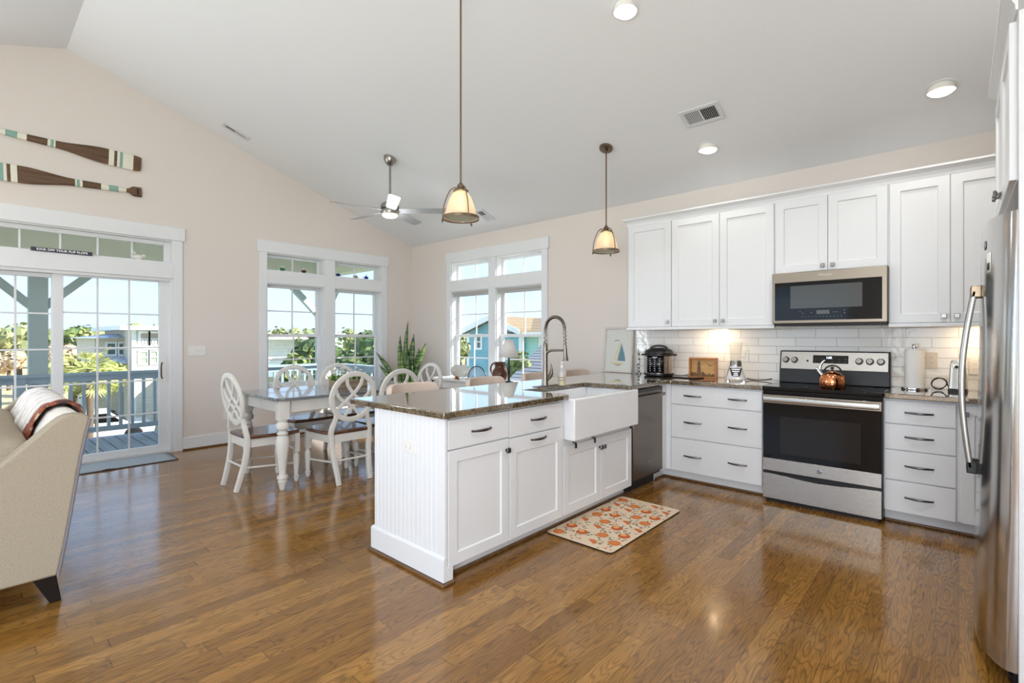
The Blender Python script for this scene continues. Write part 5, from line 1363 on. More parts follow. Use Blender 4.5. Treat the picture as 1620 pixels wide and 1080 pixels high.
CH = [((TX + 0.03, 1.818), 0, 'white oval-back dining chair with wooden seat at the near head of the table'),
      ((-4.325, 2.372), 90, 'white oval-back dining chair beside the near corner of the granite peninsula'),
      ((-4.325, 2.875), 90, 'white oval-back dining chair behind the left-hand bar stool, on the kitchen side of the table'),
      ((-5.205, 2.46), -90, 'white oval-back dining chair on the window side of the table, left of the flower box'),
      ((-5.205, 2.985), -90, 'white oval-back dining chair on the window side of the table, behind the flower box'),
      ((TX - 0.02, 3.50), 180, 'white oval-back dining chair at the far head of the table, by the snake plant')]
ch0 = chair(CH[0][2]); ch0.location = (CH[0][0][0], CH[0][0][1], 0); ch0.rotation_euler = (0, 0, math.radians(CH[0][1]))
for (xy, rz, lb) in CH[1:]: copy_thing(ch0, (xy[0], xy[1], 0), math.radians(rz), lb)

# ------------------------------------------------------------------ dining table
TX0, TX1, TY0, TY1, TZ = -5.165, -4.235, 1.765, 3.43, 0.788
tb_ = thing('dining_table', 'grey-topped white farmhouse dining table with turned legs', 'table', (TX, (TY0 + TY1) / 2, 0))
k = 0.055
poly = [(TX0 + k, TY0), (TX1 - k, TY0), (TX1, TY0 + k), (TX1, TY1 - k), (TX1 - k, TY1), (TX0 + k, TY1), (TX0, TY1 - k), (TX0, TY0 + k)]
mb = MB(); mb.prism([(a, b, TZ - 0.026) for a, b in poly], (0, 0, 0.026)); mb.build('tabletop', M['table_wood'], tb_, bevel=0.006, seg=3)
mb = MB(); a = 0.075
mb.box(TX0 + a, TX1 - a, TY0 + a - 0.01, TY0 + a + 0.012, TZ - 0.136, TZ - 0.026); mb.box(TX0 + a, TX1 - a, TY1 - a - 0.012, TY1 - a + 0.01, TZ - 0.136, TZ - 0.026)
mb.box(TX0 + a - 0.01, TX0 + a + 0.012, TY0 + a, TY1 - a, TZ - 0.136, TZ - 0.026); mb.box(TX1 - a - 0.012, TX1 - a + 0.01, TY0 + a, TY1 - a, TZ - 0.136, TZ - 0.026)
mb.build('apron', M['white_leg'], tb_, bevel=0.003)
for x in (TX0 + a, TX1 - a):
    for y in (TY0 + a, TY1 - a):
        mb = MB(); s_ = 0.043
        mb.box(x - s_, x + s_, y - s_, y + s_, 0.60, TZ - 0.026)
        for q in (-1, 1):
            mb.box(x - 0.028, x + 0.028, y + q * (s_ - 0.001) - 0.003, y + q * (s_ - 0.001) + 0.003, 0.625, 0.745)
            mb.box(x + q * (s_ - 0.001) - 0.003, x + q * (s_ - 0.001) + 0.003, y - 0.028, y + 0.028, 0.625, 0.745)
        pr = [(0.022, 0), (0.026, 0.015), (0.036, 0.06), (0.040, 0.075), (0.030, 0.085), (0.043, 0.092), (0.046, 0.105), (0.043, 0.118), (0.030, 0.125), (0.028, 0.14), (0.034, 0.20), (0.044, 0.28), (0.053, 0.36), (0.055, 0.42), (0.046, 0.455), (0.030, 0.465), (0.044, 0.472), (0.046, 0.482), (0.034, 0.492), (0.034, 0.505), (0.050, 0.52), (0.055, 0.545), (0.050, 0.565), (0.036, 0.578), (0.042, 0.588), (0.042, 0.602)]
        mb.lathe(pr, (x, y, 0), 22); mb.build('leg', M['white_leg'], tb_, smooth=35)

# flower box on the table
fb = thing('flower_box', 'wooden box of white flowers and greenery on the dining table', 'flowers', (TX, 2.68, TZ + 0.0006))
bx0, bx1, by0, by1, bz0, bz1 = TX - 0.07, TX + 0.07, 2.50, 2.86, TZ + 0.0006, TZ + 0.085
mb = MB(); w_ = 0.012
mb.box(bx0, bx1, by0, by0 + w_, bz0, bz1); mb.box(bx0, bx1, by1 - w_, by1, bz0, bz1); mb.box(bx0, bx0 + w_, by0 + w_, by1 - w_, bz0, bz1); mb.box(bx1 - w_, bx1, by0 + w_, by1 - w_, bz0, bz1); mb.box(bx0 + w_, bx1 - w_, by0 + w_, by1 - w_, bz0, bz0 + w_)
mb.build('box', mat_wood('weathered_wood', (116, 98, 78), (164, 146, 120), 0.6, (30, 3, 30)), fb, bevel=0.002)
def leaf(mb, base, d, l, w, m=0, droop=0.0, up=Vector((0, 0, 1)), n=4):
    """a folded pointed leaf"""
    d = d.normalized(); s = d.cross(up); s = s.normalized() if s.length > 1e-4 else Vector((1, 0, 0)); nn = s.cross(d)
    rows = []
    for i in range(n + 1):
        t = i / n; c = base + d * (l * t) - Vector((0, 0, droop * l * t * t)); ww = w * math.sin(math.pi * (0.06 + 0.94 * t) ** 0.75) if t < 1 else 0.001
        rows.append([c - s * ww + nn * ww * 0.35, c, c + s * ww + nn * ww * 0.35])
    mb.grid(rows, m)
M['leaf'] = pm('leaf_green', (92, 132, 62), 0.5, var=0.3, vscale=25); M['leaf_pale'] = pm('leaf_pale_green', (150, 172, 104), 0.5, var=0.25, vscale=25)
M['petal'] = pm('white_petals', (240, 238, 228), 0.6, var=0.03)
mb = MB()
for _ in range(150):
    b = Vector((rnd.uniform(bx0, bx1), rnd.uniform(by0 - 0.01, by1 + 0.01), bz1 - 0.01)); d = Vector((rnd.gauss(0, 0.5), rnd.gauss(0, 0.5), rnd.uniform(0.4, 1.2)))
    leaf(mb, b, d, rnd.uniform(0.06, 0.13), rnd.uniform(0.012, 0.022), 0 if rnd.random() < 0.6 else 1, 0.3, n=3)
mb.build('foliage', [M['leaf'], M['leaf_pale']], fb, smooth=60)
for _ in range(13):
    c = Vector((rnd.uniform(bx0 - 0.01, bx1 + 0.01), rnd.uniform(by0, by1), rnd.uniform(bz1 + 0.03, bz1 + 0.10))); mb = MB()
    for q in range(7):
        a_ = 2 * math.pi * q / 7; leaf(mb, c, Vector((math.cos(a_), math.sin(a_), 0.45)), 0.036, 0.014, 0, 0.2, n=3)
    for q in range(5):
        a_ = 2 * math.pi * q / 5 + 0.3; leaf(mb, c + Vector((0, 0, 0.004)), Vector((math.cos(a_), math.sin(a_), 1.2)), 0.026, 0.011, 0, 0.1, n=3)
    mb.build('blossom', M['petal'], fb, smooth=60)

# ------------------------------------------------------------------ bar stools (local, face +X)
M['stool_back'] = pm('beige_stool_back', (208, 190, 176), 0.7, var=0.03, vscale=40, bump=0.04, bscale=300)
def stool(label):
    t = thing('bar_stool', label, 'bar stool', (0, 0, 0), 0, 'low-back bar stools along the peninsula', local=True)
    mb = MB(); mb.prism([(a, b, 0.60) for a, b in rect_sec(0.40, 0.44, 0.09)], (0, 0, 0.055)); mb.build('seat', M['stool_back'], t, bevel=0.02, seg=4)
    n = 22
    def arc(k): a = math.pi + (k / n - 0.5) * 1.55; return Vector((0.08 + 0.335 * math.cos(a), 0.345 * math.sin(a), 0))
    mb = MB(); prof = []
    rows = []
    for k in range(n + 1):
        e_ = min(1, min(k, n - k) / 3.2); top = 0.878 + 0.070 * math.sqrt(max(0.0, 1 - (1 - e_) ** 2)); c = arc(k)
        rows.append((c, top))
    vs = []; fs = []; dirs = [(rows[min(k + 1, n)][0] - rows[max(k - 1, 0)][0]).normalized() for k in range(n + 1)]
    for k, (c, top) in enumerate(rows):
        nn = Vector((dirs[k].y, -dirs[k].x, 0)) * 0.02
        vs += [c - nn + Vector((0, 0, 0.72)), c + nn + Vector((0, 0, 0.72)), c + nn + Vector((0, 0, top)), c - nn + Vector((0, 0, top))]
    for k in range(n):
        for j in range(4): fs.append((k * 4 + j, k * 4 + (j + 1) % 4, (k + 1) * 4 + (j + 1) % 4, (k + 1) * 4 + j))
    fs += [(3, 2, 1, 0), tuple(n * 4 + j for j in range(4))]
    mb.add(vs, fs); mb.build('backrest', M['stool_back'], t, bevel=0.008, seg=3)
    for sx in (-1, 1):
        for sy in (-1, 1):
            mb = MB(); mb.sweep([(sx * 0.205, sy * 0.215, 0.0), (sx * 0.165, sy * 0.185, 0.61)], rect_sec(0.034, 0.034, 0.005), up=(1, 0, 0)); mb.build('leg', M['white_leg'], t, smooth=35)
    for sy in (-1, 1):
        mb = MB(); mb.sweep([(-0.155, sy * 0.18, 0.62), (-0.185, sy * 0.212, 0.86)], rect_sec(0.028, 0.024, 0.004), up=(0, 1, 0)); mb.build('back_post', M['white_leg'], t, smooth=35)
    mb = MB()
    for sy in (-1, 1): mb.tube([(-0.19, sy * 0.205, 0.22), (0.19, sy * 0.205, 0.22)], 0.011, 8)
    mb.tube([(0.19, -0.2, 0.25), (0.19, 0.2, 0.25)], 0.011, 8); mb.build('footrest', M['white_leg'], t, smooth=50)
    return t
SX = -2.945
ST = [(2.335, 'beige low-back bar stool nearest the camera, first along the peninsula'), (3.12, 'beige low-back bar stool in front of the brown pitcher'), (3.85, 'beige low-back bar stool just left of the faucet'), (4.52, 'beige low-back bar stool right of the faucet, behind the soap bottle')]
s0 = stool(ST[0][1]); s0.location = (SX, ST[0][0], 0)
for y, lb in ST[1:]: copy_thing(s0, (SX, y, 0), 0, lb)

# ------------------------------------------------------------------ pendants
def mat_shade():
    m, t, bs = new_mat('alabaster_glass'); out = t.nodes['Material Output']
    tl = N(t, 'ShaderNodeBsdfTranslucent'); tl.inputs[0].default_value = lin((255, 238, 218))
    df = N(t, 'ShaderNodeBsdfDiffuse'); df.inputs[0].default_value = lin((240, 226, 206))
    gl = N(t, 'ShaderNodeBsdfGlossy'); gl.inputs['Roughness'].default_value = 0.15
    tr = N(t, 'ShaderNodeBsdfTransparent'); tr.inputs[0].default_value = lin((255, 235, 205))
    nz = N(t, 'ShaderNodeTexNoise'); nz.inputs['Scale'].default_value = 14; nz.inputs['Detail'].default_value = 4
    tc = N(t, 'ShaderNodeTexCoord'); t.links.new(tc.outputs['Object'], nz.inputs['Vector'])
    m1 = N(t, 'ShaderNodeMixShader'); m1.inputs[0].default_value = 0.35; t.links.new(tl.outputs[0], m1.inputs[1]); t.links.new(df.outputs[0], m1.inputs[2])
    m2 = N(t, 'ShaderNodeMixShader'); t.links.new(m1.outputs[0], m2.inputs[1]); t.links.new(tr.outputs[0], m2.inputs[2])
    mr = N(t, 'ShaderNodeMapRange'); mr.inputs[3].default_value = 0.02; mr.inputs[4].default_value = 0.22; t.links.new(nz.outputs[0], mr.inputs[0]); t.links.new(mr.outputs[0], m2.inputs[0])
    m3 = N(t, 'ShaderNodeMixShader'); m3.inputs[0].default_value = 0.05; t.links.new(m2.outputs[0], m3.inputs[1]); t.links.new(gl.outputs[0], m3.inputs[2])
    t.links.new(m3.outputs[0], out.inputs[0]); return m
M['alabaster'] = mat_shade()
def mat_diffuser():
    m, t, bs = new_mat('diffuser_glass'); out = t.nodes['Material Output']
    tl = N(t, 'ShaderNodeBsdfTranslucent'); tl.inputs[0].default_value = lin((190, 196, 186)); df = N(t, 'ShaderNodeBsdfDiffuse'); df.inputs[0].default_value = lin((226, 230, 224))
    mx = N(t, 'ShaderNodeMixShader'); mx.inputs[0].default_value = 0.6; t.links.new(tl.outputs[0], mx.inputs[1]); t.links.new(df.outputs[0], mx.inputs[2]); t.links.new(mx.outputs[0], out.inputs[0]); return m
M['diffuser'] = mat_diffuser()
def pendant(x, y, lb):
    zc = ceil_z(y); t = thing('pendant_lamp', lb, 'pendant lamp', (x, y, zc), 0, 'pendants over the peninsula')
    zr = 2.108
    mb = MB(); mb.lathe([(0.062, 0.0), (0.064, -0.006), (0.06, -0.022), (0.03, -0.026), (0, -0.026)], (0, 0, 0), 32); mb.xform(slope_M(x, y)); mb.build('canopy', M['brass'], t, smooth=40)
    mb = MB(); mb.tube([(x, y, zc - 0.015), (x, y, zr + 0.235)], 0.0065, 10); mb.lathe([(0.012, zc - 0.055), (0.012, zc - 0.03)], (x, y, 0), 12); mb.build('stem', M['brass'], t, smooth=50)
    mb = MB(); mb.lathe([(0.007, zr + 0.242), (0.012, zr + 0.236), (0.024, zr + 0.218), (0.027, zr + 0.205), (0.022, zr + 0.196), (0.05, zr + 0.188), (0.052, zr + 0.18), (0.0, zr + 0.18)], (x, y, 0), 24); mb.build('cap', M['brass'], t, smooth=40)
    mb = MB()
    for k in range(3):
        a = math.radians(102 + 120 * k); c, s = math.cos(a), math.sin(a)
        mb.tube(smoothpath([(x + 0.02 * c, y + 0.02 * s, zr + 0.198), (x + 0.045 * c, y + 0.045 * s, zr + 0.206), (x + 0.078 * c, y + 0.078 * s, zr + 0.178), (x + 0.114 * c, y + 0.114 * s, zr + 0.085), (x + 0.124 * c, y + 0.124 * s, zr), (x + 0.125 * c, y + 0.125 * s, zr - 0.022)], 5), 0.0042, 8)
        mb.lathe([(0.0, -0.032), (0.006, -0.03), (0.008, -0.02), (0.006, -0.012)], (x + 0.125 * c, y + 0.125 * s, zr), 10)
    mb.build('arm', M['brass'], t, smooth=50)
    mb = MB(); mb.lathe([(0.1215, zr - 0.009), (0.1255, zr - 0.009), (0.1255, zr + 0.009), (0.1215, zr + 0.009), (0.1215, zr - 0.009)], (x, y, 0), 48, caps=False); mb.build('ring', M['brass'], t, smooth=40)
    mb = MB(); mb.lathe([(0.036, zr + 0.178), (0.054, zr + 0.166), (0.076, zr + 0.128), (0.094, zr + 0.075), (0.108, zr + 0.02), (0.112, zr - 0.002)], (x, y, 0), 40, caps=False); mb.build('glass_shade', M['alabaster'], t, smooth=60)
    mb = MB(); mb.lathe([(0.0, zr + 0.001), (0.105, zr + 0.001), (0.107, zr + 0.004), (0.0, zr + 0.005)], (x, y, 0), 40); mb.build('diffuser', M['diffuser'], t, smooth=40)
    mb = MB(); mb.ball((x, y, zr + 0.085), (0.03, 0.03, 0.038), 16); mb.lathe([(0.014, zr + 0.12), (0.014, zr + 0.18)], (x, y, 0), 12); mb.build('bulb', pm('warm_bulb', (255, 240, 214), 0.4, emit=(255, 226, 176), estr=3.0, var=0.01), t, smooth=60)
    add_light('pendant_bulb', 'POINT', (x, y, zr + 0.075), (0, 0, 0), 2.7, (1.0, 0.85, 0.66), shadow_soft_size=0.03)
    return t
pendant(-2.502, 2.257, 'brass-ringed glass pendant lamp hanging nearest the camera')
pendant(-2.447, 4.027, 'brass-ringed glass pendant lamp hanging nearest the wall cabinets')

# ------------------------------------------------------------------ ceiling fan
fcx, fcy = -4.796, 3.251
fn_ = thing('ceiling_fan', 'nickel ceiling fan with five silver blades over the dining table', 'ceiling fan', (fcx, fcy, ceil_z(fcy)))
zc = ceil_z(fcy)
mb = MB(); mb.lathe([(0.068, 0.03), (0.07, 0.0), (0.066, -0.03), (0.048, -0.065), (0.026, -0.085), (0, -0.088)], (fcx, fcy, zc), 32); mb.build('canopy', M['nickel'], fn_, smooth=40)
mb = MB(); mb.tube([(fcx, fcy, zc - 0.075), (fcx, fcy, 2.865)], 0.0125, 12); mb.build('downrod', M['nickel'], fn_, smooth=50)
mb = MB(); mb.lathe([(0.014, 2.90), (0.02, 2.868), (0.034, 2.86), (0.04, 2.835), (0.075, 2.828), (0.098, 2.812), (0.105, 2.79), (0.103, 2.765), (0.085, 2.752), (0.085, 2.746), (0.10, 2.742), (0.103, 2.715), (0.096, 2.70), (0, 2.698)], (fcx, fcy, 0), 40); mo = mb.build('motor_housing', M['nickel'], fn_, smooth=35)
mb = MB(); mb.lathe([(0.092, 2.70), (0.088, 2.682), (0.06, 2.665), (0, 2.658)], (fcx, fcy, 0), 36, caps=False); mb.build('light_bowl', pm('frosted_glass', (236, 236, 230), 0.4, var=0.02, emit=(255, 246, 232), estr=0.3), fn_, smooth=50)
add_light('fan_fill_lamp', 'POINT', (fcx, fcy, 2.62), (0, 0, 0), 10, (0.97, 0.97, 1.0), shadow_soft_size=0.12)  # point lamp added under the bowl to brighten the dining corner
M['blade'] = pm('silver_blade', (176, 180, 182), 0.42, 0.25, var=0.02)
for k in range(5):
    a = math.radians(-30 + 72 * k); Mb = Matrix.Translation((fcx, fcy, 2.738)) @ Matrix.Rotation(a, 4, 'Z') @ Matrix.Rotation(math.radians(-13), 4, 'X')
    mb = MB(); pts = [(0.10, -0.045), (0.16, -0.058), (0.62, -0.066), (0.655, -0.055), (0.672, 0.0), (0.655, 0.062), (0.62, 0.066), (0.16, 0.058), (0.10, 0.045)]
    mb.prism([(x, y, -0.003) for x, y in pts], (0, 0, 0.006)); mb.xform(Mb); bl_ = mb.build('blade', M['blade'], fn_, bevel=0.002)
    mb = MB(); mb.prism([(0.06, -0.022, 0.003), (0.19, -0.03, 0.003), (0.20, 0, 0.003), (0.19, 0.03, 0.003), (0.06, 0.022, 0.003)], (0, 0, 0.006)); mb.xform(Mb); mb.build('blade_bracket', M['nickel'], bl_, bevel=0.002)

# ------------------------------------------------------------------ paddles over the door
M['pw'] = mat_wood('paddle_walnut', (70, 48, 32), (112, 82, 54), 0.45, (30, 2.5, 30)); M['pc'] = pm('paddle_cream', (226, 222, 204), 0.55, var=0.04, vscale=30); M['pg'] = pm('paddle_sage', (132, 168, 156), 0.55, var=0.05, vscale=30)
def paddle(lb, y0, z0, dirn, segs_shaft, segs_blade, flip, ctr):
    """laid along the wall: local s along the paddle; bands = (s0, s1, material)"""
    t = thing('paddle', lb, 'paddle', tuple(ctr), 0, 'decorative paddles on the gable wall')
    def half_w(s):
        # s from the blade tip; blade 0..0.62
        if s < 0.045: return 0.070 + 0.012 * math.sqrt(max(0, 1 - (1 - s / 0.045) ** 2)) - 0.0 
        if s < 0.30: return 0.082
        if s < 0.70:
            q = (s - 0.30) / 0.40; q = q * q * (3 - 2 * q); return 0.082 * (1 - q) + 0.036 * q
        if s < 1.105: return 0.036 - 0.009 * (s - 0.70) / 0.405
        if s < 1.13: return 0.022
        if s < 1.17: return 0.022 + 0.032 * ((s - 1.13) / 0.04) ** 0.7
        return 0.053
    d = Vector((0, dirn[0], dirn[1])).normalized(); nrm = Vector((0, -d.z, d.y)); o = Vector((XG + 0.022, y0, z0))
    def part(name, s0, s1, bands, n, par=t):
        mb = MB(); ss = [s0 + (s1 - s0) * k / n for k in range(n + 1)]
        for b in bands:
            for e_ in b[:2]:
                if s0 < e_ < s1: ss.append(e_)
        ss = sorted(set(round(q, 5) for q in ss))
        sec_n = 12
        vs = []; fs = []; mi = []
        for s in ss:
            w = half_w(s); th = 0.010 if s < 0.55 else 0.010 + 0.006 * min(1, (s - 0.55) / 0.15)
            for k in range(sec_n):
                a_ = 2 * math.pi * k / sec_n; cc, sn = math.cos(a_), math.sin(a_)
                vs.append(o + d * s + nrm * (w * abs(cc) ** 0.7 * (1 if cc >= 0 else -1)) + Vector((1, 0, 0)) * (th * sn))
        for i in range(len(ss) - 1):
            mid = (ss[i] + ss[i + 1]) / 2; m = 0
            for b in bands:
                if b[0] <= mid <= b[1]: m = b[2]
            for k in range(sec_n): fs.append((i * sec_n + k, i * sec_n + (k + 1) % sec_n, (i + 1) * sec_n + (k + 1) % sec_n, (i + 1) * sec_n + k)); mi.append(m)
        fs += [tuple(range(sec_n))[::-1], tuple((len(ss) - 1) * sec_n + k for k in range(sec_n))]; mi += [0, 0]
        mb.v = vs; mb.f = [list(f) for f in fs]; mb.m = mi
        return mb.build(name, [M['pw'], M['pc'], M['pg']], par, smooth=50)
    part('blade', 0.0, 0.69, segs_blade, 26)
    part('shaft', 0.69, 1.105, segs_shaft, 8)
    g = part('grip', 1.105, 1.238, [], 14)
    mb = MB(); c = o + d * 1.205; mb.sweep([c - nrm * 0.03 + Vector((0.0135, 0, 0)), c + nrm * 0.03 + Vector((0.0135, 0, 0))], rect_sec(0.018, 0.012, 0.004), up=(1, 0, 0)); mb.build('grip_slot', M['black_wood'], g)
    return t
BB = [(0.069, 0.159, 1), (0.159, 0.185, 2), (0.185, 0.207, 1), (0.232, 0.277, 1)]
SB = [(0.69, 0.703, 1), (0.703, 0.726, 2), (0.726, 0.748, 1), (0.894, 0.958, 1), (0.958, 1.038, 2), (1.038, 1.105, 1)]
paddle('striped wooden paddle on the gable wall, the upper one, blade to the right', 1.305, 3.188, (-1, 0.034), SB, BB, False, (XG + 0.02, 0.7, 3.1))
paddle('striped wooden paddle on the gable wall, the lower one, blade to the left', 0.071, 2.842, (1, 0.034), SB, BB, True, (XG + 0.02, 0.7, 2.75))

# ------------------------------------------------------------------ door sign and things on the transom ledges
sg = thing('sign', 'small navy sign reading KICK OFF YOUR FLIP FLOPS above the sliding door', 'sign', (XG + 0.036, 0.668, 2.128))
mb = MB(); mb.box(XG + 0.021, XG + 0.033, 0.44, 0.897, 2.1405, 2.1775); sb_ = mb.build('board', pm('navy_board', (62, 60, 76), 0.6, var=0.1, vscale=40), sg, bevel=0.0015)
text_mesh('KICK OFF YOUR FLIP FLOPS', 0.0285, pm('sign_white', (236, 236, 236), 0.6, var=0.02), 'lettering', sb_, basis((XG + 0.0335, 0.6685, 2.159), (0, 1, 0), (0, 0, 1)), 0.0005, 0.0009, 1.08)
for dy in (-0.15, 0.15):
    mb = MB(); mb.box(XG + 0.0, XG + 0.021, 0.6685 + dy - 0.008, 0.6685 + dy + 0.008, 2.1405, 2.160); mb.build('peg', M['black_wood'], sg)

def ornament(lb, y, col, z=2.188, s=1.0, shape='fish'):
    t = thing('glass_ornament', lb, 'ornament', (XG - 0.055, y, z), 0, 'glass fish ornaments on the transom ledge')
    m = pm('coloured_glass', col, 0.06, trans=0.35, var=0.15, vscale=30, spec=0.7)
    x = XG - 0.055
    mb = MB(); mb.ball((x, y, z + 0.024 * s), (0.022 * s, 0.036 * s, 0.0235 * s), 14); b = mb.build('body', m, t, smooth=60)
    clear = M['clear_glass']
    mb = MB(); mb.prism([(x - 0.003, y - 0.03 * s, z + 0.02 * s), (x - 0.003, y - 0.066 * s, z + 0.052 * s), (x - 0.003, y - 0.058 * s, z + 0.02 * s), (x - 0.003, y - 0.066 * s, z + 0.0 * s)], (0.006, 0, 0)); mb.build('tail', clear, t, bevel=0.001)
    mb = MB(); mb.prism([(x - 0.003, y - 0.022 * s, z + 0.042 * s), (x - 0.003, y + 0.004 * s, z + 0.085 * s), (x - 0.003, y + 0.018 * s, z + 0.042 * s)], (0.006, 0, 0)); mb.build('fin', clear, t, bevel=0.001)
    mb = MB(); mb.tube([(x, y + 0.034 * s, z + 0.026 * s), (x, y + 0.062 * s, z + 0.03 * s)], 0.005 * s, 8, scale=[1, 0.25]); mb.build('snout', clear, t, smooth=50)
M['clear_glass'] = pm('clear_art_glass', (240, 244, 244), 0.05, trans=0.6, var=0.02, spec=0.8)
for lb, y, c in (('green glass fish ornament, leftmost on the window transom', 2.86, (46, 132, 84)), ('dark red glass fish ornament on the left window transom', 3.15, (88, 20, 26)), ('blue glass fish ornament left of the pink one on the right window transom', 3.66, (28, 58, 150)), ('pink glass fish ornament between two blue ones', 3.95, (196, 140, 122)), ('blue glass fish ornament at the right end of the window transom', 4.12, (24, 44, 160))):
    ornament(lb, y, c, s=1.0 if y != 3.95 else 0.85)
sh = thing('shell_ornament', 'small white seashell bird on the ledge above the sliding door', 'ornament', (XG - 0.03, 1.30, 2.1525))
M['shell'] = pm('seashell', (226, 222, 214), 0.4, var=0.12, vscale=50); x_, z_ = XG - 0.028, 2.1525
mb = MB(); mb.ball((x_, 1.29, z_ + 0.03), (0.022, 0.05, 0.028), 14, fn=lambda th, ph: 1 + 0.08 * math.sin(9 * ph)); mb.build('body', M['shell'], sh, smooth=60)
mb = MB(); leaf(mb, Vector((x_, 1.27, z_ + 0.045)), Vector((0, -0.5, 1)), 0.06, 0.022); leaf(mb, Vector((x_, 1.27, z_ + 0.04)), Vector((0.2, -1, 0.5)), 0.06, 0.02); mb.build('wing', M['shell'], sh, solid=0.003, smooth=60)
mb = MB(); mb.ball((x_, 1.338, z_ + 0.05), (0.015, 0.02, 0.015), 10); mb.tube([(x_, 1.352, z_ + 0.05), (x_, 1.385, z_ + 0.036)], 0.005, 6, scale=[1, 0.2]); mb.build('head', M['shell'], sh, smooth=60)
mb = MB(); mb.box(x_ - 0.012, x_ + 0.012, 1.265, 1.32, z_ - 0.0005, z_ + 0.006); mb.build('base', M['shell'], sh)

# ------------------------------------------------------------------ door mat
def mat_chevron():
    m, t, bs = new_mat('chevron_rug'); tc = N(t, 'ShaderNodeTexCoord'); sp = N(t, 'ShaderNodeSeparateXYZ'); t.links.new(tc.outputs['Object'], sp.inputs[0])
    zz = math_n(t, 'MULTIPLY', math_n(t, 'PINGPONG', sp.outputs[1], 0.03), 0.9)
    f = math_n(t, 'FRACT', math_n(t, 'MULTIPLY', math_n(t, 'ADD', sp.outputs[0], zz), 26.0))
    r = N(t, 'ShaderNodeValToRGB'); e = r.color_ramp.elements; e[0].position = 0.40; e[0].color = lin((138, 152, 164)); e[1].position = 0.6; e[1].color = lin((182, 190, 198)); t.links.new(f, r.inputs[0]); t.links.new(r.outputs[0], bs.inputs['Base Color']); bs.inputs['Roughness'].default_value = 0.9
    bp = N(t, 'ShaderNodeBump'); bp.inputs['Strength'].default_value = 0.3; bp.inputs['Distance'].default_value = 0.003; t.links.new(f, bp.inputs['Height']); t.links.new(bp.outputs[0], bs.inputs['Normal']); return m
dm_ = thing('door_mat', 'blue-grey chevron door mat in front of the sliding door', 'mat', (-6.40, 0.85, 0))
mb = MB(); n = 24; rows = []
for i in range(n + 1):
    y = 0.15 + (1.53 - 0.15) * i / n; rows.append([(-6.625 + 0.435 * j / 8, y, 0.008 + (0.010 * math.exp(-((y - 0.95) / 0.05) ** 2) + 0.006 * math.exp(-((y - 0.62) / 0.04) ** 2)) * (j / 8) ** 3) for j in range(9)])
mb.grid(rows); mb.build('weave', mat_chevron(), dm_, solid=0.007, smooth=60)
mb = MB(); mb.box(-6.20, -6.183, 0.15, 1.53, 0.0005, 0.008); mb.box(-6.63, -6.183, 1.53, 1.545, 0.0005, 0.008); mb.build('binding', pm('mat_binding', (58, 60, 72), 0.9, var=0.1), dm_)

# ------------------------------------------------------------------ sofa (back to the dining table)
so = thing('sofa', 'oatmeal linen sofa with a sloping arm at the left edge', 'sofa', (-4.15, 0.0, 0))
SX1, SX0 = -3.25, -5.08
prof = [(0.312, 0.145), (0.335, 0.28), (0.356, 0.42), (0.378, 0.58), (0.398, 0.72), (0.418, 0.83), (0.431, 0.892), (0.428, 0.906), (0.408, 0.917), (0.372, 0.923), (0.340, 0.920), (0.315, 0.908), (0.291, 0.888), (0.246, 0.843), (0.201, 0.798), (0.157, 0.757), (0.115, 0.718), (0.05, 0.668), (-0.03, 0.626), (-0.13, 0.598), (-0.26, 0.585), (-0.42, 0.58), (-0.455, 0.565), (-0.462, 0.53), (-0.45, 0.145)]
for x0, x1 in ((SX1 - 0.10, SX1), (SX0, SX0 + 0.10)):
    mb = MB(); mb.prism([(x0, y, z) for y, z in prof], (x1 - x0, 0, 0)); a_ = mb.build('arm', M['linen'], so, bevel=0.012, seg=3)
    mb = MB(); xe = x1 if x1 == SX1 else x0
    mb.tube([(xe + (0.001 if x1 == SX1 else -0.001), y, z) for y, z in prof[:7]], 0.006, 8); mb.build('piping', M['piping'], a_, smooth=60)
mb = MB(); bp_ = [(0.30, 0.16), (0.36, 0.45), (0.385, 0.62), (0.405, 0.76), (0.418, 0.86), (0.41, 0.905), (0.375, 0.93), (0.335, 0.925), (0.30, 0.90), (0.26, 0.82), (0.21, 0.66), (0.16, 0.42), (0.16, 0.16)]
mb.prism([(SX0 + 0.10, y, z) for y, z in bp_], (SX1 - SX0 - 0.20, 0, 0)); mb.build('backrest', M['linen_lit'], so, bevel=0.015, seg=3)
mb = MB(); mb.box(SX0 + 0.10, SX1 - 0.10, -0.44, 0.16, 0.16, 0.30); mb.build('seat_frame', M['linen'], so, bevel=0.008)
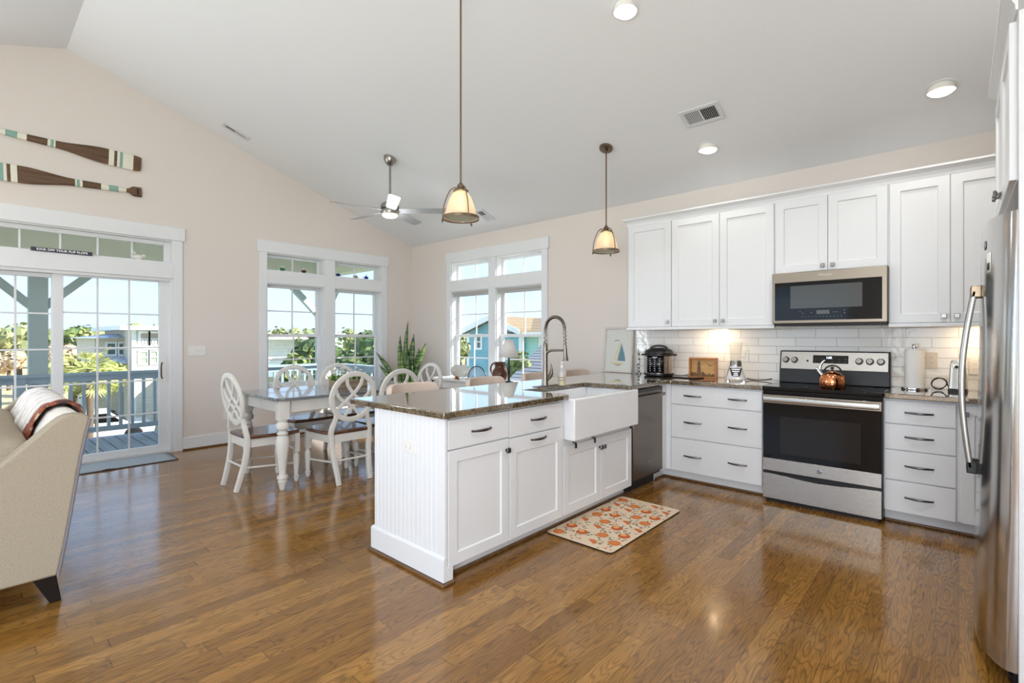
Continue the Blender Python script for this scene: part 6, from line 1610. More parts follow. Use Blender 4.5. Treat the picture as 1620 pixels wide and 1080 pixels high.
def soft_box(name, x0, x1, y0, y1, z0, z1, mat, parent, tilt=0.0, r=0.05, puff=0.02):
    mb = MB(); nx, ny, nz = 10, 5, 7
    c = Vector(((x0 + x1) / 2, (y0 + y1) / 2, (z0 + z1) / 2)); h = Vector(((x1 - x0) / 2, (y1 - y0) / 2, (z1 - z0) / 2))
    bm = bmesh.new(); bmesh.ops.create_cube(bm, size=2.0); bmesh.ops.subdivide_edges(bm, edges=bm.edges, cuts=7, use_grid_fill=True)
    for v in bm.verts:
        p = Vector(v.co); q = Vector((p.x * h.x, p.y * h.y, p.z * h.z)); inner = Vector((max(-h.x + r, min(h.x - r, q.x)), max(-h.y + r, min(h.y - r, q.y)), max(-h.z + r, min(h.z - r, q.z))))
        d_ = q - inner
        if d_.length > 1e-6: q = inner + d_.normalized() * min(r, d_.length if sum(1 for e_ in d_ if abs(e_) > 1e-6) == 1 else r)
        q.y += math.copysign(puff, p.y) * (1 - p.x ** 2) * (1 - p.z ** 2) * (1 if abs(p.y) > 0.99 else 0); q.z += puff * 0.8 * (1 - p.x ** 2) * (1 - p.y ** 2) * (1 if p.z > 0.99 else 0)
        v.co = q
    R = Matrix.Translation(c) @ Matrix.Rotation(tilt, 4, 'X')
    bm.transform(R); bm.verts.ensure_lookup_table(); bm.faces.ensure_lookup_table(); bm.verts.index_update()
    mb.v = [Vector(v.co) for v in bm.verts]; mb.f = [[v.index for v in f.verts] for f in bm.faces]; mb.m = [0] * len(mb.f); bm.free()
    return mb.build(name, mat, parent, smooth=80), R, h
for k in range(2):
    x0 = SX1 - 0.105 - (k + 1) * 0.812; soft_box('seat_cushion', x0 + 0.004, x0 + 0.808, -0.46, 0.15, 0.305, 0.465, M['linen'], so, 0, 0.04, 0.015)
for k in range(2):
    x0 = SX1 - 0.115 - (k + 1) * 0.80
    o_, R_, h_ = soft_box('back_cushion', x0 + 0.004, x0 + 0.79, 0.005, 0.185, 0.475, 0.825, M['linen'], so, math.radians(-17), 0.045, 0.03)
    for sgn in (-1, 1):
        mb = MB(); pts = [R_ @ Vector((h_.x - 0.012, sgn * (h_.y - 0.018), zz)) for zz in [-h_.z + 0.03 + (2 * h_.z - 0.06) * q / 8 for q in range(9)]]
        mb.tube(pts, 0.005, 6); mb.build('piping', M['piping'], o_, smooth=60)
for x in (SX1 - 0.075, SX0 + 0.075):
    for y, dy in ((0.262, 0.045), (-0.41, -0.03)):
        mb = MB(); A = [(x - 0.04, y - 0.045, 0.15), (x + 0.04, y - 0.045, 0.15), (x + 0.04, y + 0.045, 0.15), (x - 0.04, y + 0.045, 0.15)]
        Bq = [(x - 0.02, y - 0.02 + dy, 0.0), (x + 0.025, y - 0.02 + dy, 0.0), (x + 0.025, y + 0.022 + dy, 0.0), (x - 0.02, y + 0.022 + dy, 0.0)]
        mb.add(Bq + A, [(3, 2, 1, 0), (4, 5, 6, 7), (0, 1, 5, 4), (1, 2, 6, 5), (2, 3, 7, 6), (3, 0, 4, 7)]); mb.build('leg', M['black_wood'], so, bevel=0.003)

tp = thing('throw_pillow', 'cream and taupe patterned throw pillow on the sofa, left of the throw', 'pillow', (-4.08, 0.02, 0.83), 0)
soft_box('cover', -4.30, -3.88, -0.155, -0.035, 0.66, 0.96, pm('taupe_pattern', (196, 180, 164), 0.95, var=0.45, vscale=18), tp, math.radians(-24), 0.05, 0.03)

# throw blanket draped over the back
def mat_throw():
    m, t, bs = new_mat('striped_throw'); tc = N(t, 'ShaderNodeTexCoord'); sp = N(t, 'ShaderNodeSeparateXYZ'); t.links.new(tc.outputs['Object'], sp.inputs[0])
    nz = N(t, 'ShaderNodeTexNoise'); nz.inputs['Scale'].default_value = 9; nz.inputs['Detail'].default_value = 5; t.links.new(tc.outputs['Object'], nz.inputs['Vector'])
    v = math_n(t, 'ADD', math_n(t, 'MULTIPLY', sp.outputs[0], 7.0), math_n(t, 'MULTIPLY', nz.outputs[0], 0.9)); f = math_n(t, 'FRACT', v)
    r = N(t, 'ShaderNodeValToRGB'); e = r.color_ramp.elements; e[0].position = 0.0; e[0].color = lin((150, 142, 138)); e[1].position = 0.16; e[1].color = lin((222, 216, 208))
    for p, c in ((0.5, (230, 224, 216)), (0.62, (176, 168, 164)), (0.72, (216, 208, 200)), (1.0, (200, 192, 186))):
        q = e.new(p); q.color = lin(c)
    t.links.new(f, r.inputs[0]); t.links.new(r.outputs[0], bs.inputs['Base Color']); bs.inputs['Roughness'].default_value = 0.95; bs.inputs['Sheen Weight'].default_value = 0.3
    n2 = N(t, 'ShaderNodeTexNoise'); n2.inputs['Scale'].default_value = 120; t.links.new(tc.outputs['Object'], n2.inputs['Vector'])
    bp = N(t, 'ShaderNodeBump'); bp.inputs['Strength'].default_value = 0.5; bp.inputs['Distance'].default_value = 0.006; t.links.new(n2.outputs[0], bp.inputs['Height']); t.links.new(bp.outputs[0], bs.inputs['Normal']); return m
def mat_border():
    m, t, bs = new_mat('woven_border'); tc = N(t, 'ShaderNodeTexCoord'); nz = N(t, 'ShaderNodeTexNoise'); nz.inputs['Scale'].default_value = 13; nz.inputs['Detail'].default_value = 5; t.links.new(tc.outputs['Object'], nz.inputs['Vector'])
    r = N(t, 'ShaderNodeValToRGB'); e = r.color_ramp.elements; e[0].position = 0.36; e[0].color = lin((62, 46, 42)); e[1].position = 0.66; e[1].color = lin((196, 168, 140))
    for p_, c_ in ((0.45, (120, 58, 42)), (0.53, (158, 84, 58)), (0.59, (104, 62, 52))):
        q = e.new(p_); q.color = lin(c_)
    t.links.new(nz.outputs[0], r.inputs[0]); t.links.new(r.outputs[0], bs.inputs['Base Color']); bs.inputs['Roughness'].default_value = 0.95; return m
th_ = thing('throw_blanket', 'cream and grey throw with a rust border over the sofa back', 'blanket', (-4.1, 0.36, 0.93))
def drape(u):
    """path over the sofa back, u 0 (front, low) .. 1 (rear, low)"""
    pts = [(0.190, 0.66), (0.215, 0.735), (0.238, 0.80), (0.258, 0.85), (0.278, 0.89), (0.305, 0.924), (0.345, 0.940), (0.39, 0.932), (0.428, 0.89), (0.434, 0.81), (0.428, 0.70)]
    f = u * (len(pts) - 1); i = min(int(f), len(pts) - 2); q = f - i
    p0 = Vector(pts[max(i - 1, 0)]); p1 = Vector(pts[i]); p2 = Vector(pts[i + 1]); p3 = Vector(pts[min(i + 2, len(pts) - 1)])
    return 0.5 * ((2 * p1) + (p2 - p0) * q + (2 * p0 - 5 * p1 + 4 * p2 - p3) * q * q + (3 * p1 - p0 - 3 * p2 + p3) * q ** 3)
def blanket(name, xa, xb, mat, parent, lift=0.0, nx=26):
    mb = MB(); rows = []; nu = 36
    for i in range(nu + 1):
        u = i / nu; row = []
        for j in range(nx + 1):
            s = j / nx; x = xa + (xb - xa) * s; skew = 0.10 * (1 - u) * 1.0
            p = drape(u); wob = 0.008 * math.sin(x * 23 + u * 5) + 0.005 * math.sin(x * 51 - u * 9)
            row.append((x - skew, p.x + (wob if u > 0.75 or u < 0.25 else 0) + (0.006 if u > 0.5 else -0.006), p.y + lift + 0.006 + abs(wob) * 0.8))
        rows.append(row)
    mb.grid(rows); return mb.build(name, mat, parent, solid=0.010, smooth=80)
blanket('cloth', -4.72, -3.635, mat_throw(), th_)
blanket('border', -3.645, -3.53, mat_border(), th_, 0.004, 4)

# ------------------------------------------------------------------ console under the kitchen window with its things
cn = thing('console_table', 'white console table under the kitchen window', 'table', (-4.8, 4.66, 0))
CX0, CX1, CY0, CY1, CZ = -5.62, -3.92, 4.44, 4.865, 0.735
M['white_gloss'] = pm('white_table_paint', (236, 236, 234), 0.35, var=0.02, vscale=10)
mb = MB(); mb.box(CX0, CX1, CY0, CY1, CZ - 0.03, CZ); mb.build('tabletop', M['white_gloss'], cn, bevel=0.008, seg=3)
mb = MB(); mb.box(CX0 + 0.05, CX1 - 0.05, CY0 + 0.03, CY1 - 0.03, CZ - 0.13, CZ - 0.03); mb.build('apron', M['white_gloss'], cn, bevel=0.004)
for x in (CX0 + 0.07, CX1 - 0.07):
    for y in (CY0 + 0.06, CY1 - 0.06):
        mb = MB(); mb.lathe([(0.02, 0), (0.024, 0.03), (0.018, 0.06), (0.03, 0.30), (0.02, 0.42), (0.034, 0.46), (0.03, 0.50)], (x, y, 0), 16); mb.box(x - 0.03, x + 0.03, y - 0.03, y + 0.03, 0.50, CZ - 0.03); mb.build('leg', M['white_gloss'], cn, smooth=35)
ZT = CZ + 0.0006
pu = thing('pumpkin', 'white decorative pumpkin at the left end of the console', 'pumpkin', (-5.14, 4.64, ZT))
mb = MB(); mb.ball((-5.14, 4.64, ZT + 0.104), (0.150, 0.150, 0.104), 48, fn=lambda th, ph: (1 - 0.07 * abs(math.sin(5 * ph)) ** 0.5 * math.sin(th)) * (1 - 0.18 * math.cos(th) ** 8)); mb.build('body', pm('white_pumpkin', (208, 206, 198), 0.55, var=0.12, vscale=14), pu, smooth=60)
mb = MB(); mb.tube(smoothpath([(-5.14, 4.64, ZT + 0.165), (-5.138, 4.637, ZT + 0.20), (-5.12, 4.63, ZT + 0.222)], 4), 0.014, 8, scale=[1.5, 1.3, 1.1, 1, 0.9, 0.85, 0.8, 0.75, 0.8]); mb.build('stem', pm('pumpkin_stem', (132, 116, 92), 0.7, var=0.2), pu, smooth=60)
ol = thing('autumn_leaf', 'bunch of orange autumn leaves at the foot of the white pumpkin', 'leaves', (-5.05, 4.47, ZT))
for k in range(6):
    mb = MB(); leaf(mb, Vector((-5.05 + 0.012 * k, 4.475 - 0.004 * k, ZT + 0.004)), Vector((math.cos(k * 1.3), -0.4 + 0.3 * math.sin(k), 0.55)), 0.085, 0.028, 0, 0.4); mb.build('leaf', pm('autumn_orange', (188, 118, 44) if k % 2 else (140, 78, 36), 0.6, var=0.25, vscale=30), ol, solid=0.002, smooth=60)
pl_ = thing('glass_arch', 'half-round pale blue glass decoration with a dark rim, beside the pumpkin', 'ornament', (-4.80, 4.62, ZT))
mb = MB(); arc_ = [(-4.80 + 0.175 * math.cos(math.pi * k / 28), 4.62, ZT + 0.006 + 0.175 * math.sin(math.pi * k / 28)) for k in range(29)]
mb.prism(arc_, (0, 0.008, 0)); mb.build('panel', mat_glass('iridescent_glass', (0.78, 0.88, 0.95), 0.25, body=0.3, bodycol=(196, 214, 224)), pl_, smooth=40)
mb = MB(); mb.tube([(a, 4.624, c) for a, b, c in arc_], 0.008, 8); mb.build('rim', pm('pewter_rim', (84, 90, 96), 0.4, 0.6, var=0.1), pl_, smooth=60)
mb = MB(); mb.box(-4.99, -4.61, 4.59, 4.66, ZT, ZT + 0.010); mb.build('foot', M['black_wood'], pl_, bevel=0.003)
pi_ = thing('pitcher', 'dark brown glazed pitcher on the console', 'pitcher', (-4.41, 4.66, ZT))
M['glaze'] = pm('brown_glaze', (92, 58, 42), 0.16, var=0.25, vscale=12)
mb = MB(); mb.lathe([(0, 0), (0.075, 0), (0.082, 0.01), (0.105, 0.06), (0.108, 0.10), (0.095, 0.14), (0.07, 0.175), (0.066, 0.20), (0.076, 0.235), (0.086, 0.25), (0.08, 0.25), (0.07, 0.235), (0.06, 0.20), (0.06, 0.18), (0.085, 0.14), (0.098, 0.10), (0.09, 0.05), (0, 0.02)], (-4.41, 4.66, ZT), 32); mb.build('body', M['glaze'], pi_, smooth=60)
mb = MB(); mb.tube(smoothpath([(-4.475, 4.655, ZT + 0.228), (-4.53, 4.645, ZT + 0.22), (-4.56, 4.64, ZT + 0.16), (-4.54, 4.645, ZT + 0.10), (-4.505, 4.65, ZT + 0.075)], 5), 0.011, 8); mb.build('handle', M['glaze'], pi_, smooth=60)
lp = thing('table_lamp', 'table lamp with a white shade and slim dark stem on the console', 'lamp', (-4.20, 4.60, ZT))
lx_, ly_ = -4.20, 4.60
mb = MB(); mb.lathe([(0, 0), (0.065, 0), (0.066, 0.01), (0.03, 0.022), (0.012, 0.03), (0.012, 0.10), (0.02, 0.12), (0.016, 0.20), (0.011, 0.32), (0.008, 0.36)], (lx_, ly_, ZT), 20); mb.build('stem', pm('dark_green_bronze', (44, 56, 50), 0.35, 0.5, var=0.1), lp, smooth=40)
mb = MB(); mb.lathe([(0.130, 0.318), (0.050, 0.54)], (lx_, ly_, ZT), 40, caps=False); mb.lathe([(0.004, 0.36), (0.004, 0.545), (0.008, 0.55), (0, 0.56)], (lx_, ly_, ZT), 8); mb.build('lamp_shade', pm('linen_shade', (226, 222, 216), 0.85, var=0.03, vscale=80, trans=0.0), lp, solid=0.002, smooth=40)

# ------------------------------------------------------------------ snake plant in the corner
sp0 = thing('snake_plant', 'tall snake plant in a dark pot in the corner between the windows', 'plant', (-6.14, 4.42, 0))
cx_, cy_ = -6.14, 4.42
mb = MB(); mb.lathe([(0, 0), (0.14, 0), (0.145, 0.01), (0.185, 0.50), (0.195, 0.52), (0.195, 0.545), (0.178, 0.545), (0.172, 0.50), (0, 0.49)], (cx_, cy_, 0), 36); mb.build('pot', pm('charcoal_pot', (52, 58, 56), 0.5, var=0.1), sp0, smooth=40)
def mat_snake():
    m, t, bs = new_mat('snake_leaf'); tc = N(t, 'ShaderNodeTexCoord'); mp = N(t, 'ShaderNodeMapping'); mp.inputs['Scale'].default_value = (6, 6, 42); t.links.new(tc.outputs['Object'], mp.inputs[0])
    nz = N(t, 'ShaderNodeTexNoise'); nz.inputs['Scale'].default_value = 1.0; nz.inputs['Detail'].default_value = 4; t.links.new(mp.outputs[0], nz.inputs['Vector'])
    r = N(t, 'ShaderNodeValToRGB'); e = r.color_ramp.elements; e[0].position = 0.38; e[0].color = lin((34, 62, 34)); e[1].position = 0.66; e[1].color = lin((128, 158, 84)); t.links.new(nz.outputs[0], r.inputs[0]); t.links.new(r.outputs[0], bs.inputs['Base Color']); bs.inputs['Roughness'].default_value = 0.35; return m
M['snake'] = mat_snake(); 
fwd = Vector((math.cos(math.radians(42)), math.sin(math.radians(42)), 0))       # across the view, so leaves fan out
LV = [(-0.015, 0.06, 1.06, 0.03), (-0.06, -0.01, 0.85, 0.035), (0.02, 0.0, 0.80, 0.036), (0.05, 0.07, 0.84, 0.034), (0.08, 0.05, 0.88, 0.03), (0.10, 0.22, 0.74, 0.038), (0.12, 0.10, 0.66, 0.036), (-0.09, -0.33, 0.60, 0.034), (-0.08, -0.20, 0.44, 0.016), (-0.03, 0.10, 0.52, 0.016), (0.0, -0.04, 0.62, 0.034), (0.04, 0.02, 0.55, 0.03), (-0.10, -0.28, 0.42, 0.028), (0.06, -0.06, 0.58, 0.03), (0.10, 0.02, 0.40, 0.018)]
for i, (off, lean_, h, w) in enumerate(LV):
    mb = MB(); base = Vector((cx_, cy_, 0.485)) + fwd * off + Vector((-0.6, 0.6, 0)) * rnd.uniform(-0.07, 0.07)
    rows = []; n = 10; tw = rnd.uniform(-0.5, 0.5)
    for q in range(n + 1):
        t_ = q / n; c = base + Vector((0, 0, h * t_)) + fwd * (lean_ * t_ ** 1.5) ; ww = w * (0.65 + 0.5 * math.sin(math.pi * t_ * 0.8)) * (1 if t_ < 0.72 else max(0.03, 1 - ((t_ - 0.72) / 0.28) ** 1.6))
        ang = tw + t_ * 0.5; s = fwd * math.cos(ang) + Vector((-fwd.y, fwd.x, 0)) * math.sin(ang); nn = Vector((-s.y, s.x, 0))
        rows.append([c - s * ww + nn * ww * 0.4, c, c + s * ww + nn * ww * 0.4])
    mb.grid(rows); mb.build('leaf', M['snake'], sp0, solid=0.004, smooth=60)
# =================================================================== OUTSIDE
def out_ray(px, py):
    x, z = (px - CX) / F_PX, (CY - py) / F_PX
    f = Vector((-math.sin(YAW), math.cos(YAW), 0)); r = Vector((math.cos(YAW), math.sin(YAW), 0))
    return f + r * x + Vector((0, 0, z))
def on_x(px, py, X): d = out_ray(px, py); return Vector((0, 0, CAM_H)) + d * (X / d.x)
def on_y(px, py, Y): d = out_ray(px, py); return Vector((0, 0, CAM_H)) + d * (Y / d.y)
def at_d(px, py, D): return Vector((0, 0, CAM_H)) + out_ray(px, py) * D
GZ = -3.4
rnd = random.Random(21)
M['deck'] = mat_wood('deck_boards_blue_grey', (122, 132, 142), (150, 160, 168), 0.55, (2.2, 26, 26))
M['porch'] = pm('porch_grey_green', (182, 196, 198), 0.6, var=0.06, vscale=10)
M['porch_ceiling'] = pm('porch_ceiling_paint', (232, 232, 218), 0.7, var=0.04)
M['rail'] = pm('railing_grey_blue', (164, 182, 194), 0.6, var=0.05, vscale=10)
M['grass'] = pm('grass', (168, 170, 120), 0.95, var=0.3, vscale=0.6)
mb = MB(); mb.box(-320, 120, -120, 320, GZ - 0.5, GZ); struct(mb.build('ground', M['grass']))
mb = MB(); mb.box(-150, -48, -20, 22, GZ - 0.1, GZ + 0.02); struct(mb.build('marsh', pm('marsh_straw', (196, 172, 128), 0.95, var=0.25, vscale=0.3)))
mb = MB(); mb.box(-29, -22, -30, 40, GZ - 0.1, GZ + 0.03); struct(mb.build('street', pm('pale_asphalt', (176, 174, 170), 0.9, var=0.08, vscale=2)))

# deck
DX0, DX1, DY0, DY1, DZ = -9.0, XG - TH, -2.6, 4.80, -0.10
mb = MB(); y = DY0
while y < DY1 - 0.05:
    mb.box(DX0, DX1, y, min(y + 0.134, DY1), DZ - 0.03, DZ); y += 0.145
mb.box(DX0, DX1, DY0, DY1, DZ - 0.22, DZ - 0.032)
struct(mb.build('deck', M['deck']))
def railing(lb, p, q, first_post=False):
    """top rail, bottom rail and balusters between two points"""
    d = Vector(q) - Vector(p); L = d.length; u = d.normalized(); n = Vector((-u.y, u.x, 0))
    t = thing('deck_railing', lb, 'railing', (p[0], p[1], DZ))
    def bar(mb, s0, s1, w, z0, z1):
        a, b = Vector(p) + u * s0, Vector(p) + u * s1
        vs = [c + n * k for c in (a, b) for k in (-w / 2, w / 2)]
        P8 = [(v.x, v.y, z) for z in (z0, z1) for v in (vs[0], vs[1], vs[3], vs[2])]
        mb.add(P8, [(3, 2, 1, 0), (4, 5, 6, 7), (0, 1, 5, 4), (1, 2, 6, 5), (2, 3, 7, 6), (3, 0, 4, 7)])
    mb = MB(); bar(mb, 0, L, 0.14, 0.785, 0.82); bar(mb, 0, L, 0.04, 0.70, 0.785); mb.build('top_rail', M['rail'], t)
    mb = MB(); bar(mb, 0, L, 0.04, DZ + 0.09, DZ + 0.16); mb.build('bottom_rail', M['rail'], t)
    k = 0.07
    while k < L - 0.03:
        mb = MB(); bar(mb, k - 0.019, k + 0.019, 0.038, DZ + 0.16, 0.70); mb.build('baluster', M['rail'], t); k += 0.134
    for s in ((0.03,) if L < 3 else (1.6, L - 0.045)):
        mb = MB(); bar(mb, s - 0.045, s + 0.045, 0.09, DZ, 0.785); mb.build('post', M['rail'], t)
    return t
railing('grey-blue deck railing straight ahead beyond the sliding door', (-8.9, -1.1, 0), (-8.9, 4.70, 0))
railing('grey-blue deck railing at the side, beyond the right gable window', (-8.80, 4.72, 0), (DX1 - 0.005, 4.72, 0))
def porch_post(lb, x, y, dirs):
    t = thing('porch_post', lb, 'post', (x - 0.17, y, DZ), 0, 'porch posts with braces')
    x -= 0.17
    mb = MB(); mb.box(x - 0.095, x + 0.095, y - 0.095, y + 0.095, DZ - 0.3, 2.45); mb.build('shaft', M['porch'], t, bevel=0.004)
    for (dx, dy) in dirs:
        d = Vector((dx, dy, 0)); a = Vector((x, y, 1.70)) + d * 0.05; b = Vector((x, y, 2.385)) + d * 0.725
        mb = MB(); mb.sweep([a, b], rect_sec(0.10, 0.10), up=(-dy, dx, 0)); mb.build('brace', M['porch'], t)
porch_post('square grey porch post with braces beyond the sliding door', -8.9, 0.67, [(0, 1), (0, -1)])
porch_post('square grey porch post with braces at the deck corner', -8.9, 4.62, [(0, -1), (1, 0)])
mb = MB(); mb.box(-8.96, DX1 - 0.005, 4.50, 4.72, 2.45, 2.79); tag(mb.build('porch_beam', M['porch_ceiling'], loc=(-7.9, 4.6, 2.45)), 'pale grey-green beam along the side of the porch, above the side railing', 'beam')
mb = MB(); mb.box(-9.18, -8.96, DY0, 4.72, 2.45, 2.79); tag(mb.build('porch_beam', M['porch_ceiling'], loc=(-9.07, 1.0, 2.45)), 'pale grey-green beam along the porch edge above the posts', 'beam')
mb = MB(); mb.box(-9.5, DX1 - 0.005, DY0 - 0.3, 5.0, 2.79, 2.95); tag(mb.build('porch_roof', M['porch_ceiling'], loc=(-8.1, 1.0, 2.79)), 'pale green-grey porch ceiling seen through the transoms', 'roof')

# ------------------------------------------------------------------ vegetation
M['bark'] = pm('bark', (104, 88, 72), 0.9, var=0.25, vscale=6)
GREENS = {}
def fol_mats(kind):
    if kind not in GREENS:
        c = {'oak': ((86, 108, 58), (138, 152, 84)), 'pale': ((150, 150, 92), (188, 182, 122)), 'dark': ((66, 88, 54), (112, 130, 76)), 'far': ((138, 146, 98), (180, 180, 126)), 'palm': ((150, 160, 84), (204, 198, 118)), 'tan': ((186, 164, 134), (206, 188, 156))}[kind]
        GREENS[kind] = [pm('foliage_%s_shade' % kind, c[0], 0.8, var=0.2, vscale=3), pm('foliage_%s_light' % kind, c[1], 0.8, var=0.2, vscale=3)]  # darker and lighter leaf tone, mixed over the crown
    return GREENS[kind]
def tree(name, lb, base, h, r, kind, n=900, size=0.22, group=None, flat=0.75, cat='tree', trunk=True):
    base = Vector(base); t = thing(name, lb, cat, tuple(base), 0, group)
    blobs = []
    for _ in range(9):
        a, q = rnd.uniform(0, 6.28), rnd.uniform(0, 0.62)
        blobs.append((Vector((math.cos(a) * q * r, math.sin(a) * q * r, h - r * flat + rnd.uniform(-0.45, 0.45) * r * flat)), rnd.uniform(0.38, 0.6) * r))
    mb = MB()
    for _ in range(n):
        c, br = blobs[rnd.randrange(len(blobs))]; d = Vector((rnd.gauss(0, 1), rnd.gauss(0, 1), rnd.gauss(0, 1))).normalized()
        p = base + c + d * br * rnd.uniform(0.55, 1.05); s = size * rnd.uniform(0.6, 1.3)
        u = d.cross(Vector((rnd.gauss(0, 1), rnd.gauss(0, 1), rnd.gauss(0, 1)))).normalized(); v = (d + Vector((rnd.gauss(0, .5), rnd.gauss(0, .5), rnd.gauss(0, .5)))).cross(u).normalized()
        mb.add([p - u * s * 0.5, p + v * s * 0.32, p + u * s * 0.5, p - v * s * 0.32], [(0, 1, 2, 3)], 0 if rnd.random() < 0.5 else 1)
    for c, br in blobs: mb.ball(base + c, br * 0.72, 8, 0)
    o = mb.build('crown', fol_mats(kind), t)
    if trunk:
        mb = MB(); mb.tube([base, base + Vector((0.05 * r, 0, (h - r) * 0.6)), base + Vector((0, 0.05 * r, h - r * 0.8))], max(0.08, r * 0.09), 8, scale=[1.3, 1, 0.7])
        for b in range(4):
            c, br = blobs[b]; mb.tube([base + Vector((0, 0, (h - r) * 0.75)), base + c], max(0.05, r * 0.04), 6, scale=[1, 0.5])
        mb.build('trunk', M['bark'], t, smooth=60)
    return t
def ground_at(px, D): p = at_d(px, CY, D); return (p.x, p.y, GZ)
# far tree line beyond the marsh and the houses
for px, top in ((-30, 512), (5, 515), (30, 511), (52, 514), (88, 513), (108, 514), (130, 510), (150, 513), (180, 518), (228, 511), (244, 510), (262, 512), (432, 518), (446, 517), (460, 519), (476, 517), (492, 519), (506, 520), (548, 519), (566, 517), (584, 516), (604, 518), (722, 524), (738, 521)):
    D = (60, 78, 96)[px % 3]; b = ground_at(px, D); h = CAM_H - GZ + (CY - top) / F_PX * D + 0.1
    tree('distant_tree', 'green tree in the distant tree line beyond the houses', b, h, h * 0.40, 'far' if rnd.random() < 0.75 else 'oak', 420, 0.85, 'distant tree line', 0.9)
for px, top, D, k, lb in ((14, 548, 44, 'tan', 'bare tan shrub at the marsh edge, left of the porch post'), (92, 540, 40, 'tan', 'bare tan tree beside the porch post, before the marsh'), (113, 536, 36, 'tan', 'bare tan tree left of the metal-roofed house')):
    b = ground_at(px, D); h = CAM_H - GZ + (CY - top) / F_PX * D; tree('bare_tree', lb, b, h, h * 0.36, k, 420, 0.5, None, 1.0)
# trees right behind the deck, seen by the gable window
for px, top, D, r, k, lb in ((492, 531, 16.5, 1.2, 'dark', 'dark green live oak seen through the left gable window'), (576, 514, 15.5, 1.75, 'oak', 'large green live oak filling the right gable window'), (562, 545, 10.8, 0.7, 'dark', 'low dark bush under the live oak in the right gable window'), (463, 560, 11.0, 0.42, 'oak', 'small round green bush before the white neighbouring house')):
    b = ground_at(px, D); h = CAM_H - GZ + (CY - top) / F_PX * D; tree('live_oak' if r > 1.2 else 'bush', lb, b, h, r, k, 1500 if r > 1 else 700, 0.26 if r > 1 else 0.16, None, 0.85, 'tree' if r > 1.2 else 'bush')
b = at_d(817, CY, 11.5); tree('shrub_tree', 'bushy green tree behind the table lamp, beyond the kitchen window', (b.x, b.y, GZ), CAM_H - GZ - 0.24, 0.46, 'oak', 900, 0.12, None, 1.0)
b = at_d(727, CY, 26); tree('small_tree', 'small green tree left of the blue house, beyond the kitchen window', (b.x, b.y, GZ), CAM_H - GZ + 0.1, 0.7, 'far', 500, 0.3, None, 1.0)
b = at_d(118, CY, 24); tree('leafy_tree', 'pale yellow-green leafy tree left of the palm, beyond the deck', (b.x, b.y, GZ), CAM_H - GZ - 0.55, 1.25, 'pale', 1100, 0.24, None, 0.9)
b = at_d(172, CY, 23.5); tree('leafy_shrub', 'pale green shrub right of the palm, before the cream house', (b.x, b.y, GZ), CAM_H - GZ - 1.0, 0.95, 'palm', 800, 0.22, None, 0.9, 'bush')
# palm
pb = at_d(140, CY, 21.0); pb = Vector((pb.x, pb.y, GZ))
pt_ = thing('palm_tree', 'yellow-green palm tree beyond the deck railing', 'palm tree', tuple(pb))
ptop = pb + Vector((0, 0, CAM_H - GZ - 1.35))
mb = MB(); mb.tube([pb, pb + Vector((0.05, 0.05, 1.5)), ptop], 0.13, 10, scale=[1.2, 1, 0.9]); mb.build('trunk', M['bark'], pt_, smooth=60)
for k in range(34):
    a = rnd.uniform(0, 6.28); el = rnd.uniform(-0.5, 1.25); d = Vector((math.cos(a) * math.cos(el), math.sin(a) * math.cos(el), math.sin(el))); mb = MB(); s = d.cross(Vector((0, 0, 1))).normalized(); nn = s.cross(d)
    L = rnd.uniform(0.75, 1.15); stem = [ptop + d * (L * q / 6) - Vector((0, 0, 0.28 * L * (q / 6) ** 2)) for q in range(7)]
    mb.tube(stem, 0.014, 5)
    for q in range(13):
        f = (q / 12 - 0.5) * 2.6; dd = (d * math.cos(f) + s * math.sin(f)); tip = stem[-1]
        mb.add([tip - nn * 0.01, tip + dd * 0.28 + s * 0.035 - Vector((0, 0, 0.06)), tip + dd * 0.62 - Vector((0, 0, 0.22)), tip + dd * 0.28 - s * 0.035 - Vector((0, 0, 0.06))], [(0, 1, 2, 3)], 1 if q % 3 else 0)
    mb.build('frond', fol_mats('palm'), pt_)

# ------------------------------------------------------------------ neighbouring houses
M['siding_cream'] = mat_stripes('cream_siding', (216, 208, 194), (190, 182, 168), 5.5, 2, 0.8)
M['siding_white'] = mat_stripes('white_siding', (228, 230, 228), (204, 208, 206), 6, 2, 0.8)
M['siding_teal'] = mat_stripes('teal_siding', (122, 178, 194), (100, 156, 174), 6, 2, 0.8)
M['siding_teal_lit'] = mat_stripes('lit_teal_siding', (170, 216, 212), (148, 196, 194), 6, 2, 0.8)  # teal siding again, with the sunlit tone put into the colour
M['metal_roof'] = mat_stripes('standing_seam_roof', (178, 190, 204), (120, 134, 156), 2.2, 1, 0.4)
M['tan_shingle'] = mat_stripes('tan_shingles', (148, 128, 98), (124, 106, 80), 5, 2, 0.9, 0.85)
M['grey_shingle'] = mat_stripes('grey_shingles', (122, 128, 134), (50, 56, 62), 5.0, 1, 0.9, 0.72)
M['ext_white'] = pm('exterior_white_trim', (236, 238, 238), 0.6, var=0.02)
M['ext_glass'] = pm('dark_window_glass', (92, 108, 112), 0.12, var=0.2, vscale=2, spec=0.7)
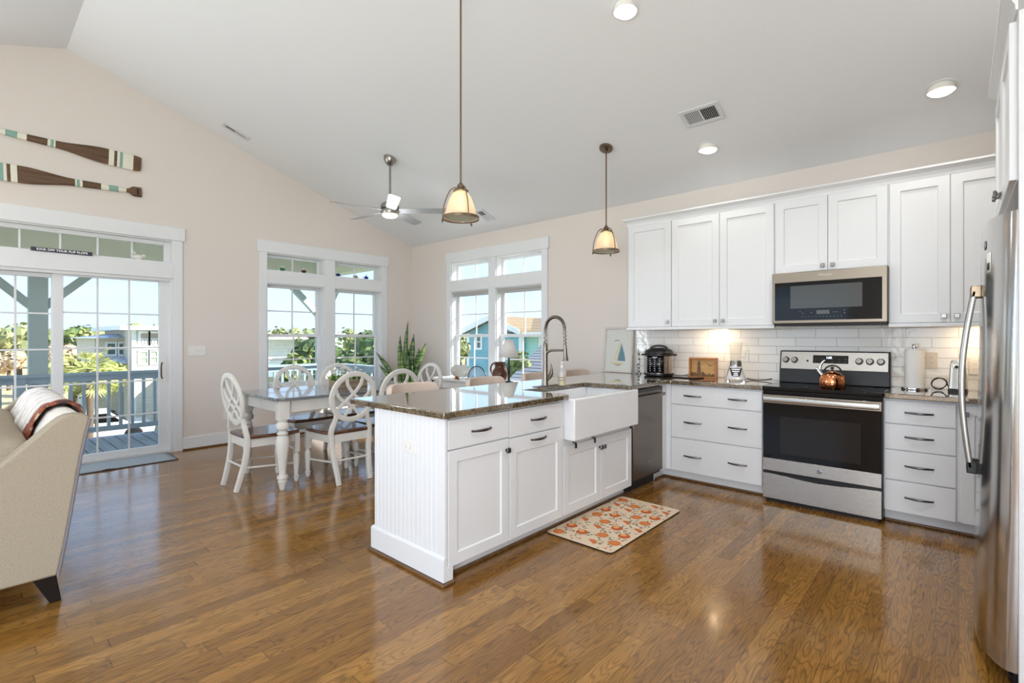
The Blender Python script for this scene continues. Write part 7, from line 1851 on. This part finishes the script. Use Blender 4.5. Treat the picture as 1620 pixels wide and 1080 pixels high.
def h_window(root, c0, c1, axis, face, mat=None, frame=0.10, d=0.06):
    """window on a facade: frame part with a pane sub-part; c0, c1 are opposite corners on the facade"""
    mb = MB(); mp = MB(); z0, z1 = sorted((c0.z, c1.z))
    if axis == 'x':
        a0, a1 = sorted((c0.y, c1.y)); X = face
        mb.box(X, X + d, a0 - frame, a0, z0 - frame, z1 + frame); mb.box(X, X + d, a1, a1 + frame, z0 - frame, z1 + frame); mb.box(X, X + d, a0, a1, z1, z1 + frame); mb.box(X, X + d, a0, a1, z0 - frame, z0); mb.box(X, X + d * 0.9, a0, a1, (z0 + z1) / 2 - 0.03, (z0 + z1) / 2 + 0.03)
        mp.box(X, X + d * 0.4, a0, a1, z0, z1)
    else:
        a0, a1 = sorted((c0.x, c1.x)); Y = face
        mb.box(a0 - frame, a0, Y - d, Y, z0 - frame, z1 + frame); mb.box(a1, a1 + frame, Y - d, Y, z0 - frame, z1 + frame); mb.box(a0, a1, Y - d, Y, z1, z1 + frame); mb.box(a0, a1, Y - d, Y, z0 - frame, z0); mb.box(a0, a1, Y - d * 0.9, Y, (z0 + z1) / 2 - 0.03, (z0 + z1) / 2 + 0.03)
        mp.box(a0, a1, Y - d * 0.4, Y, z0, z1)
    w = mb.build('window', M['ext_white'], root); mp.build('pane', mat or M['ext_glass'], w); return w
# cream three-storey house with a metal-roofed wing, beyond the deck
HX = -31.0
ha = thing('house', 'cream three-storey house with a metal-roofed wing beyond the deck', 'house', (HX - 3, 6.5, GZ))
y0 = on_x(208, 520, HX).y; y1 = y0 + 3.9; ztop = on_x(230, 522, HX).z
mb = MB(); mb.box(HX - 7, HX, y0, y1, GZ, ztop); mb.build('tower_wall', M['siding_cream'], ha)
mb = MB(); mb.box(HX - 7.5, HX + 0.55, y0 - 0.55, y1 + 0.5, ztop, ztop + 0.22); mb.build('tower_roof', M['ext_white'], ha)
mb = MB(); mb.box(HX - 0.02, HX + 0.06, y0, y0 + 0.18, GZ, ztop); zz = on_x(230, 551, HX).z
mb.box(HX - 0.02, HX + 0.06, y0 + 0.18, y1, zz - 0.10, zz + 0.14); zz2 = on_x(230, 583, HX).z; mb.box(HX - 0.02, HX + 0.06, y0 + 0.18, y1, zz2 - 0.12, zz2 + 0.12); mb.build('trim_bands', M['ext_white'], ha)
for k in range(4):
    dy = k * (on_x(238, 540, HX).y - on_x(222, 540, HX).y)
    A, B = on_x(222, 527, HX), on_x(234, 547, HX); A.y += dy; B.y += dy
    mb = MB(); mb.box(HX, HX + 0.05, A.y - 0.1, A.y, B.z - 0.1, A.z + 0.1); mb.box(HX, HX + 0.05, B.y, B.y + 0.1, B.z - 0.1, A.z + 0.1); mb.box(HX, HX + 0.05, A.y, B.y, A.z, A.z + 0.1); mb.box(HX, HX + 0.05, A.y, B.y, B.z - 0.1, B.z)
    op = mb.build('balcony_opening', M['ext_white'], ha); mb = MB(); mb.box(HX, HX + 0.015, A.y, B.y, B.z, A.z); mb.build('opening_shade', pm('porch_interior', (170, 158, 140), 0.8, var=0.1), op)
    mb = MB(); zr = B.z + (A.z - B.z) * 0.6; cy_ = (A.y + B.y) / 2; hw = (B.y - A.y) / 2
    mb.box(HX + 0.016, HX + 0.045, A.y, B.y, zr - 0.03, zr)
    mb.sweep([(HX + 0.03, A.y, B.z), (HX + 0.03, B.y, zr)], rect_sec(0.03, 0.02), up=(1, 0, 0)); mb.sweep([(HX + 0.03, B.y, B.z), (HX + 0.03, A.y, zr)], rect_sec(0.03, 0.02), up=(1, 0, 0))
    mb.tube([(HX + 0.03, cy_ + hw * 0.55 * math.cos(q * 0.5236), (B.z + zr) / 2 + (zr - B.z) * 0.36 * math.sin(q * 0.5236)) for q in range(12)], 0.022, 6, closed=True); mb.build('lattice_railing', M['ext_white'], op)
    A, B = on_x(222, 556.5, HX), on_x(232.5, 574, HX); A.y += dy; B.y += dy; h_window(ha, A, B, 'x', HX, pm('pale_green_glass', (168, 180, 156), 0.2, var=0.1, spec=0.6) if k == 0 else bpy.data.materials['pale_green_glass'])
WX = -33.0
wy0, wy1 = on_x(150, 540, WX).y, y0 + 0.2; wz = on_x(180, 534.5, WX).z
mb = MB(); mb.box(WX - 6, WX, wy0, wy1, GZ, wz); mb.build('wing_wall', M['siding_cream'], ha)
ra = on_x(140, 535.5, WX + 0.6); rb = Vector((WX + 0.6, wy1, wz)); top = on_x(188, 520, WX - 2.2)
mb = MB(); ry0 = ra.y
pts = [(WX + 0.6, ry0, wz), (WX + 0.6, wy1, wz), (WX - 6.5, wy1, wz), (WX - 6.5, ry0, wz), (WX - 2.4, ry0 + 3.4, top.z), (WX - 2.4, wy1, top.z)]
mb.add(pts, [(0, 1, 5, 4), (3, 4, 5, 2), (0, 4, 3), (0, 3, 2, 1), (1, 2, 5)]); mb.build('wing_roof', M['metal_roof'], ha)
mb = MB(); mb.box(WX - 1.5, WX + 1.6, on_x(168, 570, WX).y, wy1, on_x(180, 570, WX).z - 0.12, on_x(180, 570, WX).z); mb.prism([(WX + 1.6, on_x(168, 570, WX).y, on_x(180, 570, WX).z), (WX, on_x(168, 570, WX).y, on_x(180, 563, WX).z), (WX, on_x(168, 570, WX).y, on_x(180, 570, WX).z)], (0, wy1 - on_x(168, 570, WX).y, 0)); mb.build('porch_canopy', M['metal_roof'], ha)
for a, b in ((170, 182), (188.5, 200)): h_window(ha, on_x(a, 543.5, WX), on_x(b, 560, WX), 'x', WX)
h_window(ha, on_x(189, 582.5, WX), on_x(201, 592, WX), 'x', WX)
mb = MB(); g0, g1 = on_x(190, 620, WX), on_x(204, 660, WX); mb.box(WX, WX + 0.05, g0.y, g1.y, GZ, g0.z); mb.build('garage_door', pm('garage_brown', (96, 84, 76), 0.8, var=0.2), ha)  # one even dark brown for the door slab
# white garage-level wall at the right of the door view, nearer the street
gx = -29.0
# parked car
cp_ = at_d(146, CY, 22.0)
car = thing('car', 'white car parked on the street below the deck', 'car', (cp_.x, cp_.y, GZ + 0.03))
Mc = Matrix.Translation((cp_.x, cp_.y, GZ + 0.03)) @ Matrix.Rotation(math.radians(84), 4, 'Z')
bodyp = [(-2.2, 0.35), (2.15, 0.35), (2.2, 0.62), (2.05, 0.80), (1.15, 0.92), (0.55, 1.42), (-1.35, 1.46), (-1.95, 0.98), (-2.2, 0.9)]
mb = MB(); mb.prism([(x, -0.85, z) for x, z in bodyp], (0, 1.7, 0)); mb.xform(Mc); mb.build('body', pm('car_white', (236, 237, 238), 0.2, var=0.01, coat=0.5), car, bevel=0.06, seg=3)
for s in (-1, 1):
    mb = MB(); mb.prism([(x, s * 0.853, z) for x, z in ((1.0, 0.95), (0.5, 1.36), (-1.2, 1.38), (-1.7, 1.0))], (0, s * 0.01, 0)); mb.xform(Mc); mb.build('side_window', M['black_glass'], car)
    for x in (-1.35, 1.4):
        mb = MB(); mb.lathe([(0.16, s * 0.70), (0.33, s * 0.70), (0.34, s * 0.74), (0.34, s * 0.86), (0.30, s * 0.88), (0, s * 0.88)], (x, 0, 0.34), 20, axis='Y'); mb.xform(Mc); mb.build('wheel', M['black'], car, smooth=40)
mb = MB(); mb.prism([(1.18, -0.72, 0.95), (0.60, -0.66, 1.40), (0.60, 0.66, 1.40), (1.18, 0.72, 0.95)], (0.03, 0, 0.02)); mb.xform(Mc); mb.build('windscreen', M['black_glass'], car)
# white flat-roofed house beyond the left gable window
BX = -25.0
hb = thing('house', 'white flat-roofed house seen through the left gable window', 'house', (BX - 3, 9.0, GZ))
A, B = on_x(408, 545, BX), on_x(484, 545, BX)
mb = MB(); mb.box(BX - 4.5, BX, A.y, B.y, GZ, on_x(450, 536, BX).z); mb.build('wall', M['siding_white'], hb)
mb = MB(); mb.box(BX - 5.1, BX + 0.8, A.y - 0.5, B.y + 0.7, on_x(450, 536.5, BX).z, on_x(450, 531.5, BX).z); mb.build('roof', pm('flat_roof_edge', (214, 206, 186), 0.8, var=0.05), hb)
h_window(hb, on_x(468, 540.5, BX), on_x(476, 549, BX), 'x', BX, pm('teal_glass', (120, 170, 172), 0.15, var=0.1, spec=0.6))
# tall white chimney-like wall by the right gable window
cxx = -22.0; A, B = on_x(526, 531, cxx), on_x(542, 531, cxx)
mb = MB(); mb.box(cxx - 1.8, cxx, A.y - 0.2, B.y, GZ, A.z); hc = thing('house', 'plain white house end seen through the right gable window', 'house', (cxx - 2.5, (A.y + B.y) / 2, GZ)); mb.build('wall', M['siding_white'], hc)
mb = MB(); mb.box(cxx - 1.9, cxx + 0.12, A.y - 0.3, B.y + 0.1, A.z, A.z + 0.12); mb.build('coping', M['ext_white'], hc)
# grey shed roof below the railing level
A, B = at_d(418, 583, 13.0), at_d(464, 585, 13.0)
sr = thing('shed', 'low shed with a grey-green roof below the left gable window', 'shed', ((A.x + B.x) / 2, (A.y + B.y) / 2, GZ))
mb = MB(); mb.box(A.x - 1.2, A.x + 1.2, A.y - 0.9, B.y, GZ, A.z - 0.12); mb.build('wall', M['siding_white'], sr)
mb = MB(); mb.add([(A.x - 1.4, A.y - 1.1, A.z - 0.12), (A.x + 1.4, A.y - 1.1, A.z - 0.12), (A.x + 1.4, B.y + 0.2, A.z - 0.12), (A.x - 1.4, B.y + 0.2, A.z - 0.12), (A.x, A.y - 0.3, A.z + 0.2), (A.x, B.y - 0.6, A.z + 0.2)], [(3, 2, 1, 0), (0, 1, 4), (1, 2, 5, 4), (2, 3, 5), (3, 0, 4, 5)]); mb.build('roof', pm('grey_green_roof', (128, 146, 146), 0.7, var=0.08), sr)
# blue gabled house beyond the kitchen window
GY = 20.0
hg = thing('house', 'blue gabled house with a tan roof beyond the kitchen window', 'house', (-15, GY + 3, GZ))
L_, R_, ap = on_y(739, 526, GY), on_y(826, 526, GY), on_y(781, 506, GY); ez = on_y(780, 526.5, GY).z
mb = MB(); mb.prism([(L_.x, GY, GZ), (R_.x, GY, GZ), (R_.x, GY, ez), (ap.x, GY, ap.z), (L_.x, GY, ez)], (0, 6, 0)); mb.build('gable_wall', M['siding_teal'], hg)
ov = 0.45
for sgn, e_ in ((-1, L_), (1, R_)):
    d = Vector((e_.x - ap.x, 0, ez - ap.z)); e2 = Vector((ap.x, 0, ap.z)) + d * 1.10
    mb = MB(); mb.prism([(ap.x, GY - ov, ap.z + 0.02), (e2.x, GY - ov, e2.z + 0.02), (e2.x, GY - ov, e2.z + 0.24), (ap.x, GY - ov, ap.z + 0.24)], (0, 6.8, 0)); rf = mb.build('gable_roof', M['tan_shingle'], hg)
    mb = MB(); mb.prism([(ap.x, GY - ov - 0.04, ap.z - 0.05), (e2.x, GY - ov - 0.04, e2.z - 0.05), (e2.x, GY - ov - 0.04, e2.z + 0.24), (ap.x, GY - ov - 0.04, ap.z + 0.24)], (0, 0.05, 0)); mb.build('barge_board', M['ext_white'], rf)
mb = MB(); mb.box(R_.x - 0.22, R_.x + 0.03, GY - 0.03, GY + 0.1, GZ, ez); mb.box(L_.x - 0.03, L_.x + 0.2, GY - 0.03, GY + 0.1, GZ, ez); mb.build('corner_board', M['ext_white'], hg)
h_window(hg, on_y(755.5, 531, GY), on_y(761, 550, GY), 'y', GY, None, 0.12)
MY = GY + 0.3
r2 = on_y(872, 526, MY)
mb = MB(); mb.box(R_.x, r2.x + 3, MY, MY + 6, GZ, on_y(840, 530, MY).z); mb.build('main_wall', M['siding_teal_lit'], hg)
ez2 = on_y(840, 527, MY - 0.6).z; tz2 = on_y(840, 503.5, MY + 3).z
mb = MB(); mb.prism([(ap.x - 0.2, MY - 0.6, ez2), (ap.x - 0.2, MY + 3, tz2), (ap.x - 0.2, MY + 6.6, ez2)], (r2.x + 3.4 - ap.x, 0, 0)); mb.build('main_roof', M['tan_shingle'], hg)
mb = MB(); mb.box(R_.x + 0.03, r2.x + 3.2, MY - 0.66, MY - 0.58, ez2 - 0.16, ez2 + 0.06); mb.build('gutter', M['ext_white'], hg)
A, B = on_y(853, 540, MY), on_y(858, 575, MY); mb = MB(); mb.box(A.x, A.x + 0.25, MY - 0.05, MY, GZ, ez2 - 0.16); mb.build('corner_board', M['ext_white'], hg)
# grey shingled hip roof just below the kitchen window
hy = 9.2
Tp, Lp = on_y(856, 545, hy + 1.0), on_y(801, 604, hy - 1.6)
hr = thing('hip_roof', 'grey shingled hip roof rising at the right of the kitchen window', 'roof', (Tp.x + 1.0, hy + 1.5, Lp.z - 0.2))
ex0, ey0, ez0 = Lp.x, hy - 1.6, Lp.z
mb = MB(); mb.add([(ex0, ey0, ez0), (Tp.x + 4.5, ey0, ez0), (Tp.x + 4.5, hy + 3.6, ez0), (ex0, hy + 3.6, ez0), (Tp.x, hy + 1.0, Tp.z), (Tp.x + 4.5, hy + 1.0, Tp.z)], [(3, 2, 1, 0), (0, 1, 5, 4), (1, 2, 5), (2, 3, 4, 5), (3, 0, 4)]); mb.build('roof', M['grey_shingle'], hr)
mb = MB(); mb.box(ex0 + 0.4, Tp.x + 4.3, ey0 + 0.4, hy + 3.3, GZ, ez0); mb.build('wall', M['siding_white'], hr)
# ------------------------------------------------------------------ tidy the helper properties
for o in bpy.data.objects:
    if '_abs' in o: del o['_abs']
